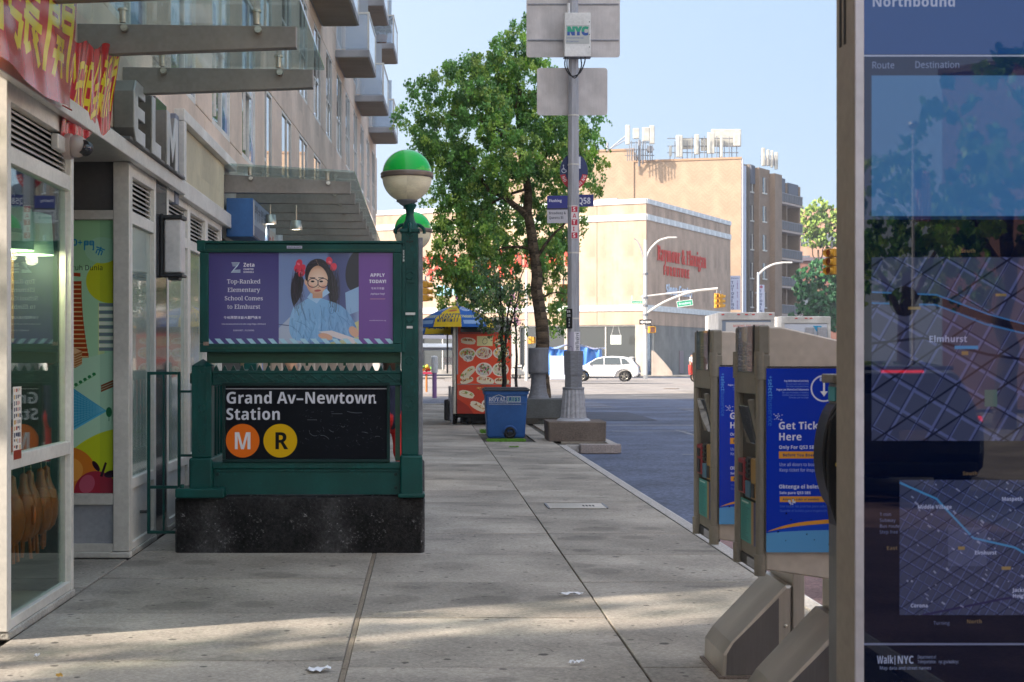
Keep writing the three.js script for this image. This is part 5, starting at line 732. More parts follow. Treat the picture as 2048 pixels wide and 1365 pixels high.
// ---------------------------------------------------------------- street map kiosk, close to the viewer
{
  const D = 4.72, t = thing('map_kiosk', 'tall dark blue glass street map kiosk with a steel edge, close by', 'map kiosk', [1.438, 0, -D]);
  const W = 0.86, H = 3.05, y0 = 0.12;
  mesh('side_profile', [span(-0.016, 0.0, y0, H, -0.205, 0.0, 0.004)], M([0.42, 0.37, 0.31], { map: T.grime, roughness: 0.5, metalness: 0.15 }), t);
  mesh('vent_groove', [0, 1].map((i) => span(-0.0185, -0.0155, 2.66, 3.0, -0.16 + i * 0.05, -0.14 + i * 0.05)), mat.rubber, t);
  mesh('edge_trim', span(-0.016, 0.014, y0, H, 0.0005, 0.013, 0.003), M([0.60, 0.57, 0.62], { roughness: 0.4, metalness: 0.35, map: T.grime }), t);
  mesh('edge_trim', span(W - 0.02, W, y0, H, 0.0005, 0.013, 0.003), mat.chrome, t);
  mesh('body', span(0.001, W - 0.001, y0, H - 0.01, -0.20, -0.001), mat.blackPlastic, t);
  mesh('plinth', span(0.04, W - 0.04, 0, y0, -0.18, -0.02), mat.ss, t);
  const k = 720, sy = (py) => (H - V(py, D)) * k + 0, sx = (px) => (U(px, D) - 1.438 - 0.014) * k;
  const face = print(Math.round((W - 0.034) * k), 2048, (g, w, h) => {
    g.fillStyle = '#040e28'; g.fillRect(0, 0, w, h); g.fillStyle = '#1f5096'; g.fillRect(0, 0, w, sy(110)); g.fillStyle = '#132c58'; g.fillRect(0, sy(110), w, sy(440) - sy(110));  // top band: reflected sky blue painted into the print
    const map = (x0, y0, x1, y1, seed, scale) => {
      g.save(); g.beginPath(); g.rect(x0, y0, x1 - x0, y1 - y0); g.clip(); g.fillStyle = '#424a68'; g.fillRect(x0, y0, x1 - x0, y1 - y0);
      const r = rng(seed), cx = (x0 + x1) / 2, cy = (y0 + y1) / 2, R_ = x1 - x0;
      const grid = (a, s, lw, c) => { g.save(); g.translate(cx, cy); g.rotate(a); g.strokeStyle = c; g.lineWidth = lw; for (let i = -14; i <= 14; i++) { const o = i * s + (r() - 0.5) * s * 0.25; g.beginPath(); g.moveTo(-R_, o); g.lineTo(R_, o); g.stroke(); } g.restore(); };
      grid(0.52, 62 * scale, 7 * scale, '#5a6596'); grid(-1.05, 44 * scale, 6 * scale, '#5a6596'); grid(0.52, 62 * scale, 3 * scale, '#1d2444'); grid(-1.05, 44 * scale, 2.6 * scale, '#232b50'); grid(-0.6, 85 * scale, 4.5 * scale, '#171d3a');
      const line = (pts, lw, c) => { g.strokeStyle = c; g.lineWidth = lw; g.lineJoin = 'round'; g.beginPath(); pts.forEach(([a, b], i) => { const X = x0 + a * (x1 - x0), Y = y0 + b * (y1 - y0); i ? g.lineTo(X, Y) : g.moveTo(X, Y); }); g.stroke(); };
      return { line, end: () => g.restore() };
    };
    g.fillStyle = '#4a80b8'; g.fillRect(sx(1742), sy(152), w, sy(433) - sy(152));  // sky reflection painted here as a lighter blue field
    let m = map(sx(1742), sy(515), w + 40, sy(882), 3, 1);
    m.line([[0, 0.21], [0.25, 0.23], [0.45, 0.33], [0.62, 0.40], [1, 0.39]], 22, '#151b34'); m.line([[0, 0.19], [0.25, 0.205], [0.45, 0.31], [0.62, 0.375], [1, 0.365]], 4, '#3978b8'); m.line([[0, 0.25], [0.25, 0.26], [0.44, 0.365], [0.62, 0.425], [1, 0.42]], 4, '#3978b8');
    m.line([[0.62, 0.40], [0.60, 0.55], [0.75, 0.70], [1, 0.82]], 9, '#2f57a0'); m.line([[0.62, 0.38], [0.80, 0.22], [0.95, 0.1]], 7, '#4a4a9a'); m.line([[0.74, 0.70], [0.66, 0.84], [0.58, 1]], 9, '#2a2a5e'); m.line([[0, 0.47], [0.2, 0.44], [0.45, 0.53], [0.6, 0.56]], 6, '#171d3a');
    g.fillStyle = '#151b30'; g.beginPath(); g.arc(sx(1742) + 78, sy(515) + 105, 36, 0, 7); g.fill(); g.fillStyle = '#3c8fce'; g.fillRect(sx(1908), sy(692), 56, 8); g.fillStyle = '#8d7a52'; g.fillRect(sx(1922), sy(703), 16, 9); g.fillRect(sx(1815), sy(614), 30, 7); g.fillRect(sx(1990), sy(588), 26, 6); g.fillStyle = '#4f6f70'; g.fillRect(sx(1968), sy(780), 30, 40);
    g.fillStyle = '#a9b4dc'; g.font = 'bold 21px sans-serif'; g.fillText('Elmhurst', sx(1856), sy(684)); m.end();
    m = map(sx(1798), sy(960), w + 40, sy(1230), 8, 0.42);
    m.line([[0.0, 0.02], [0.16, 0.14], [0.27, 0.34], [0.32, 0.43], [0.5, 0.5], [0.62, 0.62], [0.8, 0.66], [1, 0.7]], 5, '#4a90c8'); m.line([[0.3, 0.42], [0.6, 0.12], [0.8, 0.0]], 4, '#232c52'); m.line([[0.1, 1], [0.45, 0.88], [0.8, 0.8]], 5, '#2c2a58'); g.fillStyle = 'rgba(140,150,200,0.25)'; g.fillRect(sx(1895), sy(1055), 92, 92); g.fillStyle = '#9a8458'; g.fillRect(sx(1915), sy(1093), 16, 8); g.fillRect(sx(2002), sy(1133), 22, 8);
    g.fillStyle = '#bcc6ea'; g.font = 'bold 12px sans-serif'; g.fillText('Middle Village', sx(1834), sy(1018)); g.fillText('Maspeth', sx(2002), sy(1002)); g.fillText('Elmhurst', sx(1948), sy(1109)); g.fillText('Corona', sx(1820), sy(1215)); g.fillText('Jackson', sx(2024), sy(1184)); g.fillText('Heights', sx(2024), sy(1196)); g.fillStyle = 'rgba(190,200,235,0.6)'; const r = rng(5); for (let i = 0; i < 60; i++) { g.save(); g.translate(sx(1800) + r() * 330, sy(962) + r() * 320); g.rotate(0.5 + r() * 0.4); g.fillRect(0, 0, 3 + r() * 9, 2 + r() * 3); g.restore(); } m.end();
    g.fillStyle = '#b9c3e2'; g.font = 'bold 34px sans-serif'; g.fillText('Northbound', sx(1742), sy(14)); g.fillRect(0, sy(111), w, 4); g.font = '21px sans-serif'; g.fillStyle = '#8f9fca'; g.fillText('Route', sx(1742), sy(138)); g.fillText('Destination', sx(1828), sy(137));
    g.fillStyle = '#8f7650'; g.font = 'bold 13px sans-serif'; g.fillText('South', sx(1920), sy(506)); g.fillText('South', sx(1924), sy(951)); g.fillText('East', sx(1772), sy(1100)); g.fillText('North', sx(1932), sy(1247)); g.fillStyle = '#8e97bd'; g.font = '11px sans-serif'; g.fillText('Turning', sx(1866), sy(1249)); ['1 min', 'Subway', 'Bus route', 'Step free'].forEach((s, i) => g.fillText(s, sx(1758), sy(1032) + i * 14));
    g.fillStyle = '#7f88a8'; g.fillRect(0, sy(1286), w, 5); g.fillStyle = '#b4bedd'; g.font = 'bold 26px sans-serif'; g.fillText('Walk', sx(1753), sy(1327), 39); g.fillText('NYC', sx(1793), sy(1327), 40); g.fillRect(sx(1788), sy(1311), 2, 22); g.font = '10px sans-serif'; g.fillText('Department of', sx(1834), sy(1317), 44); g.fillText('Transportation', sx(1834), sy(1327), 44); g.fillText('nyc.gov/walknyc', sx(1876), sy(1327), 48); g.fillText('Map data and street names', sx(1758), sy(1339));
  });
  const fm = mesh('map_face', plain(new THREE.PlaneGeometry(W - 0.034, 2048 / k)), M([0.85, 0.85, 0.85], { map: face, roughness: 0.012, ior: 1.55 }), t, [0.014 + (W - 0.034) / 2, H - 1024 / k, 0.009]);
}
// ---------------------------------------------------------------- street light pole with its signs
const PX = U(1147, 27.6), PD = 27.6;
{
  const t = thing('light_pole', 'tall octagonal galvanised street light pole on a brown concrete footing', 'street lamp', [PX, 0, -PD]);
  const oct = (r0, r1, y0, y1) => cyl(r0, r1, y1 - y0, 0, (y0 + y1) / 2, 0, 8).rotateY(Math.PI / 8);
  const flat = (g) => { const q = toCreasedNormals(g, 0.3); return plain(q); };
  mesh('footing', ext([[-0.54, 0], [0.54, 0], [0.55, 0.385], [-0.55, 0.385]], 1.05, 0.02).translate(0.02, -0.01, -0.5), mat.conc, t);
  mesh('pole', [flat(oct(0.085, 0.125, 1.6, 11.5))], mat.galv, t);
  const fl = new THREE.Shape(); for (let i = 0; i < 48; i++) { const a = i / 48 * 6.2832, r = 1 + (i % 3 === 0 ? -0.06 : 0.02); i ? fl.lineTo(r * Math.cos(a), r * Math.sin(a)) : fl.moveTo(r * Math.cos(a), r * Math.sin(a)); }
  const flute = (r0, r1, y0, y1) => { const g = new THREE.ExtrudeGeometry(fl, { depth: 1, bevelEnabled: false, steps: 3 }).rotateX(-Math.PI / 2), p = g.attributes.position; for (let i = 0; i < p.count; i++) { const y = p.getY(i), r = r0 + (r1 - r0) * Math.max(0, y) ** 0.8; p.setXYZ(i, p.getX(i) * r, y0 + y * (y1 - y0), p.getZ(i) * r); } g.computeVertexNormals(); return uvBox(g); };
  mesh('fluted_base', [flute(0.255, 0.20, 0.37, 1.0), lathe([[0.33, 0.372], [0.31, 0.40], [0.255, 0.43], [0.25, 0.37]], 24)], mat.galv, t);
  mesh('hand_hole_shaft', [flat(oct(0.165, 0.175, 1.0, 1.35)), flat(oct(0.195, 0.185, 1.26, 1.72)), lathe([[0.21, 0.98], [0.215, 1.0], [0.205, 1.02], [0.18, 1.02]], 24)], mat.galvDark, t);
  mesh('strap', [3.62, 4.52, 5.33, 6.28, 2.35].map((y) => cyl(0.128 - y * 0.002, 0.128 - y * 0.002, 0.03, 0, y, 0, 8).rotateY(Math.PI / 8)), mat.aluLight, t);
  const st = print(64, 300, (g) => { g.fillStyle = '#e3d7d8'; g.fillRect(0, 0, 64, 300); g.fillStyle = '#c23247'; g.font = 'bold 52px sans-serif'; [...'SATIS'].forEach((c, i) => { if (i % 2 === 0) { g.fillRect(4, 4 + i * 60, 56, 52); g.fillStyle = '#f3e9ea'; } g.fillText(c, 14, 48 + i * 60, 40); g.fillStyle = '#c23247'; }); });
  mesh('red_sticker', plain(new THREE.PlaneGeometry(0.13, 0.63)), M([1, 1, 1], { map: st }), t, [0.01, V(446, PD), 0.118]);
  const bk = print(64, 180, (g) => { g.fillStyle = '#16181d'; g.fillRect(0, 0, 64, 180); g.fillStyle = '#e8e8ea'; g.font = 'bold 30px sans-serif'; g.fillText('ER', 8, 36); g.fillText('US', 8, 72); g.font = 'bold 24px sans-serif'; ['2', '4', '5'].forEach((c, i) => g.fillText(c, 24, 106 + i * 28)); });
  mesh('black_sticker', plain(new THREE.PlaneGeometry(0.13, 0.38)), M([1, 1, 1], { map: bk }), t, [-0.09, V(638, PD), 0.10]).rotation.y = -0.5;
  const wp = print(128, 200, (g) => { g.fillStyle = '#b7b4c4'; g.fillRect(0, 0, 128, 200); g.fillStyle = '#e4e3e8'; g.fillRect(58, 0, 60, 200); const r = rng(12); g.strokeStyle = '#3b3d49'; g.lineWidth = 5; for (let i = 0; i < 17; i++) { g.beginPath(); g.moveTo(66 + r() * 12, 12 + i * 11); g.lineTo(100 + r() * 16, 4 + i * 11 + r() * 16); g.stroke(); } g.strokeStyle = '#77708a'; g.beginPath(); g.moveTo(10, 150); g.quadraticCurveTo(50, 100, 40, 190); g.stroke(); });
  mesh('taped_bills', plain(new THREE.CylinderGeometry(0.134, 0.136, 0.42, 24, 1, true, -1.0, 2.2)), M([1, 1, 1], { map: wp }), t, [0, V(686, PD), 0]);
}
{
  const plate = (label, px0, px1, py0, py1, d, bars) => {
    const x0 = U(px0, d), x1 = U(px1, d), ya = V(py1, d), yb = V(py0, d), t = thing('road_sign', label, 'sign', [(x0 + x1) / 2, (ya + yb) / 2, -d], 0);
    const w = x1 - x0, h = yb - ya, r = 0.07, s = new THREE.Shape(); s.moveTo(-w / 2 + r, -h / 2); s.lineTo(w / 2 - r, -h / 2); s.quadraticCurveTo(w / 2, -h / 2, w / 2, -h / 2 + r); s.lineTo(w / 2, h / 2 - r); s.quadraticCurveTo(w / 2, h / 2, w / 2 - r, h / 2); s.lineTo(-w / 2 + r, h / 2); s.quadraticCurveTo(-w / 2, h / 2, -w / 2, h / 2 - r); s.lineTo(-w / 2, -h / 2 + r); s.quadraticCurveTo(-w / 2, -h / 2, -w / 2 + r, -h / 2);
    mesh('plate', ext(s, 0.006), M([0.72, 0.68, 0.665], { map: T.brush, roughness: 0.5, metalness: 0.1 }), t);
    if (bars) for (const y of bars) mesh('stiffener', [box(w * 0.97, 0.022, 0.03, 0, V(y, d) - (ya + yb) / 2, 0.02, 0.004), box(w * 0.97, 0.014, 0.012, 0, V(y, d) - (ya + yb) / 2 - 0.022, 0.012)], mat.galv, t);
    mesh('bracket', box(0.14, 0.05, 0.06, PX - (x0 + x1) / 2, 0, 0.03, 0.004), mat.galvDark, t);
  };
  plate('back of the large upper road sign behind the white utility box', 1053, 1240, -150, 115, 27.78, [8, 80, -70]);
  plate('plain back of the smaller road sign below the white utility box', 1074, 1215, 136, 231, 27.80);
  const logo = print(256, 200, (g) => { g.fillStyle = '#b3b7b5'; g.fillRect(0, 0, 256, 200); const gr = g.createLinearGradient(0, 20, 0, 108); gr.addColorStop(0, '#1f9b7a'); gr.addColorStop(0.55, '#1f9b7a'); gr.addColorStop(0.6, '#1d4f9e'); gr.addColorStop(1, '#1d4f9e'); g.font = 'bold 118px sans-serif'; g.lineWidth = 14; g.strokeStyle = gr; g.fillStyle = gr; g.strokeText('NYC', 12, 104, 230); g.fillText('NYC', 12, 104, 230); g.fillStyle = '#3d5893'; g.font = '28px sans-serif'; g.fillText('Environmental', 8, 146); g.fillText('Protection', 8, 184); });
  const t = thing('utility_box', 'white steel environmental monitoring box with a green and blue logo on the light pole', 'utility box', [U(1155.5, 27.3), V(69, 27.3), -27.3]);
  mesh('case', box(0.50, 0.84, 0.2, 0, 0, -0.1, 0.012), mat.white, t); mesh('logo_label', plain(new THREE.PlaneGeometry(0.455, 0.355)), M([1, 1, 1], { map: logo, roughness: 0.4 }), t, [-0.0, 0.0, 0.003]); mesh('lid', span(-0.26, 0.26, -0.43, -0.42, -0.2, 0.006), mat.galvDark, t);
  mesh('screw', [[0.225, 0.24], [0.225, 0.0], [0.225, -0.24]].map(([a, b]) => cyl(0.01, 0.01, 0.01, a, b, 0.003, 8, Math.PI / 2)), mat.blackPlastic, t);
  mesh('antenna', cyl(0.03, 0.03, 0.22, -0.17, 0.5, -0.05, 12), mat.white, t);
  mesh('cable', [tube([[-0.23, -0.42, -0.02], [-0.24, -0.62, 0], [-0.12, -0.80, 0.02], [0.02, -0.76, 0.02], [0.13, -0.55, 0], [0.15, -0.42, -0.02]], 0.012, 30, 6), tube([[-0.2, -0.42, -0.02], [-0.19, -0.66, 0], [-0.06, -0.84, 0.02], [0.07, -0.62, 0.0], [0.06, -0.42, -0.02]], 0.012, 30, 6)], mat.rubber, t);
  const sx = 27.75, rs = thing('bus_stop_sign', 'round dark blue bus stop sign with a red no standing band behind the light pole', 'sign', [U(1148, sx), V(343, sx), -sx]);
  const rt = print(256, 330, (g) => { g.fillStyle = '#1d2f66'; g.fillRect(0, 0, 256, 330); g.strokeStyle = '#dfe4ef'; g.fillStyle = '#dfe4ef'; g.lineWidth = 6; g.beginPath(); g.arc(36, 158, 19, 0.2, 5.2); g.stroke(); g.beginPath(); g.moveTo(32, 118); g.lineTo(36, 150); g.lineTo(56, 152); g.lineTo(62, 172); g.stroke(); g.beginPath(); g.arc(32, 110, 6, 0, 7); g.fill(); g.fillRect(116, 30, 74, 110); g.strokeStyle = '#c92f3c'; g.lineWidth = 52; g.beginPath(); g.ellipse(128, 165, 106, 136, 0, 0.22, Math.PI - 0.22); g.stroke(); g.fillStyle = '#f2e6e6'; g.font = 'bold 36px sans-serif'; const tx = 'NO STANDING'; for (let i = 0; i < tx.length; i++) { const a = Math.PI - 0.42 - i * 0.235; g.save(); g.translate(128 + 104 * Math.cos(a), 165 + 134 * Math.sin(a)); g.rotate(a - Math.PI / 2); g.fillText(tx[i], -12, 13); g.restore(); } });
  const disc = new THREE.CircleGeometry(0.5, 48).scale(0.545, 0.70, 1); mesh('face', plain(disc), M([0.95, 0.95, 0.95], { map: rt, roughness: 0.4 }), rs, [0, 0, 0.004]); mesh('backing', cyl(0.5, 0.5, 1, 0, 0, 0, 48, Math.PI / 2).scale(0.545, 0.70, 0.006), mat.galv, rs); mesh('bracket', box(0.1, 0.06, 0.08, PX - U(1148, sx), 0, 0.05), mat.galvDark, rs);
  const fp = (label, px0, px1, py0, py1, draw, w, h) => { const d = 27.5, q = thing('route_sign', label, 'sign', [U((px0 + px1) / 2, d), V((py0 + py1) / 2, d), -d - 0.05]); panel('plate', U(px1, d) - U(px0, d), V(py0, d) - V(py1, d), print(w, h, draw), 0.012, mat.galv, q, [0, 0, 0], -0.10); mesh('bracket', box(0.05, 0.16, 0.03, px0 < 1140 ? 0.16 : -0.14, 0, -0.02), mat.galvDark, q); };
  fp('blue and white flag sign reading Flushing on the light pole', 1095, 1136, 391, 446, (g) => { g.fillStyle = '#2a2f84'; g.fillRect(0, 0, 240, 320); g.fillStyle = '#33303e'; g.fillRect(0, 146, 240, 18); g.fillStyle = '#bdbcc4'; g.fillRect(0, 164, 240, 156); g.fillStyle = '#e8e8f0'; g.font = 'bold 42px sans-serif'; g.fillText('Flushing', 20, 74, 150); g.fillStyle = '#4a4a55'; g.font = 'bold 42px sans-serif'; g.fillText('Broadway &', 20, 218, 200); g.fillText('Queens Bl', 20, 272, 170); }, 240, 320);
  fp('blue flag sign with the bus route number on the light pole', 1156, 1188, 389, 413, (g) => { g.fillStyle = '#2a2f78'; g.fillRect(0, 0, 240, 180); g.fillStyle = '#d9dbe6'; g.font = 'bold 130px sans-serif'; g.fillText('Q58', 6, 138, 190); }, 240, 180);
}
{ // second, pole-less iron base on its own footing
  const d = 34.6, x = U(1077, d), t = thing('iron_pole_base', 'grey flared iron pole base without a pole on a dark concrete block', 'pole base', [x, 0, -d]);
  mesh('footing', ext([[-0.42, -0.01], [0.62, -0.01], [0.60, 0.60], [-0.40, 0.60]], 0.9, 0.02).translate(0, 0, -0.45), mat.concGrey, t); mesh('broken_foot', ext([[-0.42, 0], [-0.1, 0], [0.0, 0.12], [0.3, 0.08], [0.62, 0], [0.62, 0.16], [-0.42, 0.14]], 0.06).translate(0, 0, 0.45), mat.bed, t);
  mesh('flared_shaft', lathe([[0.27, 0.59], [0.25, 0.64], [0.21, 0.75], [0.185, 0.95], [0.175, 1.2], [0.17, 1.25]], 28), mat.galvDark, t);
  mesh('collar', [lathe([[0.17, 1.19], [0.245, 1.2], [0.25, 1.26], [0.245, 1.80], [0.25, 1.82], [0.22, 1.83], [0.2, 1.80]], 28)], mat.galvDark, t);
}
// ---------------------------------------------------------------- wheeled bin
{
  const d = 28.4, x = U(1011, d), t = thing('wheeled_bin', 'big blue wheeled rubbish bin with white lettering beside the sapling', 'bin', [x, 0, -d]);
  const blue = M([0.025, 0.12, 0.40], { roughness: 0.42, map: T.grime });
  const tp = (w0, w1, d0, d1, y0, y1, b) => { const g = new RoundedBoxGeometry(1, 1, 1, 3, 0.06), p = g.attributes.position; for (let i = 0; i < p.count; i++) { const v = p.getY(i) + 0.5; p.setXYZ(i, p.getX(i) * (w0 + (w1 - w0) * v), y0 + v * (y1 - y0), p.getZ(i) * (d0 + (d1 - d0) * v)); } g.computeVertexNormals(); return uvBox(g); };
  mesh('body', tp(0.74, 0.84, 0.55, 0.75, 0.0, 0.93), blue, t); mesh('rim', tp(0.87, 0.89, 0.78, 0.80, 0.86, 0.935), blue, t);
  mesh('front_ledge', box(0.80, 0.018, 0.02, 0, 0.70, 0.36, 0.005), blue, t);
  mesh('lid', [box(0.92, 0.045, 0.86, 0, 0.955, 0, 0.015), box(0.84, 0.03, 0.74, 0, 0.985, -0.02, 0.012)], M([0.025, 0.035, 0.05], { roughness: 0.5, map: T.grime }), t); mesh('handle', [rod([-0.38, 0.94, -0.46], [0.38, 0.94, -0.46], 0.016), cyl(0.03, 0.03, 0.05, 0.46, 0.95, -0.35, 10)], mat.blackPlastic, t);
  const arch = new THREE.TorusGeometry(0.125, 0.02, 8, 24, Math.PI); mesh('wheel_arch', plain(arch.translate(0.07, 0.115, 0.30)), blue, t); const w = part('wheel', t, [0.07, 0.112, 0.302]);
  mesh('tyre', plain(new THREE.TorusGeometry(0.088, 0.025, 10, 28)), mat.rubber, w); mesh('hub', [cyl(0.022, 0.022, 0.05, 0, 0, 0, 14, Math.PI / 2), ...[0, 1, 2, 3, 4].map((i) => box(0.016, 0.075, 0.02, 0, 0.045, 0).rotateZ(i * 1.2566))], mat.blackPlastic, w); mesh('well', cyl(0.125, 0.125, 0.02, 0, 0, -0.025, 28, Math.PI / 2), mat.rubber, w);
  const lb = print(512, 160, (g) => { g.clearRect(0, 0, 512, 160); g.fillStyle = '#cfd6e2'; g.strokeStyle = '#cfd6e2'; g.lineWidth = 7; g.beginPath(); g.moveTo(60, 52); g.lineTo(150, 16); g.lineTo(240, 52); g.stroke(); g.font = 'bold 78px serif'; g.fillText('ROYAL', 12, 108, 240); g.fillStyle = '#8fc0b4'; g.fillText('LIFE', 268, 108, 170); g.strokeRect(262, 42, 182, 74); g.fillStyle = '#c3cbdb'; g.font = 'bold 20px sans-serif'; g.fillText('Waste Services & Recycling', 14, 132, 400); g.fillRect(14, 144, 440, 6); });
  mesh('lettering', plain(new THREE.PlaneGeometry(0.74, 0.23)), M([1, 1, 1], { map: lb, transparent: true, alphaTest: 0.4 }), t, [0.0, 0.77, 0.381]).rotation.x = 0.11;
}
// ---------------------------------------------------------------- food cart and umbrellas
{
  const d = 33.6, x0 = U(914, d), x1 = U(1022, d), w = x1 - x0, t = thing('food_cart', 'orange food cart with pictures of dishes and a dark service window', 'food cart', [(x0 + x1) / 2, 0, -d]);
  const orange = M([0.62, 0.10, 0.02], { roughness: 0.4 });
  const menu = print(720, 1060, (g, W, H) => {
    g.fillStyle = '#ec4a1a'; g.fillRect(0, 0, W, H); const r = rng(17);
    const dish = (x, y, rx, ry, cs) => { g.fillStyle = '#f2e9da'; g.beginPath(); g.ellipse(x, y, rx, ry, 0, 0, 7); g.fill(); g.fillStyle = '#d9cdb8'; g.beginPath(); g.ellipse(x, y + 3, rx * 0.86, ry * 0.8, 0, 0, 7); g.fill(); for (let i = 0; i < 46; i++) { const a = r() * 6.3, q = Math.sqrt(r()) * 0.78; g.fillStyle = cs[(r() * cs.length) | 0]; g.beginPath(); g.ellipse(x + rx * q * Math.cos(a), y + ry * q * Math.sin(a), 5 + r() * 16, 4 + r() * 9, r() * 3, 0, 7); g.fill(); } };
    const wrap = (x, y, s, a, cs) => { g.save(); g.translate(x, y); g.rotate(a); g.fillStyle = '#efe2c6'; g.beginPath(); g.ellipse(0, 0, s, s * 0.42, 0, 0, 7); g.fill(); for (let i = 0; i < 30; i++) { g.fillStyle = cs[(r() * cs.length) | 0]; g.beginPath(); g.ellipse((r() - 0.5) * s * 1.5, (r() - 0.6) * s * 0.4, 6 + r() * 12, 4 + r() * 8, r() * 3, 0, 7); g.fill(); } g.fillStyle = '#e9dcc0'; g.beginPath(); g.ellipse(0, s * 0.26, s * 0.95, s * 0.22, 0, 0, 7); g.fill(); g.restore(); };
    const A = ['#b86a2c', '#d79a44', '#8a4a1e', '#e6c070'], B = ['#d9a83a', '#7fae3a', '#b23a2a', '#e7d9a5', '#6a8f2d'], C = ['#c9806a', '#e8c9b0', '#a34f3c', '#e6d36a'], E = ['#8b2f6a', '#d7cfe0', '#4f8a3a', '#c94b3a'];
    g.fillStyle = '#f0e6a6'; g.fillRect(266, 40, 210, 130); g.strokeStyle = '#5a5a3a'; g.lineWidth = 5; g.beginPath(); g.arc(370, 112, 32, 0.1, 3.0); g.stroke(); g.beginPath(); g.moveTo(340, 110); g.quadraticCurveTo(360, 50, 380, 70); g.quadraticCurveTo(400, 60, 402, 108); g.stroke();
    wrap(150, 100, 100, 0.1, A); wrap(590, 110, 90, -0.2, A); dish(140, 270, 110, 76, B); dish(360, 262, 112, 80, C); dish(590, 262, 108, 78, ['#e6b53a', '#f2e2a0', '#b5582a', '#6d9a3a']); dish(150, 330, 70, 46, ['#d9dfe3', '#8f8a84', '#efe9df']);
    wrap(140, 520, 120, -0.7, B); dish(360, 480, 112, 92, E); dish(580, 480, 110, 90, ['#4f8a3a', '#e9dcb8', '#8b3a2a', '#b7d27a']); wrap(130, 620, 90, -0.3, A); wrap(380, 620, 120, 0.2, C); wrap(600, 630, 100, 0.1, A);
    g.fillStyle = '#c93f1c'; g.fillRect(0, 676, W, 384); g.fillStyle = '#8e8a88'; g.fillRect(0, 668, W, 10); for (let i = 0; i < 60; i++) { g.fillStyle = A[(r() * 4) | 0]; g.beginPath(); g.ellipse(260 + r() * 420, 716 + r() * 30, 12, 8, r() * 3, 0, 7); g.fill(); }
    wrap(130, 800, 105, 0.25, ['#dfe6b8', '#7fa045', '#c2a25a']); wrap(280, 960, 110, 0.5, ['#d8b070', '#efe2c0', '#9a6a3a']); dish(420, 930, 90, 66, ['#caa06a', '#efe4c6', '#8a5a2a']); dish(600, 880, 100, 80, B); g.fillStyle = '#a02a16'; g.beginPath(); g.moveTo(0, 860); g.lineTo(150, 960); g.lineTo(220, 1060); g.lineTo(0, 1060); g.fill();
  });
  mesh('body', span(-w / 2, w / 2, 0.32, 1.94, -2.1, -0.03, 0.03), M([0.40, 0.38, 0.38], { map: T.brush, roughness: 0.35, metalness: 0.7 }), t);
  panel('front_board', w, 1.90, menu, 0.03, orange, t, [0, 1.14 + 0.08, -0.01], 0, { roughness: 0.3 });
  mesh('service_window', [span(-w / 2 + 0.09, w / 2 - 0.02, 2.18, 2.46, -0.03, 0.0)], M([0.03, 0.028, 0.03], { roughness: 0.08, clearcoat: 1 }), t); mesh('roof', span(-w / 2 - 0.02, w / 2 + 0.03, 2.46, 2.54, -2.15, 0.05, 0.02), mat.chrome, t); mesh('corner_post', [span(-w / 2, -w / 2 + 0.085, 2.17, 2.46, -0.06, 0.012), span(w / 2 - 0.03, w / 2, 2.17, 2.46, -0.06, 0.012)], orange, t); mesh('top_rail', span(-w / 2, w / 2, 2.15, 2.19, -0.04, 0.025, 0.006), M([0.4, 0.05, 0.03], { roughness: 0.4 }), t);
  mesh('steel_side', span(-w / 2 - 0.10, -w / 2 - 0.005, 0.25, 2.42, -0.9, -0.08, 0.02), mat.chrome, t);
  mesh('underframe', [span(-w / 2, w / 2 - 0.1, 0.17, 0.31, -2.0, -0.1), span(-w / 2 + 0.1, w / 2 - 0.3, 0.05, 0.2, -0.9, -0.25)], mat.rubber, t);
  for (const [wx, wz] of [[-w / 2 - 0.06, -0.35], [-w / 2 + 0.3, -0.3], [w / 2 - 0.12, -0.35]]) { const q = part('wheel', t, [wx, 0.19, wz]); mesh('tyre', plain(new THREE.TorusGeometry(0.13, 0.06, 10, 22).rotateY(Math.PI / 2 - 0.25)), mat.rubber, q); mesh('rim', cyl(0.085, 0.085, 0.06, 0, 0, 0, 16, 0, Math.PI / 2).rotateY(-0.25), mat.galv, q); }
  mesh('tow_bar', [span(-w / 2 - 0.20, -w / 2 - 0.14, 0.12, 0.92, -0.12, -0.05, 0.01), rod([-w / 2 - 0.13, 0.05, -0.08], [-w / 2 - 0.10, 0.9, -0.08], 0.03)], mat.galvDark, t); mesh('spare_box', span(-w / 2 - 0.30, -w / 2 - 0.13, 0.1, 0.6, -0.3, -0.05, 0.04), mat.rubber, t);
  // umbrella
  const um = (label, x, y, z, tilt) => {
    const u = thing('market_umbrella', label, 'umbrella', [x, 0, z], 0, 'umbrellas over the food cart'), r0 = 0.88, top = y;
    const yel = print(256, 160, (g) => { g.fillStyle = '#d8b91e'; g.fillRect(0, 0, 256, 160); g.fillStyle = '#2b3f66'; g.font = 'bold 60px sans-serif'; g.fillText('SABRETT', 34, 144, 188); g.font = 'italic bold 22px serif'; g.fillText('SABRETT', 92, 62, 90); g.fillStyle = '#b8623a'; g.beginPath(); g.ellipse(136, 76, 42, 9, -0.08, 0, 7); g.fill(); });
    const blu = print(256, 160, (g) => { g.fillStyle = '#1e5fae'; g.fillRect(0, 0, 256, 160); g.strokeStyle = '#dbe6f4'; g.lineWidth = 5; g.beginPath(); g.ellipse(128, 60, 46, 17, 0, 0, 7); g.stroke(); g.fillStyle = '#dbe6f4'; g.font = 'bold 22px sans-serif'; g.fillText('Sabrett', 96, 68, 66); g.fillStyle = '#d9d08a'; g.font = 'bold 24px sans-serif'; g.fillText('FRANKFURTERS', 36, 128, 184); g.fillStyle = '#8fb2de'; g.fillRect(30, 138, 196, 12); });
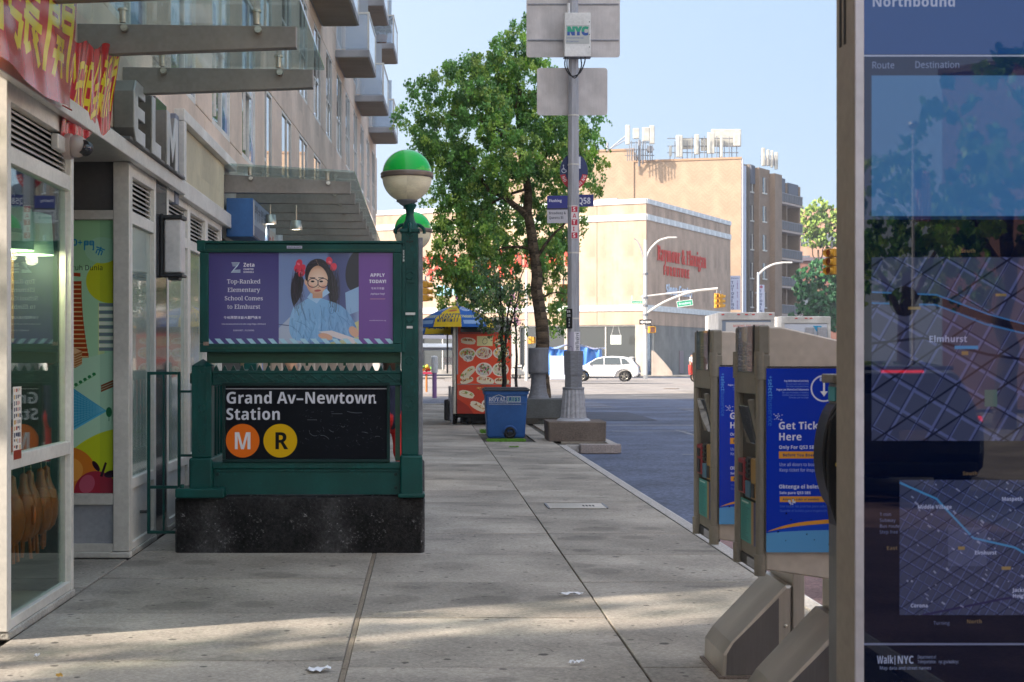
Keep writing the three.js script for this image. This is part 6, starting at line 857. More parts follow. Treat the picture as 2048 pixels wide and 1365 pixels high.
    const my = M([0.95, 0.95, 0.95], { map: yel, roughness: 0.8, side: THREE.DoubleSide }), mb = M([0.95, 0.95, 0.95], { map: blu, roughness: 0.8, side: THREE.DoubleSide });
    for (let k = 0; k < 8; k++) {
      const a0 = (k - 0.5) * Math.PI / 4 - 0.30, a1 = a0 + Math.PI / 4, pos = [], uv = [], nr = 6, na = 4;
      const pt = (i, j) => { const s = i / nr, a = a0 + (a1 - a0) * j / na, da = Math.abs(j / na - 0.5) * 2; const r = r0 * Math.min(1, s * 1.1) * (1 - 0.03 * (1 - da * da)), yy = s <= 0.909 ? top - 0.36 * Math.pow(s * 1.1, 1.7) : top - 0.36 - (s - 0.909) * 1.6; return [r * Math.sin(a), yy, r * Math.cos(a)]; };
      for (let i = 0; i < nr; i++) for (let j = 0; j < na; j++) { const q = [pt(i, j), pt(i + 1, j), pt(i + 1, j + 1), pt(i, j + 1)], w = [[i, j], [i + 1, j], [i + 1, j + 1], [i, j + 1]].map(([m, n]) => [0.5 + (n / na - 0.5) * (0.15 + 0.85 * m / nr), 1 - m / nr]); for (const id of [0, 1, 2, 0, 2, 3]) { pos.push(...q[id]); uv.push(...w[id]); } }
      const g = new THREE.BufferGeometry(); g.setAttribute('position', new THREE.Float32BufferAttribute(pos, 3)); g.setAttribute('uv', new THREE.Float32BufferAttribute(uv, 2)); g.computeVertexNormals();
      mesh('canopy_panel', g, k % 2 ? mb : my, u);
      mesh('rib', rod([0, top - 0.06, 0], [r0 * 0.98 * Math.sin(a0), top - 0.41, r0 * 0.98 * Math.cos(a0)], 0.006), mat.galv, u);
    }
    mesh('pole', rod([0, 1.2, 0], [0, top + 0.09, 0], 0.02), mat.galv, u); mesh('finial', lathe([[0.001, 0.1], [0.02, 0.08], [0.028, 0.03], [0.04, 0]], 12).translate(0, top, 0), mat.galvDark, u);
  };
  um('yellow and blue striped umbrella, upper one over the food cart', U(914, 33.5), V(613, 33.5), -33.3);
  um('yellow and blue striped umbrella, lower one behind the first over the cart', U(895, 34.8), V(628, 34.8), -34.9);
}
// ---------------------------------------------------------------- furniture store across the avenue
{
  const C = [U(1293, 125), 0, -125], aL = Math.atan2(10.7, 23.8), t = thing('furniture_store', 'big peach stucco furniture store with white bands at the far corner', 'building', C);
  const H = EYE + (715 - 397) * 125 / F, yb = (py) => V(py, 125), L = 27, LR = 24.5;
  // front: local +x runs to the right along the face; origin at the corner
  const front = part('front_face', t, [0, 0, 0], -aL), sideF = part('side_face', t, [0, 0, 0], 1.06);
  const bands = [[397, 407], [428, 440], [610, 622]];
  const y = (p) => yb(p), gw = y(650);
  const wall = (root, x0, x1, m) => {
    const n = Math.max(1, Math.round((x1 - x0) / 4.6)); const w = (x1 - x0) / n;
    for (let i = 0; i < n; i++) for (const [a, b] of [[y(650), y(622)], [y(610), y(440)], [y(428), y(407)]]) mesh('stucco_panel', box(w - 0.03, b - a, 0.4, x0 + w * (i + 0.5), (a + b) / 2, -0.2, 0.02), m, root);
    for (const [a, b] of bands) mesh('cornice_band', box(x1 - x0, y(a) - y(b), 0.62, (x0 + x1) / 2, (y(a) + y(b)) / 2, -0.2, 0.03), mat.white, root);
  };
  wall(front, -L, 0, mat.stucco); wall(sideF, 0.0, LR, mat.stucco);
  mesh('roof', span(-L, 0, H - 1.2, H - 0.9, -LR, -0.4), mat.stuccoGrey, front);
  // ground floor
  const pil = mat.stuccoGrey;
  mesh('base_band', span(-L, 0, 0, y(741), -0.35, -0.02), pil, front);
  for (const [a, b] of [[-27, -26], [-22.5, -21.7], [-17.5, -16.7], [-12.6, -11.8], [-7.55, -6.55], [-1.0, 0]]) mesh('pillar', span(a, b, 0, gw, -0.42, 0.05, 0.03), M([0.55, 0.50, 0.46], { map: T.streak, roughness: 0.9 }), front);
  const sg = M([0.06, 0.066, 0.066], { roughness: 0.05, ior: 1.5 });
  for (const [a, b] of [[-26, -22.5], [-21.7, -17.5], [-16.7, -12.6], [-11.8, -7.55], [-6.55, -1.0]]) { const w = part('window', front); mesh('pane', span(a, b, y(741), gw, -0.3, -0.26), sg, w); mesh('frame', [span((a + b) / 2 - 0.05, (a + b) / 2 + 0.05, y(741), gw, -0.26, -0.2), span(a, b, gw - 0.12, gw, -0.26, -0.2)], mat.alu, w); }
  mesh('shop_interior', [span(-26, -1, 0.2, 0.3, -6, -0.5), span(-26, -1, 0.2, gw, -6.2, -6)], mat.stuccoGrey, front);
  mesh('wall_panel', [box(LR - 2.2, gw, 0.35, 2.2 + (LR - 2.2) / 2, gw / 2, -0.2)], mat.stuccoGrey, sideF);
  const cw = part('window', sideF); mesh('pane', box(2.0, gw, 0.1, 1.15, gw / 2, -0.3), M([0.05, 0.09, 0.13], { roughness: 0.05, ior: 1.9, clearcoat: 1 }), cw); mesh('frame', [box(0.12, gw, 0.2, 2.16, gw / 2, -0.2), box(0.12, gw, 0.2, 0.06, gw / 2, -0.2)], mat.aluLight, cw);
  mesh('utility_door', box(1.1, 2.1, 0.08, 9.2, 1.15, 0.02), M([0.30, 0.24, 0.25], { roughness: 0.7 }), sideF);
  mesh('ramp_wall', ext([[0, 0], [1.8, 0], [1.75, 0.35], [1.1, 1.15], [0.25, 2.1], [0, 2.2]], 0.3, 0.02), M([0.5, 0.43, 0.38], { map: T.streak, roughness: 0.95 }), t, [0.3, 0, 1.0], -0.06);
  // hanging open sign in the corner window
  const hs = thing('hanging_sign', 'small white framed shop sign hanging inside the store corner window', 'sign', [U(1232, 123.4), V(680, 123.4), -123.4]); hs.rotation.y = -aL;
  panel('board', 0.95, 0.8, print(96, 80, (g) => { g.fillStyle = '#c9d2cc'; g.fillRect(0, 0, 96, 80); g.fillStyle = '#5f6f6a'; g.fillRect(10, 36, 76, 28); g.fillStyle = '#8d9a95'; g.fillRect(12, 12, 70, 10); g.fillStyle = '#d9e0da'; for (let i = 0; i < 5; i++) g.fillRect(16 + i * 14, 40, 8, 18); }), 0.04, mat.white, hs, [0, 0, 0]); mesh('cord', [rod([-0.4, 0.4, 0], [-0.2, 1.2, 0], 0.012), rod([0.4, 0.4, 0], [0.2, 1.2, 0], 0.012)], mat.white, hs);
  // lettering
  const redM = M([0.62, 0.055, 0.03], { roughness: 0.45 }), redDark = M([0.22, 0.02, 0.02], { roughness: 0.5 });
  const sign = (name, label, root0, turn, x, yy, lines) => {
    const s = thing(name, label, 'sign', [...C]); s.rotation.y = turn;
    for (const [text, f, size, dx, dy, m, sq, gap] of lines) letters(text, f, size, 0.07, m, s, (l, u) => l.position.set(x + dx + u, yy + dy, 0.06), 'letter', sq, gap);
    return s;
  };
  const w1 = textWidth('Raymour & Flanigan', font.serif, 1.22, 1);
  sign('store_sign', 'big red raised store lettering on the sunlit front, half hidden by the tree', front, -aL, -23.3, y(527), [['Raymour & Flanigan', font.serif, 1.7, 0, 0, redM, 0.66, 1], ['FURNITURE', font.serif, 1.1, 2.4, -1.1, redM, 0.78, 1.25], ['Sleep Center', font.sans, 1.0, 3.2, -2.5, M([0.3, 0.55, 0.75], { roughness: 0.4 }), 0.8, 1]]);
  sign('store_sign', 'red raised store lettering with a small blue line on the shaded side wall', sideF, 1.06, 2.6, y(517), [['Raymour & Flanigan', font.serif, 1.35, 0, 0, redM, 0.62, 1.14], ['FURNITURE', font.sans, 0.85, 1.6, -1.25, redM, 0.8, 1.4], ['Sleep Center', font.sans, 0.95, 2.2, -3.0, M([0.66, 0.75, 0.9], { roughness: 0.4 }), 0.8, 1.15]]);
  const ac = thing('rooftop_unit', 'grey louvered air handling unit on the store roof', 'air conditioner', [U(1228, 134), H - 1.0, -134]); ac.rotation.y = -aL;
  mesh('housing', [box(2.0, 1.9, 2, -0.4, 0.95, 0, 0.04), box(3.0, 1.5, 1.4, 2.0, 0.75, -0.6, 0.04)], mat.galv, ac); for (let i = 0; i < 6; i++) mesh('louver', box(1.6, 0.06, 0.05, -0.4, 0.25 + i * 0.13, 1.02), mat.galvDark, ac);
}
// ---------------------------------------------------------------- tall brick apartment block behind it
{
  const D = 160, C = [U(1483, D), 0, -D], t = thing('brick_apartment_block', 'tall tan brick apartment block with rooftop antennas behind the furniture store', 'building', C);
  const y = (p) => V(p, D), tb = -0.24, top = y(318), top2 = y(294);
  const f = part('blank_wall', t, [0, 0, 0], tb), wx = (p) => { let u = 0; for (let i = 0; i < 40; i++) { const X = C[0] + u * Math.cos(tb), d = D + u * Math.sin(tb); const px = CX + X * F / d; u += (p - px) * D / F; } return u; };
  const xa = wx(1268), xb = wx(1010);
  mesh('brick_wall', [span(xa, 0, 0, top, -12, 0), span(xb, xa, 0, top2, -12, 0.12)], mat.brick, f); mesh('coping', [span(xa, 0.05, top, top + 0.22, -0.4, 0.1), span(xb, xa + 0.1, top2, top2 + 0.22, -0.4, 0.22)], M([0.42, 0.27, 0.17], { roughness: 0.9 }), f);
  const s = part('balcony_side', t, [0.0, 0, 0], 0.94), sw = (v0, v1, y0, y1, z0, z1) => span(v0, v1, y0, y1, z0, z1);
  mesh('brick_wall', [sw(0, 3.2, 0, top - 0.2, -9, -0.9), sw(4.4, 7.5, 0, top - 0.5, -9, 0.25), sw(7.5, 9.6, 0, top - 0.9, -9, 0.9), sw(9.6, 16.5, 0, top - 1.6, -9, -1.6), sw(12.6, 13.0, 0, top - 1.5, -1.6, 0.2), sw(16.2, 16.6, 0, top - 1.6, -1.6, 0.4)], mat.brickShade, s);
  mesh('drain_pipe', [cyl(0.30, 0.30, top - 0.5, 1.9, top / 2 - 0.3, -0.55, 12), cyl(0.10, 0.10, top, 0.12, top / 2, 0.12, 10)], M([0.52, 0.56, 0.66], { roughness: 0.5, metalness: 0.3 }), s);
  mesh('stair_tower', sw(3.2, 4.4, 0, top - 0.2, -9, -0.4), M([0.24, 0.21, 0.19], { map: T.brick, roughness: 0.9 }), s);
  const fl = 3.3; for (let k = 0; k < 7; k++) {
    const y0 = top - 3.3 - k * fl;
    for (const [v, w, z] of [[3.85, 0.8, -0.36], [5.9, 1.0, 0.29]]) { const q = part('window', s); mesh('pane', sw(v - w / 2, v + w / 2, y0, y0 + 1.75, z - 0.1, z), mat.winGlass, q); mesh('frame', [sw(v - w / 2 - 0.06, v + w / 2 + 0.06, y0 - 0.14, y0, z - 0.1, z + 0.1), sw(v - 0.04, v + 0.04, y0, y0 + 1.75, z, z + 0.05)], mat.aluLight, q); }
    const b = part('balcony', s, [0, y0 - 0.7, 0]);
    mesh('slab', sw(9.6, 16.6, -0.18, 0.06, -1.5, 0.75), M([0.45, 0.36, 0.31], { roughness: 0.85 }), b); mesh('railing', [sw(9.7, 16.5, 0.12, 1.05, 0.66, 0.70), sw(16.5, 16.56, 0.12, 1.05, -1.4, 0.70)], M([0.15, 0.145, 0.15], { roughness: 0.7 }), b); mesh('handrail', sw(9.65, 16.58, 1.06, 1.14, 0.62, 0.74), M([0.3, 0.29, 0.3]), b);
    for (let i = 0; i < 9; i++) mesh('baluster', sw(9.9 + i * 0.8, 9.96 + i * 0.8, 0.1, 1.06, 0.71, 0.75), mat.galvDark, b);
    mesh('balcony_door', [sw(10.2, 12.2, 0.06, 2.3, -1.59, -1.55), sw(13.4, 15.6, 0.06, 2.3, -1.59, -1.55)], mat.winGlass, b);
  }
  for (const q of [[9.7, 12.6, top - 3.2, top - 1.0, -1.4, 0.1], [13.1, 16.2, top - 3.4, top - 1.4, -1.4, 0.3], [3.25, 4.35, top - 2.4, top - 0.3, -0.39, -0.2]]) mesh('mansard', sw(...q), M([0.13, 0.14, 0.17], { roughness: 0.8 }), s);
  // antennas on the roof
  const wht = M([0.60, 0.59, 0.55], { roughness: 0.6, map: T.grime });
  const ant = (label, px, py, d, sets, frameH) => {
    const a = thing('rooftop_antenna', label, 'antenna', [U(px, d), V(py, d), -d], 0, undefined);
    for (const [dx, y0, w, h, dz] of sets) mesh('antenna_panel', box(w, h, 0.3, dx, y0 + h / 2, dz || 0, 0.08), wht, a);
    const bars = [], x0 = Math.min(...sets.map((q) => q[0])), x1 = Math.max(...sets.map((q) => q[0])); for (let i = 0; i <= 16; i++) bars.push(rod([x0 + (x1 - x0) * i / 16, 0, -0.3 + (i % 3) * 0.4], [x0 + (x1 - x0) * i / 16, frameH * (0.6 + 0.4 * ((i * 7) % 3) / 2), -0.3 + (i % 3) * 0.4], 0.05, 5)); for (const q of [0.3, 0.6, 0.95]) bars.push(rod([x0 - 0.3, frameH * q, -0.3], [x1 + 0.3, frameH * q, -0.3], 0.05, 5));
    mesh('mast_frame', bars, mat.galvDark, a);
    return a;
  };
  const a1 = ant('white cell antenna cluster on a bracket at the step of the brick roof', 1277, 322, 161, [[-1.2, 1.85, 0.5, 2.2], [-0.25, 2.5, 0.7, 1.2], [0.85, 2.2, 0.8, 1.6], [1.55, 1.9, 0.55, 2.1]], 2.2);
  mesh('strut', [rod([-1.2, 3.0, 0], [-3.3, 1.3, 0], 0.07), rod([-1.2, 2.5, 0], [-3.3, 1.3, 0], 0.06), cyl(0.14, 0.14, 0.9, -3.5, 1.6, 0, 10)], mat.galv, a1); mesh('mast', [rod([0.1, -0.6, 0], [0.1, 2.4, 0], 0.14), rod([0.5, -0.4, 0.1], [0.5, 2.2, 0.1], 0.08), cyl(0.35, 0.4, 0.5, 1.3, 1.3, 0.2, 14, 1.5)], mat.galvDark, a1);
  ant('long row of white antenna panels and racks in the middle of the brick roof', 1410, 318, 162, [[-2.9, 0.2, 0.75, 2.5], [-2.0, 1.2, 1.6, 1.2, -0.6], [-0.9, 0.5, 0.5, 2.3], [0.4, 1.0, 1.5, 1.4, -0.5], [0.7, 0.6, 0.8, 2.4], [2.6, 1.5, 3.4, 2.0, -0.8], [3.6, 1.4, 0.8, 1.4, 0.3], [1.9, 0.2, 0.3, 2.4], [-3.9, 0.3, 0.3, 1.2]], 2.5);
  ant('small cluster of white antenna panels above the balconies', 1540, 332, 166, [[-0.75, 0, 0.4, 2.1], [-0.2, 0, 0.35, 1.9], [0.25, -0.2, 0.3, 2.0], [0.75, -0.4, 0.4, 2.0]], 1.2);
  // vertical tutoring signs
  for (const [label, px0, px1, py0, py1, d, main] of [['tall white vertical tutoring sign with a telephone number beside the store', 1460, 1481, 552, 620, 147, 1], ['tall white and blue vertical tutoring banner beyond the first tutoring sign', 1516, 1529, 570, 632, 150, 0]]) {
    const q = thing('tutoring_sign', label, 'sign', [U((px0 + px1) / 2, d), V((py0 + py1) / 2, d), -d]);
    panel('board', U(px1, d) - U(px0, d), V(py0, d) - V(py1, d), print(main ? 120 : 80, 400, (g, w, h) => { g.fillStyle = '#c3c8dc'; g.fillRect(0, 0, w, h); g.fillStyle = '#1b2a5e'; g.font = 'bold 46px sans-serif'; [...'TUTORING'].forEach((c, i) => g.fillText(c, main ? 14 : 22, 96 + i * 43, 34)); if (main) { g.font = 'bold 22px sans-serif'; g.fillText('PRIVATE', 12, 36, 98); g.fillStyle = '#7b5d92'; g.font = 'bold 30px sans-serif'; [...'1888 923 6560'].forEach((c, i) => g.fillText(c, 78, 78 + i * 26)); } else { g.fillStyle = '#a0506a'; g.beginPath(); g.arc(40, 28, 20, 0, 7); g.fill(); } }), 0.15, M([0.08, 0.3, 0.55]), q, [0, 0, 0]);
    mesh('bracket', box(0.3, 0.12, 0.3, -(U(px1, d) - U(px0, d)) / 2 - 0.1, 0.8, -0.1), mat.galvDark, q);
  }
}
// ---------------------------------------------------------------- more distant blocks at the right
{
  const t = thing('red_brick_house', 'low dark red brick building between the trees beyond the apartment block', 'building', [U(1640, 205), 0, -205]);
  mesh('brick_wall', span(-9, 14, 0, V(522, 205), -12, 0), mat.brickRed, t); mesh('cornice', span(-9.2, 14.2, V(522, 205), V(515, 205), -12, 0.3), M([0.2, 0.17, 0.2]), t);
  for (let i = 0; i < 5; i++) { const w = part('window', t); mesh('pane', span(-7 + i * 4, -5.4 + i * 4, 8, 10.4, 0.0, 0.05), mat.winGlass, w); mesh('sill', span(-7.2 + i * 4, -5.2 + i * 4, 7.8, 8, 0, 0.2), mat.white, w); }
  const t2 = thing('pink_brick_block', 'sunlit pinkish brick block rising behind the pale green tree', 'building', [U(1645, 240), 0, -240]); t2.rotation.y = -0.3;
  mesh('brick_wall', span(-5, 20, 0, V(418, 240), -14, 0), M([0.55, 0.33, 0.24], { map: T.brick, roughness: 0.9 }), t2); for (let k = 0; k < 5; k++) for (let i = 0; i < 5; i++) mesh('window', span(-3.5 + i * 4.2, -2 + i * 4.2, 6 + k * 3.6, 8 + k * 3.6, 0, 0.06), mat.winGlass, t2);
}
// ---------------------------------------------------------------- signals, far lamps
{
  const d = 104, x = U(1291, d), y = (p) => V(p, d), X = (p) => U(p, d) - x, wht = M([0.68, 0.66, 0.62], { roughness: 0.5, metalness: 0.2 });
  const t = thing('signal_pole', 'white traffic signal pole with a curved mast arm and a lamp arm', 'traffic pole', [x, 0, -d]);
  mesh('pole', [cyl(0.10, 0.16, y(480), 0, y(480) / 2, 0, 14)], wht, t);
  mesh('mast_arm', tube([[0, y(628), 0], [X(1330), y(604), 0.1], [X(1385), y(584), 0.2], [X(1434), y(578), 0.3]], 0.09, 30, 8), wht, t); mesh('tie_arm', tube([[X(1282), y(594), 0], [X(1350), y(586), 0.1], [X(1434), y(577), 0.3]], 0.06, 10, 8), wht, t);
  mesh('lamp_arm', tube([[0, y(520), 0], [X(1300), y(500), 0], [X(1318), y(482), 0], [X(1336), y(476), 0]], 0.075, 24, 8), wht, t); mesh('lamp_head', box(0.75, 0.12, 0.3, X(1344), y(475.5), 0, 0.05), wht, t);
  mesh('rear_lamp_arm', tube([[0, y(530), -0.1], [X(1287), y(498), -1], [X(1280), y(478), -1.5], [X(1275), y(474), -1.6]], 0.05, 20, 6), mat.galvDark, t);
  mesh('clamp', [548, 596, 612, 630].map((p) => cyl(0.2, 0.2, 0.16, 0, y(p), 0, 10)), mat.galvDark, t);
  const head = (name, label, px, py, dd, turn, h = 0.95, backs) => {
    const q = thing(name, label, 'traffic light', [U(px, dd), V(py, dd), -dd], turn);
    for (let i = 0; i < 3; i++) { const s = part('signal_section', q, [0, (1 - i) * h / 3, 0]); mesh('housing', box(0.34, h / 3 - 0.015, 0.24, 0, 0, 0, 0.03), mat.yellow, s); mesh('lens', cyl(0.115, 0.115, 0.02, 0, 0, 0.125, 18, Math.PI / 2), mat.lens, s); mesh('visor', plain(new THREE.CylinderGeometry(0.13, 0.13, 0.2, 18, 1, true, -2.2, 4.4).rotateX(Math.PI / 2).translate(0, 0, 0.21)), M([0.62, 0.33, 0.03], { side: THREE.DoubleSide, roughness: 0.5 }), s); }
    mesh('bracket', [rod([0, h / 2, 0], [0, h / 2 + 0.22, 0], 0.035)], mat.galv, q);
    return q;
  };
  head('traffic_light', 'yellow three lens traffic light facing the street under the mast arm', 1434, 602, 103.6, 0.15, 1.1); head('traffic_light', 'yellow traffic light turned away, paired behind the one under the mast arm', 1442, 602, 103.9, 1.7, 1.0);
  const g1 = (label, px0, px1, py0, py1, dd, tilt, text) => { const q = thing('street_name_sign', label, 'sign', [U((px0 + px1) / 2, dd), V((py0 + py1) / 2, dd), -dd]); const m = panel('plate', U(px1, dd) - U(px0, dd), V(py0, dd) - V(py1, dd), print(160, 48, (g) => { g.fillStyle = '#eef2ee'; g.fillRect(0, 0, 160, 48); g.fillStyle = '#189a74'; g.fillRect(4, 4, 152, 40); g.fillStyle = '#e8f4ee'; g.font = 'bold 26px sans-serif'; g.fillText(text, 18, 33, 124); }), 0.04, mat.white, q, [0, 0, 0]); m.rotation.z = tilt; mesh('hanger', [rod([-0.4, 0.2, 0], [-0.4, 0.5, 0], 0.025), rod([0.4, 0.2, 0], [0.4, 0.55, 0], 0.025)], mat.white, q); };
  g1('green street name sign hanging from the curved mast arm', 1354, 1386, 601, 613, 103.8, 0.14, 'Broadway'); g1('small green street name sign on the signal pole, on the store side', 1264, 1286, 602, 608, 103.8, 0, 'Queens Bl');
  const ow = thing('one_way_sign', 'black and white one way arrow sign on the signal pole', 'sign', [U(1291, 103.7), V(644.5, 103.7), -103.7]); panel('plate', 0.88, 0.36, print(128, 52, (g) => { g.fillStyle = '#1c1c1e'; g.fillRect(0, 0, 128, 52); g.fillStyle = '#e9e9e6'; g.beginPath(); g.moveTo(6, 26); g.lineTo(34, 6); g.lineTo(34, 15); g.lineTo(122, 15); g.lineTo(122, 37); g.lineTo(34, 37); g.lineTo(34, 46); g.fill(); g.fillStyle = '#1c1c1e'; g.font = 'bold 18px sans-serif'; g.fillText('ONE WAY', 38, 32, 78); }), 0.03, mat.galv, ow, [0, 0, 0]); mesh('clamp', box(0.1, 0.1, 0.1, 0, 0, -0.06), mat.galvDark, ow);
  const ped = (label, px, py, dd, turn) => { const q = thing('pedestrian_signal', label, 'traffic light', [U(px, dd), V(py, dd), -dd], turn); mesh('housing', box(0.5, 0.5, 0.25, 0, 0, 0, 0.05), mat.yellow, q); mesh('screen', box(0.34, 0.34, 0.02, 0.03, 0, 0.13), M([0.36, 0.17, 0.12], { roughness: 0.3 }), q); mesh('visor', [box(0.42, 0.03, 0.14, 0.03, 0.2, 0.18), box(0.03, 0.4, 0.14, 0.24, 0, 0.18), box(0.03, 0.4, 0.14, -0.18, 0, 0.18)], mat.yellow, q); mesh('bracket', box(0.3, 0.06, 0.06, -0.3, 0.1, -0.05), mat.galvDark, q); };
  ped('yellow pedestrian signal box on the signal pole by the store corner', 1303, 660, 103.6, 0.2); ped('yellow pedestrian signal box on the thin pole seen past the tree trunk', 1062, 681, 96, 1.2);
  const tp = thing('thin_pole', 'thin pale pole with a pedestrian signal between the tree trunk and the cart', 'traffic pole', [U(1053, 96.3), 0, -96.3]); mesh('pole', cyl(0.08, 0.11, 7.4, 0, 3.7, 0, 12), wht, tp); mesh('cap', lathe([[0.001, 0.1], [0.09, 0.02], [0.1, 0]]).translate(0, 7.4, 0), wht, tp);
  head('traffic_light', 'yellow traffic light seen from the side beside the green post', 851, 583, 62, 1.35, 0.88); head('traffic_light', 'yellow traffic light with red lens half hidden behind the light pole', 1127, 588, 58, 0.1, 0.8); head('traffic_light', 'orange yellow traffic light half hidden by the map kiosk edge', 1664, 524, 44, -0.8, 0.82);
  const hp = thing('signal_pole', 'slim signal pole mostly hidden behind the subway entrance post', 'traffic pole', [U(838, 62.2), 0, -62.2]); mesh('pole', cyl(0.07, 0.09, 6.2, 0, 3.1, 0, 12), mat.galvDark, hp); mesh('arm', [rod([0, V(562, 62), 0], [0.35, V(562, 62), 0.15], 0.03), rod([0, V(602, 62), 0], [0.35, V(602, 62), 0.15], 0.03)], mat.galvDark, hp);
  const hp2 = thing('signal_pole', 'signal pole carrying the traffic light behind the map kiosk', 'traffic pole', [U(1690, 44.2), 0, -44.2]); mesh('pole', cyl(0.09, 0.12, 6.5, 0, 3.25, 0, 12), mat.galvDark, hp2); mesh('arm', rod([0, V(512, 44), 0], [-0.5, V(512, 44), 0.1], 0.035), mat.galvDark, hp2);
  const hp3 = thing('signal_pole', 'signal pole hidden behind the street light pole', 'traffic pole', [U(1142, 58.4), 0, -58.4]); mesh('pole', cyl(0.07, 0.09, 5.2, 0, 2.6, 0, 12), mat.galvDark, hp3); mesh('arm', rod([0, V(578, 58), 0], [-0.3, V(578, 58), 0.2], 0.03), mat.galvDark, hp3);
  const l2 = thing('far_street_lamp', 'white street lamp arm rising in front of the tutoring banner', 'street lamp', [U(1517, 118), 0, -118]); const y2 = (p) => V(p, 118), X2 = (p) => U(p, 118) - U(1517, 118); mesh('pole', cyl(0.10, 0.14, y2(545), 0, y2(545) / 2, 0, 12), M([0.42, 0.48, 0.56], { roughness: 0.5 }), l2); mesh('lamp_arm', tube([[0, y2(550), 0], [X2(1530), y2(538), 0], [X2(1548), y2(529), 0], [X2(1566), y2(526), 0]], 0.09, 20, 8), wht, l2); mesh('lamp_head', box(0.9, 0.13, 0.32, X2(1574), y2(525.5), 0, 0.05), wht, l2);
}
// ---------------------------------------------------------------- vehicles
function wheel(parent, x, y, z, r, w) {
  const q = part('wheel', parent, [x, y, z]);
  mesh('tyre', lathe([[r * 0.66, -w / 2], [r * 0.94, -w / 2], [r, -w * 0.35], [r, w * 0.35], [r * 0.94, w / 2], [r * 0.66, w / 2], [r * 0.62, 0], [r * 0.66, -w / 2]], 28).rotateX(Math.PI / 2), mat.rubber, q);
  const sp = []; for (let i = 0; i < 5; i++) for (const o of [-0.14, 0.14]) sp.push(box(r * 0.085, r * 0.62, 0.03, 0, r * 0.33, 0, 0.004).rotateZ(i * 1.2566 + o).translate(0, 0, w / 2 - 0.03));
  mesh('rim', [...sp, cyl(r * 0.14, r * 0.14, 0.04, 0, 0, w / 2 - 0.03, 14, Math.PI / 2), plain(new THREE.TorusGeometry(r * 0.65, r * 0.035, 8, 28).translate(0, 0, w / 2 - 0.02))], mat.chrome, q); mesh('brake', cyl(r * 0.55, r * 0.55, 0.02, 0, 0, w / 2 - 0.08, 20, Math.PI / 2), mat.blackPlastic, q);
}
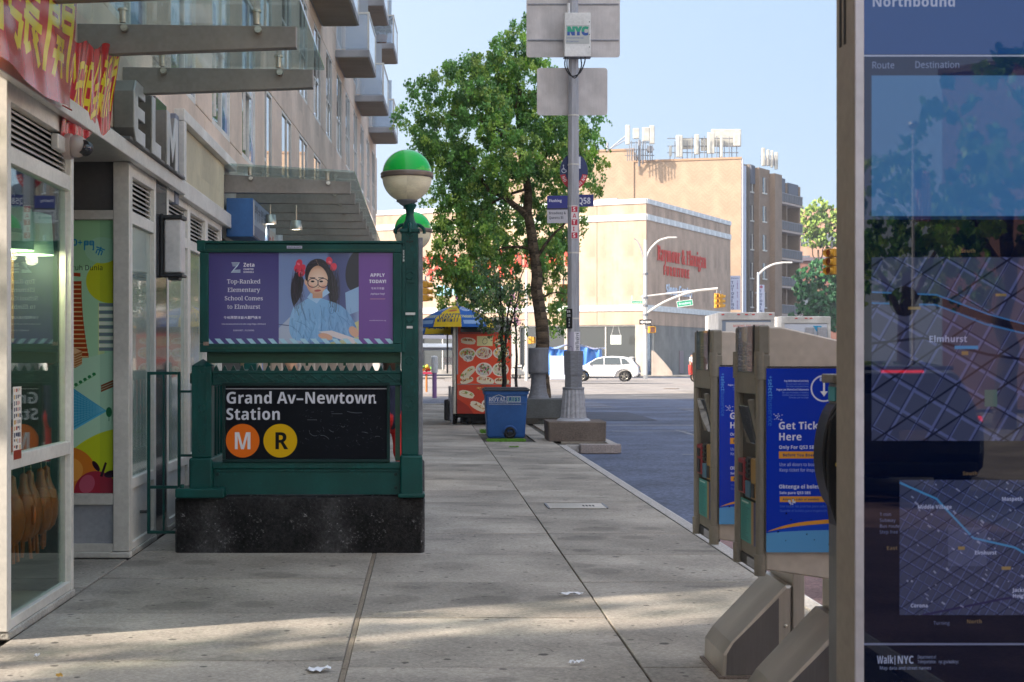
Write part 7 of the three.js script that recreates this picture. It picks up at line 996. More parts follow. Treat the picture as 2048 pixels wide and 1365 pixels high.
function suv(name, label, pos, turn, paint) {                     // length along x, nose to -x
  const t = thing(name, label, 'car', pos, turn), L = 4.75, W = 1.88;
  const low = [[-2.36, 0.42], [-2.33, 0.72], [-2.2, 0.92], [-1.5, 1.05], [-0.95, 1.09], [0.3, 1.10], [1.6, 1.12], [2.2, 1.12], [2.33, 0.98], [2.37, 0.6], [2.28, 0.38], [1.96, 0.30], [1.94, 0.42], [1.84, 0.62], [1.64, 0.75], [1.4, 0.79], [1.16, 0.75], [0.96, 0.62], [0.86, 0.42], [0.84, 0.28], [-0.84, 0.28], [-0.86, 0.42], [-0.96, 0.62], [-1.16, 0.75], [-1.4, 0.79], [-1.64, 0.75], [-1.84, 0.62], [-1.94, 0.42], [-1.96, 0.32]];
  const taper = (g, y0, k, kx) => { const p = g.attributes.position; for (let i = 0; i < p.count; i++) { const y = p.getY(i), x = p.getX(i), s = 1 - Math.max(0, y - y0) * k - Math.max(0, Math.abs(x) - 1.6) ** 2 * 0.16; p.setZ(i, p.getZ(i) * s); } g.computeVertexNormals(); return g; };
  mesh('body', taper(ext(low, W, 0.07).translate(0, 0, -W / 2), 0.95, 0.2), paint, t);
  const cab = [[-1.2, 1.07], [-0.45, 1.52], [-0.1, 1.62], [0.6, 1.68], [1.4, 1.63], [1.85, 1.52], [2.2, 1.10]];
  mesh('cabin', taper(ext(cab, W - 0.1, 0.05).translate(0, 0, -W / 2 + 0.05), 1.1, 0.33), paint, t);
  const gl = M([0.03, 0.045, 0.05], { roughness: 0.04, ior: 1.7, clearcoat: 1 });
  for (const s of [-1, 1]) { const q = (pts, nm) => { const g = ext(pts, 0.03, 0.005).translate(0, 0, s * (W / 2 - 0.052) - 0.015); const p = g.attributes.position; for (let i = 0; i < p.count; i++) p.setZ(i, p.getZ(i) * (1 - Math.max(0, p.getY(i) - 1.1) * 0.33) + s * 0.004); g.computeVertexNormals(); mesh(nm, g, gl, t); }; q([[-1.02, 1.12], [-0.42, 1.48], [0.05, 1.57], [0.05, 1.12]], 'side_window'); q([[0.12, 1.12], [0.12, 1.58], [0.62, 1.60], [1.1, 1.56], [1.18, 1.13]], 'side_window'); q([[1.26, 1.14], [1.2, 1.54], [1.45, 1.50], [1.78, 1.2]], 'side_window'); mesh('mirror', box(0.12, 0.13, 0.2, -0.85, 1.16, s * (W / 2 + 0.06), 0.04), paint, t); mesh('tail_lamp', box(0.34, 0.12, 0.10, 2.1, 0.98, s * (W / 2 - 0.12), 0.03), M([0.5, 0.02, 0.03], { roughness: 0.2, clearcoat: 1 }), t); mesh('headlamp', box(0.34, 0.10, 0.12, -2.13, 0.82, s * (W / 2 - 0.14), 0.03), mat.chrome, t); mesh('door_seam', [box(0.008, 0.72, 0.006, 0.08, 0.76, s * (W / 2 - 0.005)), box(0.008, 0.62, 0.006, 1.1, 0.8, s * (W / 2 - 0.006)), box(0.008, 0.7, 0.006, -0.98, 0.74, s * (W / 2 - 0.005))], mat.rubber, t); mesh('door_handle', [box(0.18, 0.025, 0.02, -0.12, 0.95, s * (W / 2), 0.008), box(0.18, 0.025, 0.02, 0.9, 0.95, s * W / 2, 0.008)], paint, t); mesh('sill_trim', box(1.7, 0.10, 0.05, 0, 0.30, s * (W / 2 - 0.02), 0.02), mat.blackPlastic, t); }
  mesh('rear_window', box(0.03, 0.42, 1.2, 2.02, 1.33, 0, 0.01).translate(0, 0, 0), gl, t).rotation.z = 0; mesh('spoiler', box(0.3, 0.05, 1.25, 1.86, 1.60, 0, 0.02), paint, t); mesh('plate', box(0.02, 0.12, 0.32, 2.375, 0.82, 0), M([0.55, 0.35, 0.1]), t); mesh('bumper', box(0.2, 0.2, 1.6, 2.26, 0.42, 0, 0.06), mat.blackPlastic, t);
  for (const s of [-1, 1]) for (const x of [-1.4, 1.4]) { const w = part('wheel_arch', t); wheel(t, x, 0.36, s * (W / 2 - 0.12), 0.36, 0.24); if (s < 0) t.children[t.children.length - 1].rotation.y = Math.PI; t.remove(w); }
  return t;
}
suv('parked_suv', 'white sport utility car waiting at the sunny crossing', [U(1208, 94), 0, -94], -0.22, M([0.74, 0.75, 0.78], { roughness: 0.25, clearcoat: 1, clearcoatRoughness: 0.03 }));
function boxTruck(label, px0, px1, pyTop, d, doorDraw, dw) {
  const x0 = U(px0, d), x1 = U(px1, d), w = x1 - x0, H = V(pyTop, d), t = thing('box_truck', label, 'truck', [(x0 + x1) / 2, 0, -d]);
  const wh = M([0.70, 0.69, 0.68], { map: T.grime, roughness: 0.45 });
  mesh('cargo_box', span(-w / 2, w / 2, 0.95, H, -6.2, -0.06, 0.03), wh, t);
  mesh('rear_frame', [span(-w / 2 + 0.005, w / 2 - 0.005, H - 0.34, H - 0.02, -0.05, 0.02, 0.01), span(-w / 2 + 0.005, -w / 2 + 0.16, 0.95, H - 0.34, -0.05, 0.02), span(w / 2 - 0.16, w / 2 - 0.005, 0.95, H - 0.34, -0.05, 0.02)], wh, t);
  panel('rear_door', w - 0.34, H - 1.35, print(400, 400, doorDraw), 0.04, mat.galvDark, t, [0, 0.98 + (H - 1.35) / 2, -0.035]);
  for (const k of dw) mesh('marker_light', box(0.13, 0.05, 0.03, k * w, H - 0.10, 0.03, 0.01), M([0.55, 0.03, 0.03], { roughness: 0.3 }), t);
  mesh('rear_bumper', span(-w / 2, w / 2, 0.55, 0.70, -0.1, 0.1, 0.02), mat.galvDark, t); mesh('chassis', span(-0.5, 0.5, 0.6, 0.94, -6.8, -0.2), mat.blackPlastic, t); mesh('cab', [span(-w / 2 + 0.15, w / 2 - 0.15, 0.6, 2.4, -8.0, -6.3, 0.12)], wh, t);
  for (const s of [-1, 1]) for (const z of [-1.4, -7.2]) { const q = part('wheel', t, [s * (w / 2 - 0.25), 0.42, z]); mesh('tyre', cyl(0.42, 0.42, 0.3, 0, 0, 0, 20, 0, Math.PI / 2), mat.rubber, q); mesh('hub', cyl(0.18, 0.18, 0.32, 0, 0, 0, 14, 0, Math.PI / 2), mat.galv, q); }
  return t;
}
boxTruck('white box truck with a row of red marker lights above its rear door', 1438, 1549, 625, 64, (g) => { g.fillStyle = '#d6d4d1'; g.fillRect(0, 0, 400, 400); g.fillStyle = '#8794a6'; g.fillRect(0, 0, 30, 400); g.fillRect(0, 0, 400, 14); g.fillStyle = '#c8746a'; g.font = 'bold 26px sans-serif'; g.fillText('MOVING AND STORAGE', 90, 52, 260); g.fillStyle = '#b0b2b6'; g.font = 'bold 34px sans-serif'; g.fillText('NEW YORK', 60, 112, 180); }, [-0.42, -0.14, 0, 0.12, 0.42]).rotation.y = -0.1;
{ const t = boxTruck('white box truck with blue stripe lettering on its rear, beyond the other truck', 1563, 1662, 633, 69.5, (g) => { g.fillStyle = '#ccd2de'; g.fillRect(0, 0, 400, 400); g.fillStyle = '#2d9ac9'; g.beginPath(); g.moveTo(265, 16); g.lineTo(345, 18); g.lineTo(372, 70); g.lineTo(300, 66); g.fill(); g.fillStyle = '#8cc8e6'; g.beginPath(); g.moveTo(350, 60); g.lineTo(398, 60); g.lineTo(398, 130); g.fill(); g.fillStyle = '#2b3347'; g.font = '56px sans-serif'; g.fillText('NIXON', 22, 112, 180); }, [-0.2, 0.0, 0.1]); for (const x of [-0.05, 0.55]) mesh('door_box', box(0.42, 0.62, 0.2, x + 0.2, 2.75, 0.12, 0.02), mat.galv, t); }
{ // red pedal cart with a small rider by the side wall
  const d = 90, t = thing('pedal_cart', 'red pedal cart with white rimmed wheel half hidden behind a ticket machine', 'cart', [U(1399, d), 0, -d]);
  mesh('body', ext([[-0.6, 0.5], [0.6, 0.45], [0.75, 0.9], [0.5, 1.35], [-0.25, 1.4], [-0.62, 1.1]], 0.9, 0.05).translate(0, 0, -0.45), mat.red_, t); mesh('shade_arm', rod([-0.35, 1.4, 0.3], [0.35, 2.1, 0.3], 0.05), mat.red_, t);
  for (const z of [-0.42, 0.42]) { const q = part('wheel', t, [-0.15, 0.36, z]); mesh('tyre', plain(new THREE.TorusGeometry(0.31, 0.05, 10, 26)), mat.rubber, q); mesh('rim', cyl(0.27, 0.27, 0.04, 0, 0, 0, 20, Math.PI / 2), M([0.7, 0.6, 0.5]), q); }
  person('person', 'small rider in a dark cap and white shirt on the red pedal cart', [U(1384, d - 0.5), 0.55, -d + 0.5], 0.5, { h: 1.25, top: [0.6, 0.6, 0.62], legs: [0.5, 0.08, 0.05], cap: [0.05, 0.05, 0.07], res: 40, seed: 5 });
}
// ---------------------------------------------------------------- blue tarpaulin stall, produce stand, scooters across the street
{
  const d = 103, t = thing('tarpaulin_stall', 'street stall wrapped in sagging bright blue tarpaulin in front of the store', 'stall', [U(1142, d), 0, -d]);
  const blue = M([0.08, 0.24, 0.62], { roughness: 0.35, clearcoat: 0.3, side: THREE.DoubleSide });
  const g = new THREE.PlaneGeometry(4.3, 2.0, 48, 16), p = g.attributes.position; for (let i = 0; i < p.count; i++) { const x = p.getX(i), y = p.getY(i); p.setXYZ(i, x, y + 0.12 * Math.sin(x * 2.6) * (y > 0 ? 1 : 0.4), 0.16 * Math.sin(x * 7 + y) + 0.08 * Math.sin(x * 15 - y * 3)); } g.computeVertexNormals();
  mesh('front_sheet', plain(g), blue, t, [0, 1.25, 0.9]);
  const g2 = new THREE.PlaneGeometry(4.6, 2.2, 40, 14).rotateX(-Math.PI / 2), p2 = g2.attributes.position; for (let i = 0; i < p2.count; i++) p2.setY(i, 0.16 * Math.cos(p2.getX(i) * 1.7) + 0.07 * Math.sin(p2.getZ(i) * 4 + p2.getX(i) * 5)); g2.computeVertexNormals();
  mesh('top_sheet', plain(g2), M([0.16, 0.36, 0.74], { roughness: 0.3, clearcoat: 0.4, side: THREE.DoubleSide }), t, [0.1, 2.35, 0]);
  mesh('pole', [[-2, 0.8], [2, 0.8], [-2, -0.8], [2, -0.8]].map(([a, b]) => rod([a, 0, b], [a, 2.3, b], 0.04)), mat.galv, t); mesh('white_cooler', span(-1.6, -0.5, 0, 1.7, 0.95, 1.2, 0.05), M([0.62, 0.66, 0.78]), t);
}
{
  const d = 66, t = thing('produce_stand', 'fruit stand with a grey blue awning and orange legs across the crossing', 'stall', [U(868, d), 0, -d]);
  mesh('awning', [box(2.6, 0.06, 1.6, 0.25, 2.15, 0, 0.02).rotateX(0.1), box(2.6, 0.22, 0.03, 0.25, 2.02, 0.8, 0.01)], M([0.33, 0.38, 0.47], { roughness: 0.6, map: T.grime }), t); mesh('back_canopy', ext([[-1.2, 2.5], [1.2, 2.45], [0.2, 3.1], [-0.8, 3.0]], 1.2).translate(0, 0, -2), M([0.25, 0.27, 0.35], { roughness: 0.7 }), t);
  mesh('post', [[-1.0, 0.7], [1.4, 0.7], [-1.0, -0.7], [1.4, -0.7]].map(([a, b]) => rod([a, 0, b], [a, 2.2, b], 0.03)), mat.galv, t); mesh('table', span(-1.0, 0.1, 0.82, 0.92, -0.5, 0.6, 0.01), M([0.5, 0.04, 0.1]), t); mesh('leg', [[-0.9, 0.5], [-0.35, 0.5], [0.05, 0.5]].map(([a, b]) => rod([a, 0, b], [a, 0.82, b], 0.05)), M([0.55, 0.2, 0.06]), t);
  const r = rng(3), cs = [[0.7, 0.35, 0.03], [0.6, 0.05, 0.03], [0.15, 0.4, 0.06], [0.75, 0.6, 0.06]]; for (let i = 0; i < 26; i++) mesh('fruit', plain(new THREE.SphereGeometry(0.08, 10, 8)), M(cs[(r() * 4) | 0], { roughness: 0.4 }), t, [-0.9 + r() * 0.95, 0.99 + r() * 0.2, -0.3 + r() * 0.8]);
  mesh('white_crate', [span(0.5, 1.3, 0.95, 1.25, -0.2, 0.5, 0.02), span(0.45, 1.35, 1.35, 1.6, -0.3, 0.4, 0.02), span(0.5, 1.3, 0.5, 0.62, -0.3, 0.5)], M([0.66, 0.63, 0.62], { map: T.speck }), t);
  const b = thing('bollard_post', 'white and purple striped post beside the crossing', 'bollard', [U(869, 56), 0, -56]); mesh('post', cyl(0.09, 0.09, 1.05, 0, 0.52, 0, 14), M([0.30, 0.16, 0.36], { roughness: 0.6 }), b); mesh('white_wrap', cyl(0.13, 0.13, 0.62, 0, 1.3, 0, 14), mat.white, b); mesh('cap', lathe([[0.001, 0.05], [0.1, 0.03], [0.135, 0]]).translate(0, 1.61, 0), mat.white, b);
}
{ // delivery scooters parked at the store
  const d = 104; for (const [i, px, lb] of [[0, 1043, 'pale scooter parked by the store front, seen left of the thin pole'], [1, 1040, 'second pale scooter behind the first by the store front']]) { const t = thing('scooter', lb, 'scooter', [U(px, d + i * 2), 0, -d - i * 2], 0.5 + i, 'scooters at the store front'); mesh('body', [ext([[-0.7, 0.35], [-0.3, 0.3], [0.3, 0.32], [0.45, 0.9], [0.6, 1.0], [0.5, 1.05], [0.3, 0.95], [0.1, 0.5], [-0.2, 0.75], [-0.75, 0.8]], 0.3, 0.04).translate(0, 0, -0.15)], M([0.6, 0.58, 0.52], { roughness: 0.4 }), t); for (const x of [-0.55, 0.6]) mesh('wheel', plain(new THREE.TorusGeometry(0.2, 0.06, 8, 20).translate(x, 0.26, 0)), mat.rubber, t); mesh('handlebar', rod([0.48, 1.05, -0.3], [0.48, 1.05, 0.3], 0.02), mat.rubber, t); mesh('seat', span(-0.7, -0.15, 0.79, 0.88, -0.14, 0.14, 0.03), mat.rubber, t); }
}
// ---------------------------------------------------------------- trees and plants
function limb(a, b, r0, r1, sag, seed, segs = 8) {                  // tapered, slightly crooked
  const r = rng(seed), A = new THREE.Vector3(...a), B = new THREE.Vector3(...b), pts = [], L = A.distanceTo(B);
  for (let i = 0; i <= segs; i++) { const s = i / segs, p = A.clone().lerp(B, s); const k = Math.sin(s * Math.PI) * L * 0.05; p.x += (r() - 0.5) * k; p.z += (r() - 0.5) * k; p.y += sag * Math.sin(s * Math.PI); pts.push(p); }
  const c = new THREE.CatmullRomCurve3(pts), rs = 8, n = segs * 2, g = new THREE.TubeGeometry(c, n, 1, rs, false), p = g.attributes.position;
  for (let i = 0; i <= n; i++) { const ctr = c.getPointAt(i / n), rad = r0 + (r1 - r0) * i / n; for (let j = 0; j <= rs; j++) { const q = i * (rs + 1) + j; p.setXYZ(q, ctr.x + (p.getX(q) - ctr.x) * rad, ctr.y + (p.getY(q) - ctr.y) * rad, ctr.z + (p.getZ(q) - ctr.z) * rad); } }
  g.computeVertexNormals(); const q = plain(g), uv = q.attributes.uv; for (let i = 0; i < uv.count; i++) uv.setXY(i, uv.getX(i) * L, uv.getY(i) * 6.28 * r0); return q;
}
function foliage(name, parent, clumps, perM3, size, cols, seed, opt = {}) {   // clumps: [x, y, z, radius]; leaves hang on twigs inside each clump
  const r = rng(seed), mats = [], colors = [], m4 = new THREE.Matrix4(), q = new THREE.Quaternion(), e = new THREE.Euler(), s3 = new THREE.Vector3(), p3 = new THREE.Vector3(), c = new THREE.Color();
  for (const [cx, cy, cz, R0, dens = 1] of clumps) {
    const tw = Math.max(4, Math.round(R0 * R0 * (opt.twigs || 34) * dens));
    for (let k = 0; k < tw; k++) {
      const th = r() * 6.2832, u = r() * 2 - 1, rad = R0 * (0.35 + 0.65 * Math.cbrt(r())), bx = cx + rad * Math.sqrt(1 - u * u) * Math.cos(th) * 1.08, by = cy + rad * u * 0.92, bz = cz + rad * Math.sqrt(1 - u * u) * Math.sin(th);
      const n = Math.round(perM3 * (0.5 + r())), tone = 0.72 + r() * 0.56, dir = [r() - 0.5, -0.3 - r() * 0.5, r() - 0.5], tl = 0.22 + r() * 0.3, ci = (r() * cols.length) | 0;
      for (let i = 0; i < n; i++) {
        const v = i / n * tl; p3.set(bx + dir[0] * v + (r() - 0.5) * 0.17, by + dir[1] * v + (r() - 0.5) * 0.15, bz + dir[2] * v + (r() - 0.5) * 0.17);
        q.setFromEuler(e.set(r() * 1.6 - 0.8 - 0.5, r() * 6.28, r() * 1.2 - 0.6)); const sc = size * (0.65 + r() * 0.7); mats.push(m4.compose(p3, q, s3.set(sc, sc, sc)).clone());
        const b = tone * (0.86 + r() * 0.28), k3 = cols[ci]; colors.push(c.setRGB(k3[0] * b, k3[1] * b, k3[2] * b).clone());
      }
    }
  }
  const g = new THREE.BufferGeometry(); g.setAttribute('position', new THREE.Float32BufferAttribute([0, 0, 0, -0.42, 0.5, 0.07, 0, 0.42, -0.03, 0.42, 0.5, 0.07, 0.3, 0.86, 0.12, -0.3, 0.86, 0.12, 0, 1, 0.02], 3)); g.setIndex([0, 2, 1, 0, 3, 2, 2, 3, 4, 2, 5, 1, 2, 4, 6, 2, 6, 5]); g.computeVertexNormals(); g.setAttribute('uv', new THREE.Float32BufferAttribute(new Float32Array(14), 2));
  const m = new THREE.MeshPhysicalMaterial({ color: 0xffffff, roughness: 0.55, side: THREE.DoubleSide, transmission: opt.trans ?? 0.35, thickness: 0 }); if (opt.opaque) m.transmission = 0;
  const im = new THREE.InstancedMesh(g, m, mats.length); mats.forEach((M_, i) => { im.setMatrixAt(i, M_); im.setColorAt(i, colors[i]); }); im.name = name; im.userData.kind = 'stuff'; im.castShadow = im.receiveShadow = true; parent.add(im); return im;
}
const leafG = [[0.23, 0.47, 0.08], [0.17, 0.39, 0.08], [0.38, 0.60, 0.10], [0.21, 0.44, 0.10], [0.46, 0.63, 0.13], [0.13, 0.31, 0.07]];
{ // street tree between the cart and the light pole
  const d = 36.6, X = (p) => U(p, d), Y = (p) => V(p, d), bx = X(1083), t = thing('street_tree', 'tall leafy street tree with a bare leaning trunk beside the light pole', 'tree', [bx, 0, -d]);
  const x = (p) => X(p) - bx;
  mesh('trunk', [limb([0.05, -0.05, 0], [x(1083), Y(640), 0], 0.20, 0.165, 0, 3), limb([x(1083), Y(642), 0], [x(1063), Y(470), 0.1], 0.165, 0.125, 0, 4), limb([x(1063), Y(472), 0.1], [x(1040), Y(285), 0.1], 0.125, 0.08, 0, 5), limb([x(1040), Y(288), 0.1], [x(1032), Y(100), -0.2], 0.08, 0.025, 0, 6)], mat.bark, t);
  const br = []; const B = (px0, py0, px1, py1, r0, r1, z0, z1, sd, sag = 0.1) => br.push(limb([x(px0), Y(py0), z0], [x(px1), Y(py1), z1], r0, r1, sag, sd));
  B(1060, 440, 975, 385, 0.10, 0.05, 0.1, 0.5, 11); B(975, 386, 930, 330, 0.05, 0.02, 0.5, 0.7, 12); B(1041, 300, 950, 190, 0.07, 0.02, 0.1, -0.6, 13, 0.2); B(1041, 300, 900, 240, 0.06, 0.015, 0.1, 0.8, 14, 0.2); B(1036, 250, 1110, 150, 0.05, 0.015, 0.1, 0.5, 15); B(1050, 360, 1150, 260, 0.06, 0.015, 0.1, -0.4, 16); B(1070, 520, 1150, 430, 0.05, 0.012, 0.1, 0.6, 17); B(1066, 500, 960, 520, 0.045, 0.012, 0.1, -0.5, 18, 0.2); B(1078, 600, 1130, 590, 0.03, 0.01, 0.1, 0.3, 19); B(1050, 380, 890, 500, 0.04, 0.01, 0.1, 0.3, 20, 0.3);
  mesh('branch', br, mat.bark, t);
  const r = rng(41), C = []; const K = (px, py, pr, n = 1, z = 0, dens = 1) => C.push([x(px), Y(py), z + (r() - 0.5) * pr * 0.02, pr * d / F, dens]);
  for (const [px, py, pr, z, dn] of [[1042, 60, 30, 0, 0.8], [1020, 115, 48, 0.4, 1], [1055, 160, 60, -0.3, 1], [980, 150, 48, 0.2, 1], [930, 130, 36, -0.5, 0.7], [905, 175, 50, 0.5, 0.9], [850, 190, 40, 0.2, 0.6], [830, 225, 36, -0.4, 0.7], [880, 245, 52, -0.6, 0.9], [955, 225, 62, 0.6, 1.1], [1015, 230, 66, -0.8, 1], [1090, 225, 55, 0.4, 1], [1140, 190, 40, 0.2, 0.8], [1165, 250, 38, -0.2, 0.8], [840, 280, 32, 0.3, 0.7], [900, 310, 50, 0.5, 0.9], [960, 310, 60, -0.5, 1], [1020, 320, 56, 0.9, 1], [1090, 310, 55, -0.5, 0.9], [1150, 310, 45, 0.4, 0.8], [1185, 270, 22, 0, 0.5], [920, 365, 46, 0, 0.9], [975, 390, 52, -0.8, 1], [1100, 385, 48, 0.6, 0.9], [1150, 385, 36, -0.3, 0.7], [1190, 370, 24, 0.3, 0.5], [905, 430, 40, 0.3, 0.8], [960, 455, 50, 0.7, 1], [1020, 440, 46, -0.9, 1], [1100, 455, 44, -0.2, 0.9], [890, 500, 34, -0.3, 0.6], [945, 525, 46, 0.2, 0.9], [1005, 520, 46, -0.4, 0.9], [1100, 525, 38, 0.5, 0.8], [1140, 470, 30, 0, 0.6], [880, 560, 24, 0.2, 0.45], [930, 590, 30, -0.3, 0.6], [1000, 590, 34, 0.3, 0.7], [1110, 590, 34, 0.2, 0.8], [1120, 640, 26, 0.1, 0.6], [1180, 440, 16, 0, 0.4], [870, 395, 28, 0.2, 0.5], [865, 330, 30, 0, 0.5], [1060, 580, 24, -0.5, 0.6], [1195, 320, 18, 0, 0.5]]) K(px, py, pr, 1, z, dn);
  C.forEach((c) => { if (Math.abs(c[0]) < 1.3 && c[1] < 6.6) c[2] -= 1.1; });
  for (const [px, py, pr, z, dn] of [[880, 470, 30, 0.5, 0.7], [870, 530, 26, 0.3, 0.6], [915, 545, 34, 0.6, 0.8], [900, 600, 26, 0.2, 0.6], [950, 570, 34, 0.5, 0.9], [975, 480, 44, -0.8, 0.9], [935, 400, 44, 0.6, 0.9], [985, 350, 46, 0.7, 0.9], [865, 300, 30, -0.3, 0.7], [1000, 180, 44, -0.5, 0.9], [1120, 270, 44, 0.6, 0.9], [1130, 350, 40, 0.6, 0.8], [1170, 320, 30, 0.4, 0.7], [1090, 500, 40, -0.6, 0.9], [1040, 90, 28, 0.2, 0.8]]) K(px, py, pr, 1, z, dn);
  foliage('crown', t, C, 56, 0.064, leafG, 51, { twigs: 150 });
}
{ // sapling in the pavement pit behind the bin
  const d = 29.6, X = (p) => U(p, d), Y = (p) => V(p, d), bx = X(1008), t = thing('sapling', 'thin multi stemmed young tree with dark leaves behind the blue bin', 'tree', [bx, 0, -d]); const x = (p) => X(p) - bx;
  mesh('trunk', [limb([0, -0.05, 0], [x(1006), Y(700), 0], 0.055, 0.045, 0, 61), limb([x(1006), Y(702), 0], [x(1000), Y(560), 0], 0.042, 0.015, 0, 62), limb([x(1008), Y(715), 0.02], [x(1022), Y(590), 0.1], 0.035, 0.01, 0, 63), limb([x(1006), Y(705), 0], [x(1055), Y(520), 0.1], 0.02, 0.008, 0.1, 64), limb([x(1010), Y(655), 0], [x(1055), Y(640), 0], 0.012, 0.005, 0.05, 65), limb([x(1003), Y(640), 0], [x(970), Y(560), 0], 0.018, 0.006, 0, 66)], mat.barkDark, t);
  foliage('crown', t, [[960, 600, 28, 0, 0.8], [985, 575, 30, 0.2, 1], [1010, 560, 30, 0, 0.9], [980, 630, 26, -0.1, 0.9], [1005, 610, 26, 0.1, 1], [1020, 640, 22, 0, 0.9], [1015, 680, 18, 0.1, 0.9], [1008, 705, 14, 0, 0.7], [1035, 590, 18, 0.2, 0.5], [940, 580, 18, 0, 0.6], [990, 655, 16, 0.1, 0.7], [975, 540, 24, 0, 0.7]].map(([a, b, c, z, dn]) => [x(a), Y(b), z, c * d / F, dn]), 15, 0.062, [[0.05, 0.13, 0.04], [0.07, 0.16, 0.04], [0.10, 0.19, 0.045], [0.13, 0.2, 0.05]], 71, { twigs: 170 });
}
{ // pink blossom tree beyond the crossing
  const d = 52, X = (p) => U(p, d), Y = (p) => V(p, d), bx = X(1034), t = thing('blossom_tree', 'slender pink flowering tree seen through the leaves beyond the bin', 'tree', [bx, 0, -d]); const x = (p) => X(p) - bx;
  mesh('trunk', [limb([0, -0.1, 0], [x(1030), Y(620), 0], 0.06, 0.03, 0, 67), limb([x(1031), Y(660), 0], [x(1045), Y(600), 0], 0.03, 0.01, 0, 68), limb([x(1031), Y(650), 0], [x(950), Y(620), 0], 0.03, 0.01, 0.2, 69)], mat.barkDark, t);
  foliage('blossom', t, [[1030, 605, 13, 0, 1], [1034, 640, 11, 0, 1], [1027, 590, 9, 0, 1], [955, 625, 9, 0, 1], [920, 595, 7, 0, 1], [965, 640, 8, 0, 1]].map(([a, b, c, z, dn]) => [x(a), Y(b), z, c * d / F, dn]), 14, 0.08, [[0.62, 0.28, 0.52], [0.7, 0.36, 0.6]], 73, { twigs: 150 });
}
{ // grass in the tree pits
  const t = new THREE.Group(); t.name = 'grass'; t.userData = { kind: 'stuff', label: 'short bright grass growing in the pavement pits', category: 'grass' }; scene.add(t);
  const r = rng(81), pos = [], blade = (x, z, h) => { const a = r() * 6.28, w = 0.006, dx = Math.cos(a) * w, dz = Math.sin(a) * w, lx = (r() - 0.5) * 0.06, lz = (r() - 0.5) * 0.06; pos.push(x - dx, 0, z - dz, x + dx, 0, z + dz, x + lx, h, z + lz); };
  for (let i = 0; i < 3200; i++) blade(1.18 + r() ** 0.8 * 0.72, -26.95 - r() * 0.40, 0.02 + r() * 0.035); for (let i = 0; i < 700; i++) blade(1.18 + r() * 0.4, -29.9 - r() * 0.6, 0.03 + r() * 0.07); for (let i = 0; i < 200; i++) blade(1.5 + r() * 0.16, -25.3 - r() * 0.1, 0.01 + r() * 0.02);
  const g = new THREE.BufferGeometry(); g.setAttribute('position', new THREE.Float32BufferAttribute(pos, 3)); g.computeVertexNormals(); mesh('blades', plain(g), M([0.14, 0.34, 0.03], { side: THREE.DoubleSide, roughness: 0.7 }), t);
}
{ // trees at the right in the distance
  const far = (name, label, px, d, clumps, cols, seed, trunkTop, size, twigs) => { const X = (p) => U(p, d), Y = (p) => V(p, d), bx = X(px), t = thing(name, label, 'tree', [bx, 0, -d]), x = (p) => X(p) - bx; mesh('trunk', [limb([0, -0.1, 0], [0.2, Y(trunkTop), 0], 0.35, 0.12, 0, seed), limb([0.1, Y(trunkTop) * 0.75, 0], [x(px - 20), Y(trunkTop - 40), 0.5], 0.14, 0.04, 0, seed + 1), limb([0.1, Y(trunkTop) * 0.8, 0], [x(px + 22), Y(trunkTop - 30), -0.5], 0.14, 0.04, 0, seed + 2)], mat.bark, t); foliage('crown', t, clumps.map(([a, b, c, z = 0, dn = 1]) => [x(a), Y(b), z, c * d / F, dn]), 12, size, cols, seed + 5, { twigs, opaque: true }); };
  far('background_tree', 'sunlit yellow green tree in front of the pink brick block', 1634, 190, [[1620, 430, 22], [1640, 450, 24], [1660, 430, 20], [1625, 475, 24], [1655, 480, 22], [1640, 410, 14], [1675, 455, 24], [1612, 455, 14], [1690, 430, 24], [1700, 480, 24]], [[0.22, 0.34, 0.06], [0.16, 0.27, 0.05], [0.3, 0.4, 0.08]], 91, 500, 0.36, 30);
  far('background_tree', 'dense dark green tree standing behind the trucks', 1636, 150, [[1615, 560, 24], [1645, 545, 26], [1665, 565, 26], [1620, 600, 28], [1650, 600, 28], [1675, 600, 26], [1610, 635, 26], [1640, 640, 30], [1670, 640, 28], [1700, 560, 30], [1705, 620, 34], [1605, 580, 14]], [[0.02, 0.11, 0.035], [0.03, 0.145, 0.04], [0.015, 0.08, 0.03]], 96, 600, 0.36, 34);
}
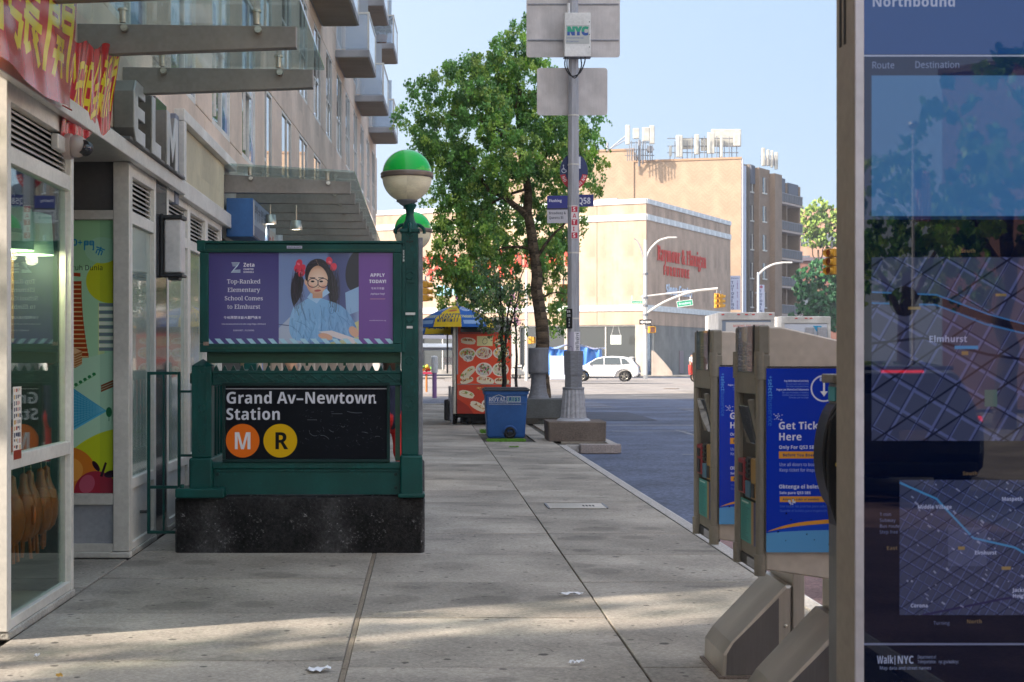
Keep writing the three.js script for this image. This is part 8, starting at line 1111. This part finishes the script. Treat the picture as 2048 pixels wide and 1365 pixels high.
// ---------------------------------------------------------------- across the street and behind the viewer (seen in the glass), plus an added dappling tree
{
  const row = (label, x, z0, z1, h, m, seed) => {
    const t = thing('street_building', label, 'building', [x, 0, 0]), r = rng(seed), L = Math.abs(z1 - z0), s = Math.sign(z1 - z0);
    mesh('wall', span(0, 10, 0, h, z0, z1), m, t); mesh('cornice', span(-0.3, 0.0, h - 0.5, h + 0.3, z0, z1), mat.white, t); mesh('shop_window', span(-0.06, 0, 0.5, 3.2, z0 + s * 0.8, z1 - s * 0.8), mat.winGlass, t); mesh('awning', ext([[0, 3.3], [-1.3, 3.0], [-1.3, 2.8], [0, 3.15]], L - 2).translate(0, 0, Math.min(z0, z1) + 1), M([[0.5, 0.04, 0.04], [0.05, 0.2, 0.4], [0.1, 0.3, 0.12]][seed % 3], { roughness: 0.8 }), t);
    for (let y = 4.4; y < h - 2; y += 3.2) for (let z = 1.5; z < L - 2; z += 3) { const w = part('window', t); mesh('pane', span(-0.05, 0, y, y + 1.8, z0 + s * z, z0 + s * (z + 1.3)), mat.winPale, w); mesh('sill', span(-0.14, 0, y - 0.12, y, z0 + s * (z - 0.1), z0 + s * (z + 1.4)), mat.white, w); }
  };
  row('tan brick shop building across the avenue with a red awning', 21, -62, -40, 13, mat.brick, 3); row('cream shop building across the avenue with a blue awning', 21, -39, -16, 10.5, mat.stucco, 4); row('pale stone shop building across the avenue with a green awning', 21, -15, 8, 14, mat.stone, 5);
  const b = thing('brick_office', 'pink brick office block standing behind the viewer beyond the trees', 'building', [16.5, 0, 36], 0.78); mesh('wall', [span(0, 26, 0, 10.6, 0, 12)], M([0.46, 0.25, 0.20], { map: T.brick, roughness: 0.9 }), b); mesh('penthouse', span(6, 14, 10.6, 12.6, 1, 8), mat.brickRed, b); mesh('coping', span(-0.1, 26.1, 10.6, 10.8, -0.1, 0.3), mat.stoneDark, b);
  for (let i = 0; i < 5; i++) for (const y of [2, 5.2]) mesh('window', span(14 + i * 2.4, 15.4 + i * 2.4, y, y + 1.6, -0.05, 0), mat.winGlass, b);
  const spots = [[11.2, 24, 8.4], [14.0, 25, 8.8], [17.0, 23, 7.6], [20.5, 25, 8.2], [8.0, 30, 6.0]], lab = ['nearest the flagpole', 'in front of the brick office corner', 'before the middle of the brick office', 'before the far end of the brick office', 'lowest, set apart beside the road'];
  const t = thing('plaza_tree', 'leafy plaza tree behind the viewer, ' + lab[0], 'tree', [spots[0][0], 0, spots[0][1]], 0, 'plaza trees behind the viewer'); mesh('trunk', [limb([0, -0.1, 0], [0.1, 3.6, 0], 0.2, 0.1, 0, 101), limb([0.1, 2.6, 0], [1.1, 4.6, 0.3], 0.09, 0.03, 0, 102), limb([0.1, 2.4, 0], [-1.1, 4.4, -0.3], 0.09, 0.03, 0, 103)], mat.bark, t); foliage('crown', t, [[0, 5.2, 0, 1.3], [1.2, 4.6, 0.4, 1.1], [-1.2, 4.5, -0.3, 1.1], [0.3, 3.8, 0.8, 1.0], [-0.3, 3.7, -0.8, 1.0], [1.6, 3.4, 0, 0.8], [-1.6, 3.3, 0, 0.8]], 12, 0.17, leafG, 104, { twigs: 26 });
  for (let i = 1; i < spots.length; i++) { const c = copy(t, [spots[i][0], 0, spots[i][1]], i * 1.3, 'leafy plaza tree behind the viewer, ' + lab[i]); c.scale.setScalar(spots[i][2] / 6.2); }
  const at = thing('added_dapple_tree', 'added unseen leafy tree that dapples the strip of sun on the pavement', 'tree', [-6.9, 0, -5.5]); mesh('trunk', [limb([0, -0.1, 0], [0, 4.2, 0], 0.12, 0.05, 0, 111), limb([0, 2.8, 0], [0.8, 4.6, 0.2], 0.05, 0.02, 0, 112)], mat.bark, at); foliage('crown', at, [[0, 4.3, 0, 1.25], [0.8, 3.7, -0.2, 0.8], [-0.5, 5.2, 0.2, 0.9], [0.3, 5.4, -0.3, 0.7], [0.2, 3.4, 0.3, 0.7]], 12, 0.12, leafG, 113, { twigs: 22 });  // unseen tree, added to break the sun band into dapples
  const fpole = thing('flagpole', 'white flagpole with a striped flag behind the viewer', 'flagpole', [10.6, 0, 21.5]); mesh('pole', cyl(0.025, 0.04, 6.6, 0, 3.3, 0, 12), mat.white, fpole); mesh('ball', plain(new THREE.SphereGeometry(0.1, 14, 10).translate(0, 6.65, 0)), mat.chrome, fpole);
  const fg = new THREE.PlaneGeometry(0.34, 1.1, 14, 20), fp = fg.attributes.position; for (let i = 0; i < fp.count; i++) fp.setZ(i, 0.06 * Math.sin(fp.getX(i) * 30 + fp.getY(i) * 3)); fg.computeVertexNormals(); mesh('flag', plain(fg), M([1, 1, 1], { side: THREE.DoubleSide, map: print(64, 128, (g) => { for (let i = 0; i < 13; i++) { g.fillStyle = i % 2 ? '#e8e4e2' : '#b02a35'; g.fillRect(i * 5, 0, 5, 128); } g.fillStyle = '#2a3568'; g.fillRect(0, 0, 30, 46); }) }), fpole, [0.2, 5.1, 0]);
  const car = suv('street_car', 'black sport utility car with red tail lamps lit, behind the viewer', [5.7, -0.13, 9.6], Math.PI / 2, M([0.02, 0.022, 0.028], { roughness: 0.2, clearcoat: 1, clearcoatRoughness: 0.02 }));
  for (const o of car.children) if (o.name === 'tail_lamp') o.material = mat.tail;
  mesh('brake_lamp', box(0.04, 0.03, 0.5, 2.02, 1.56, 0), mat.tail, car);
}
renderer.render(scene, camera);
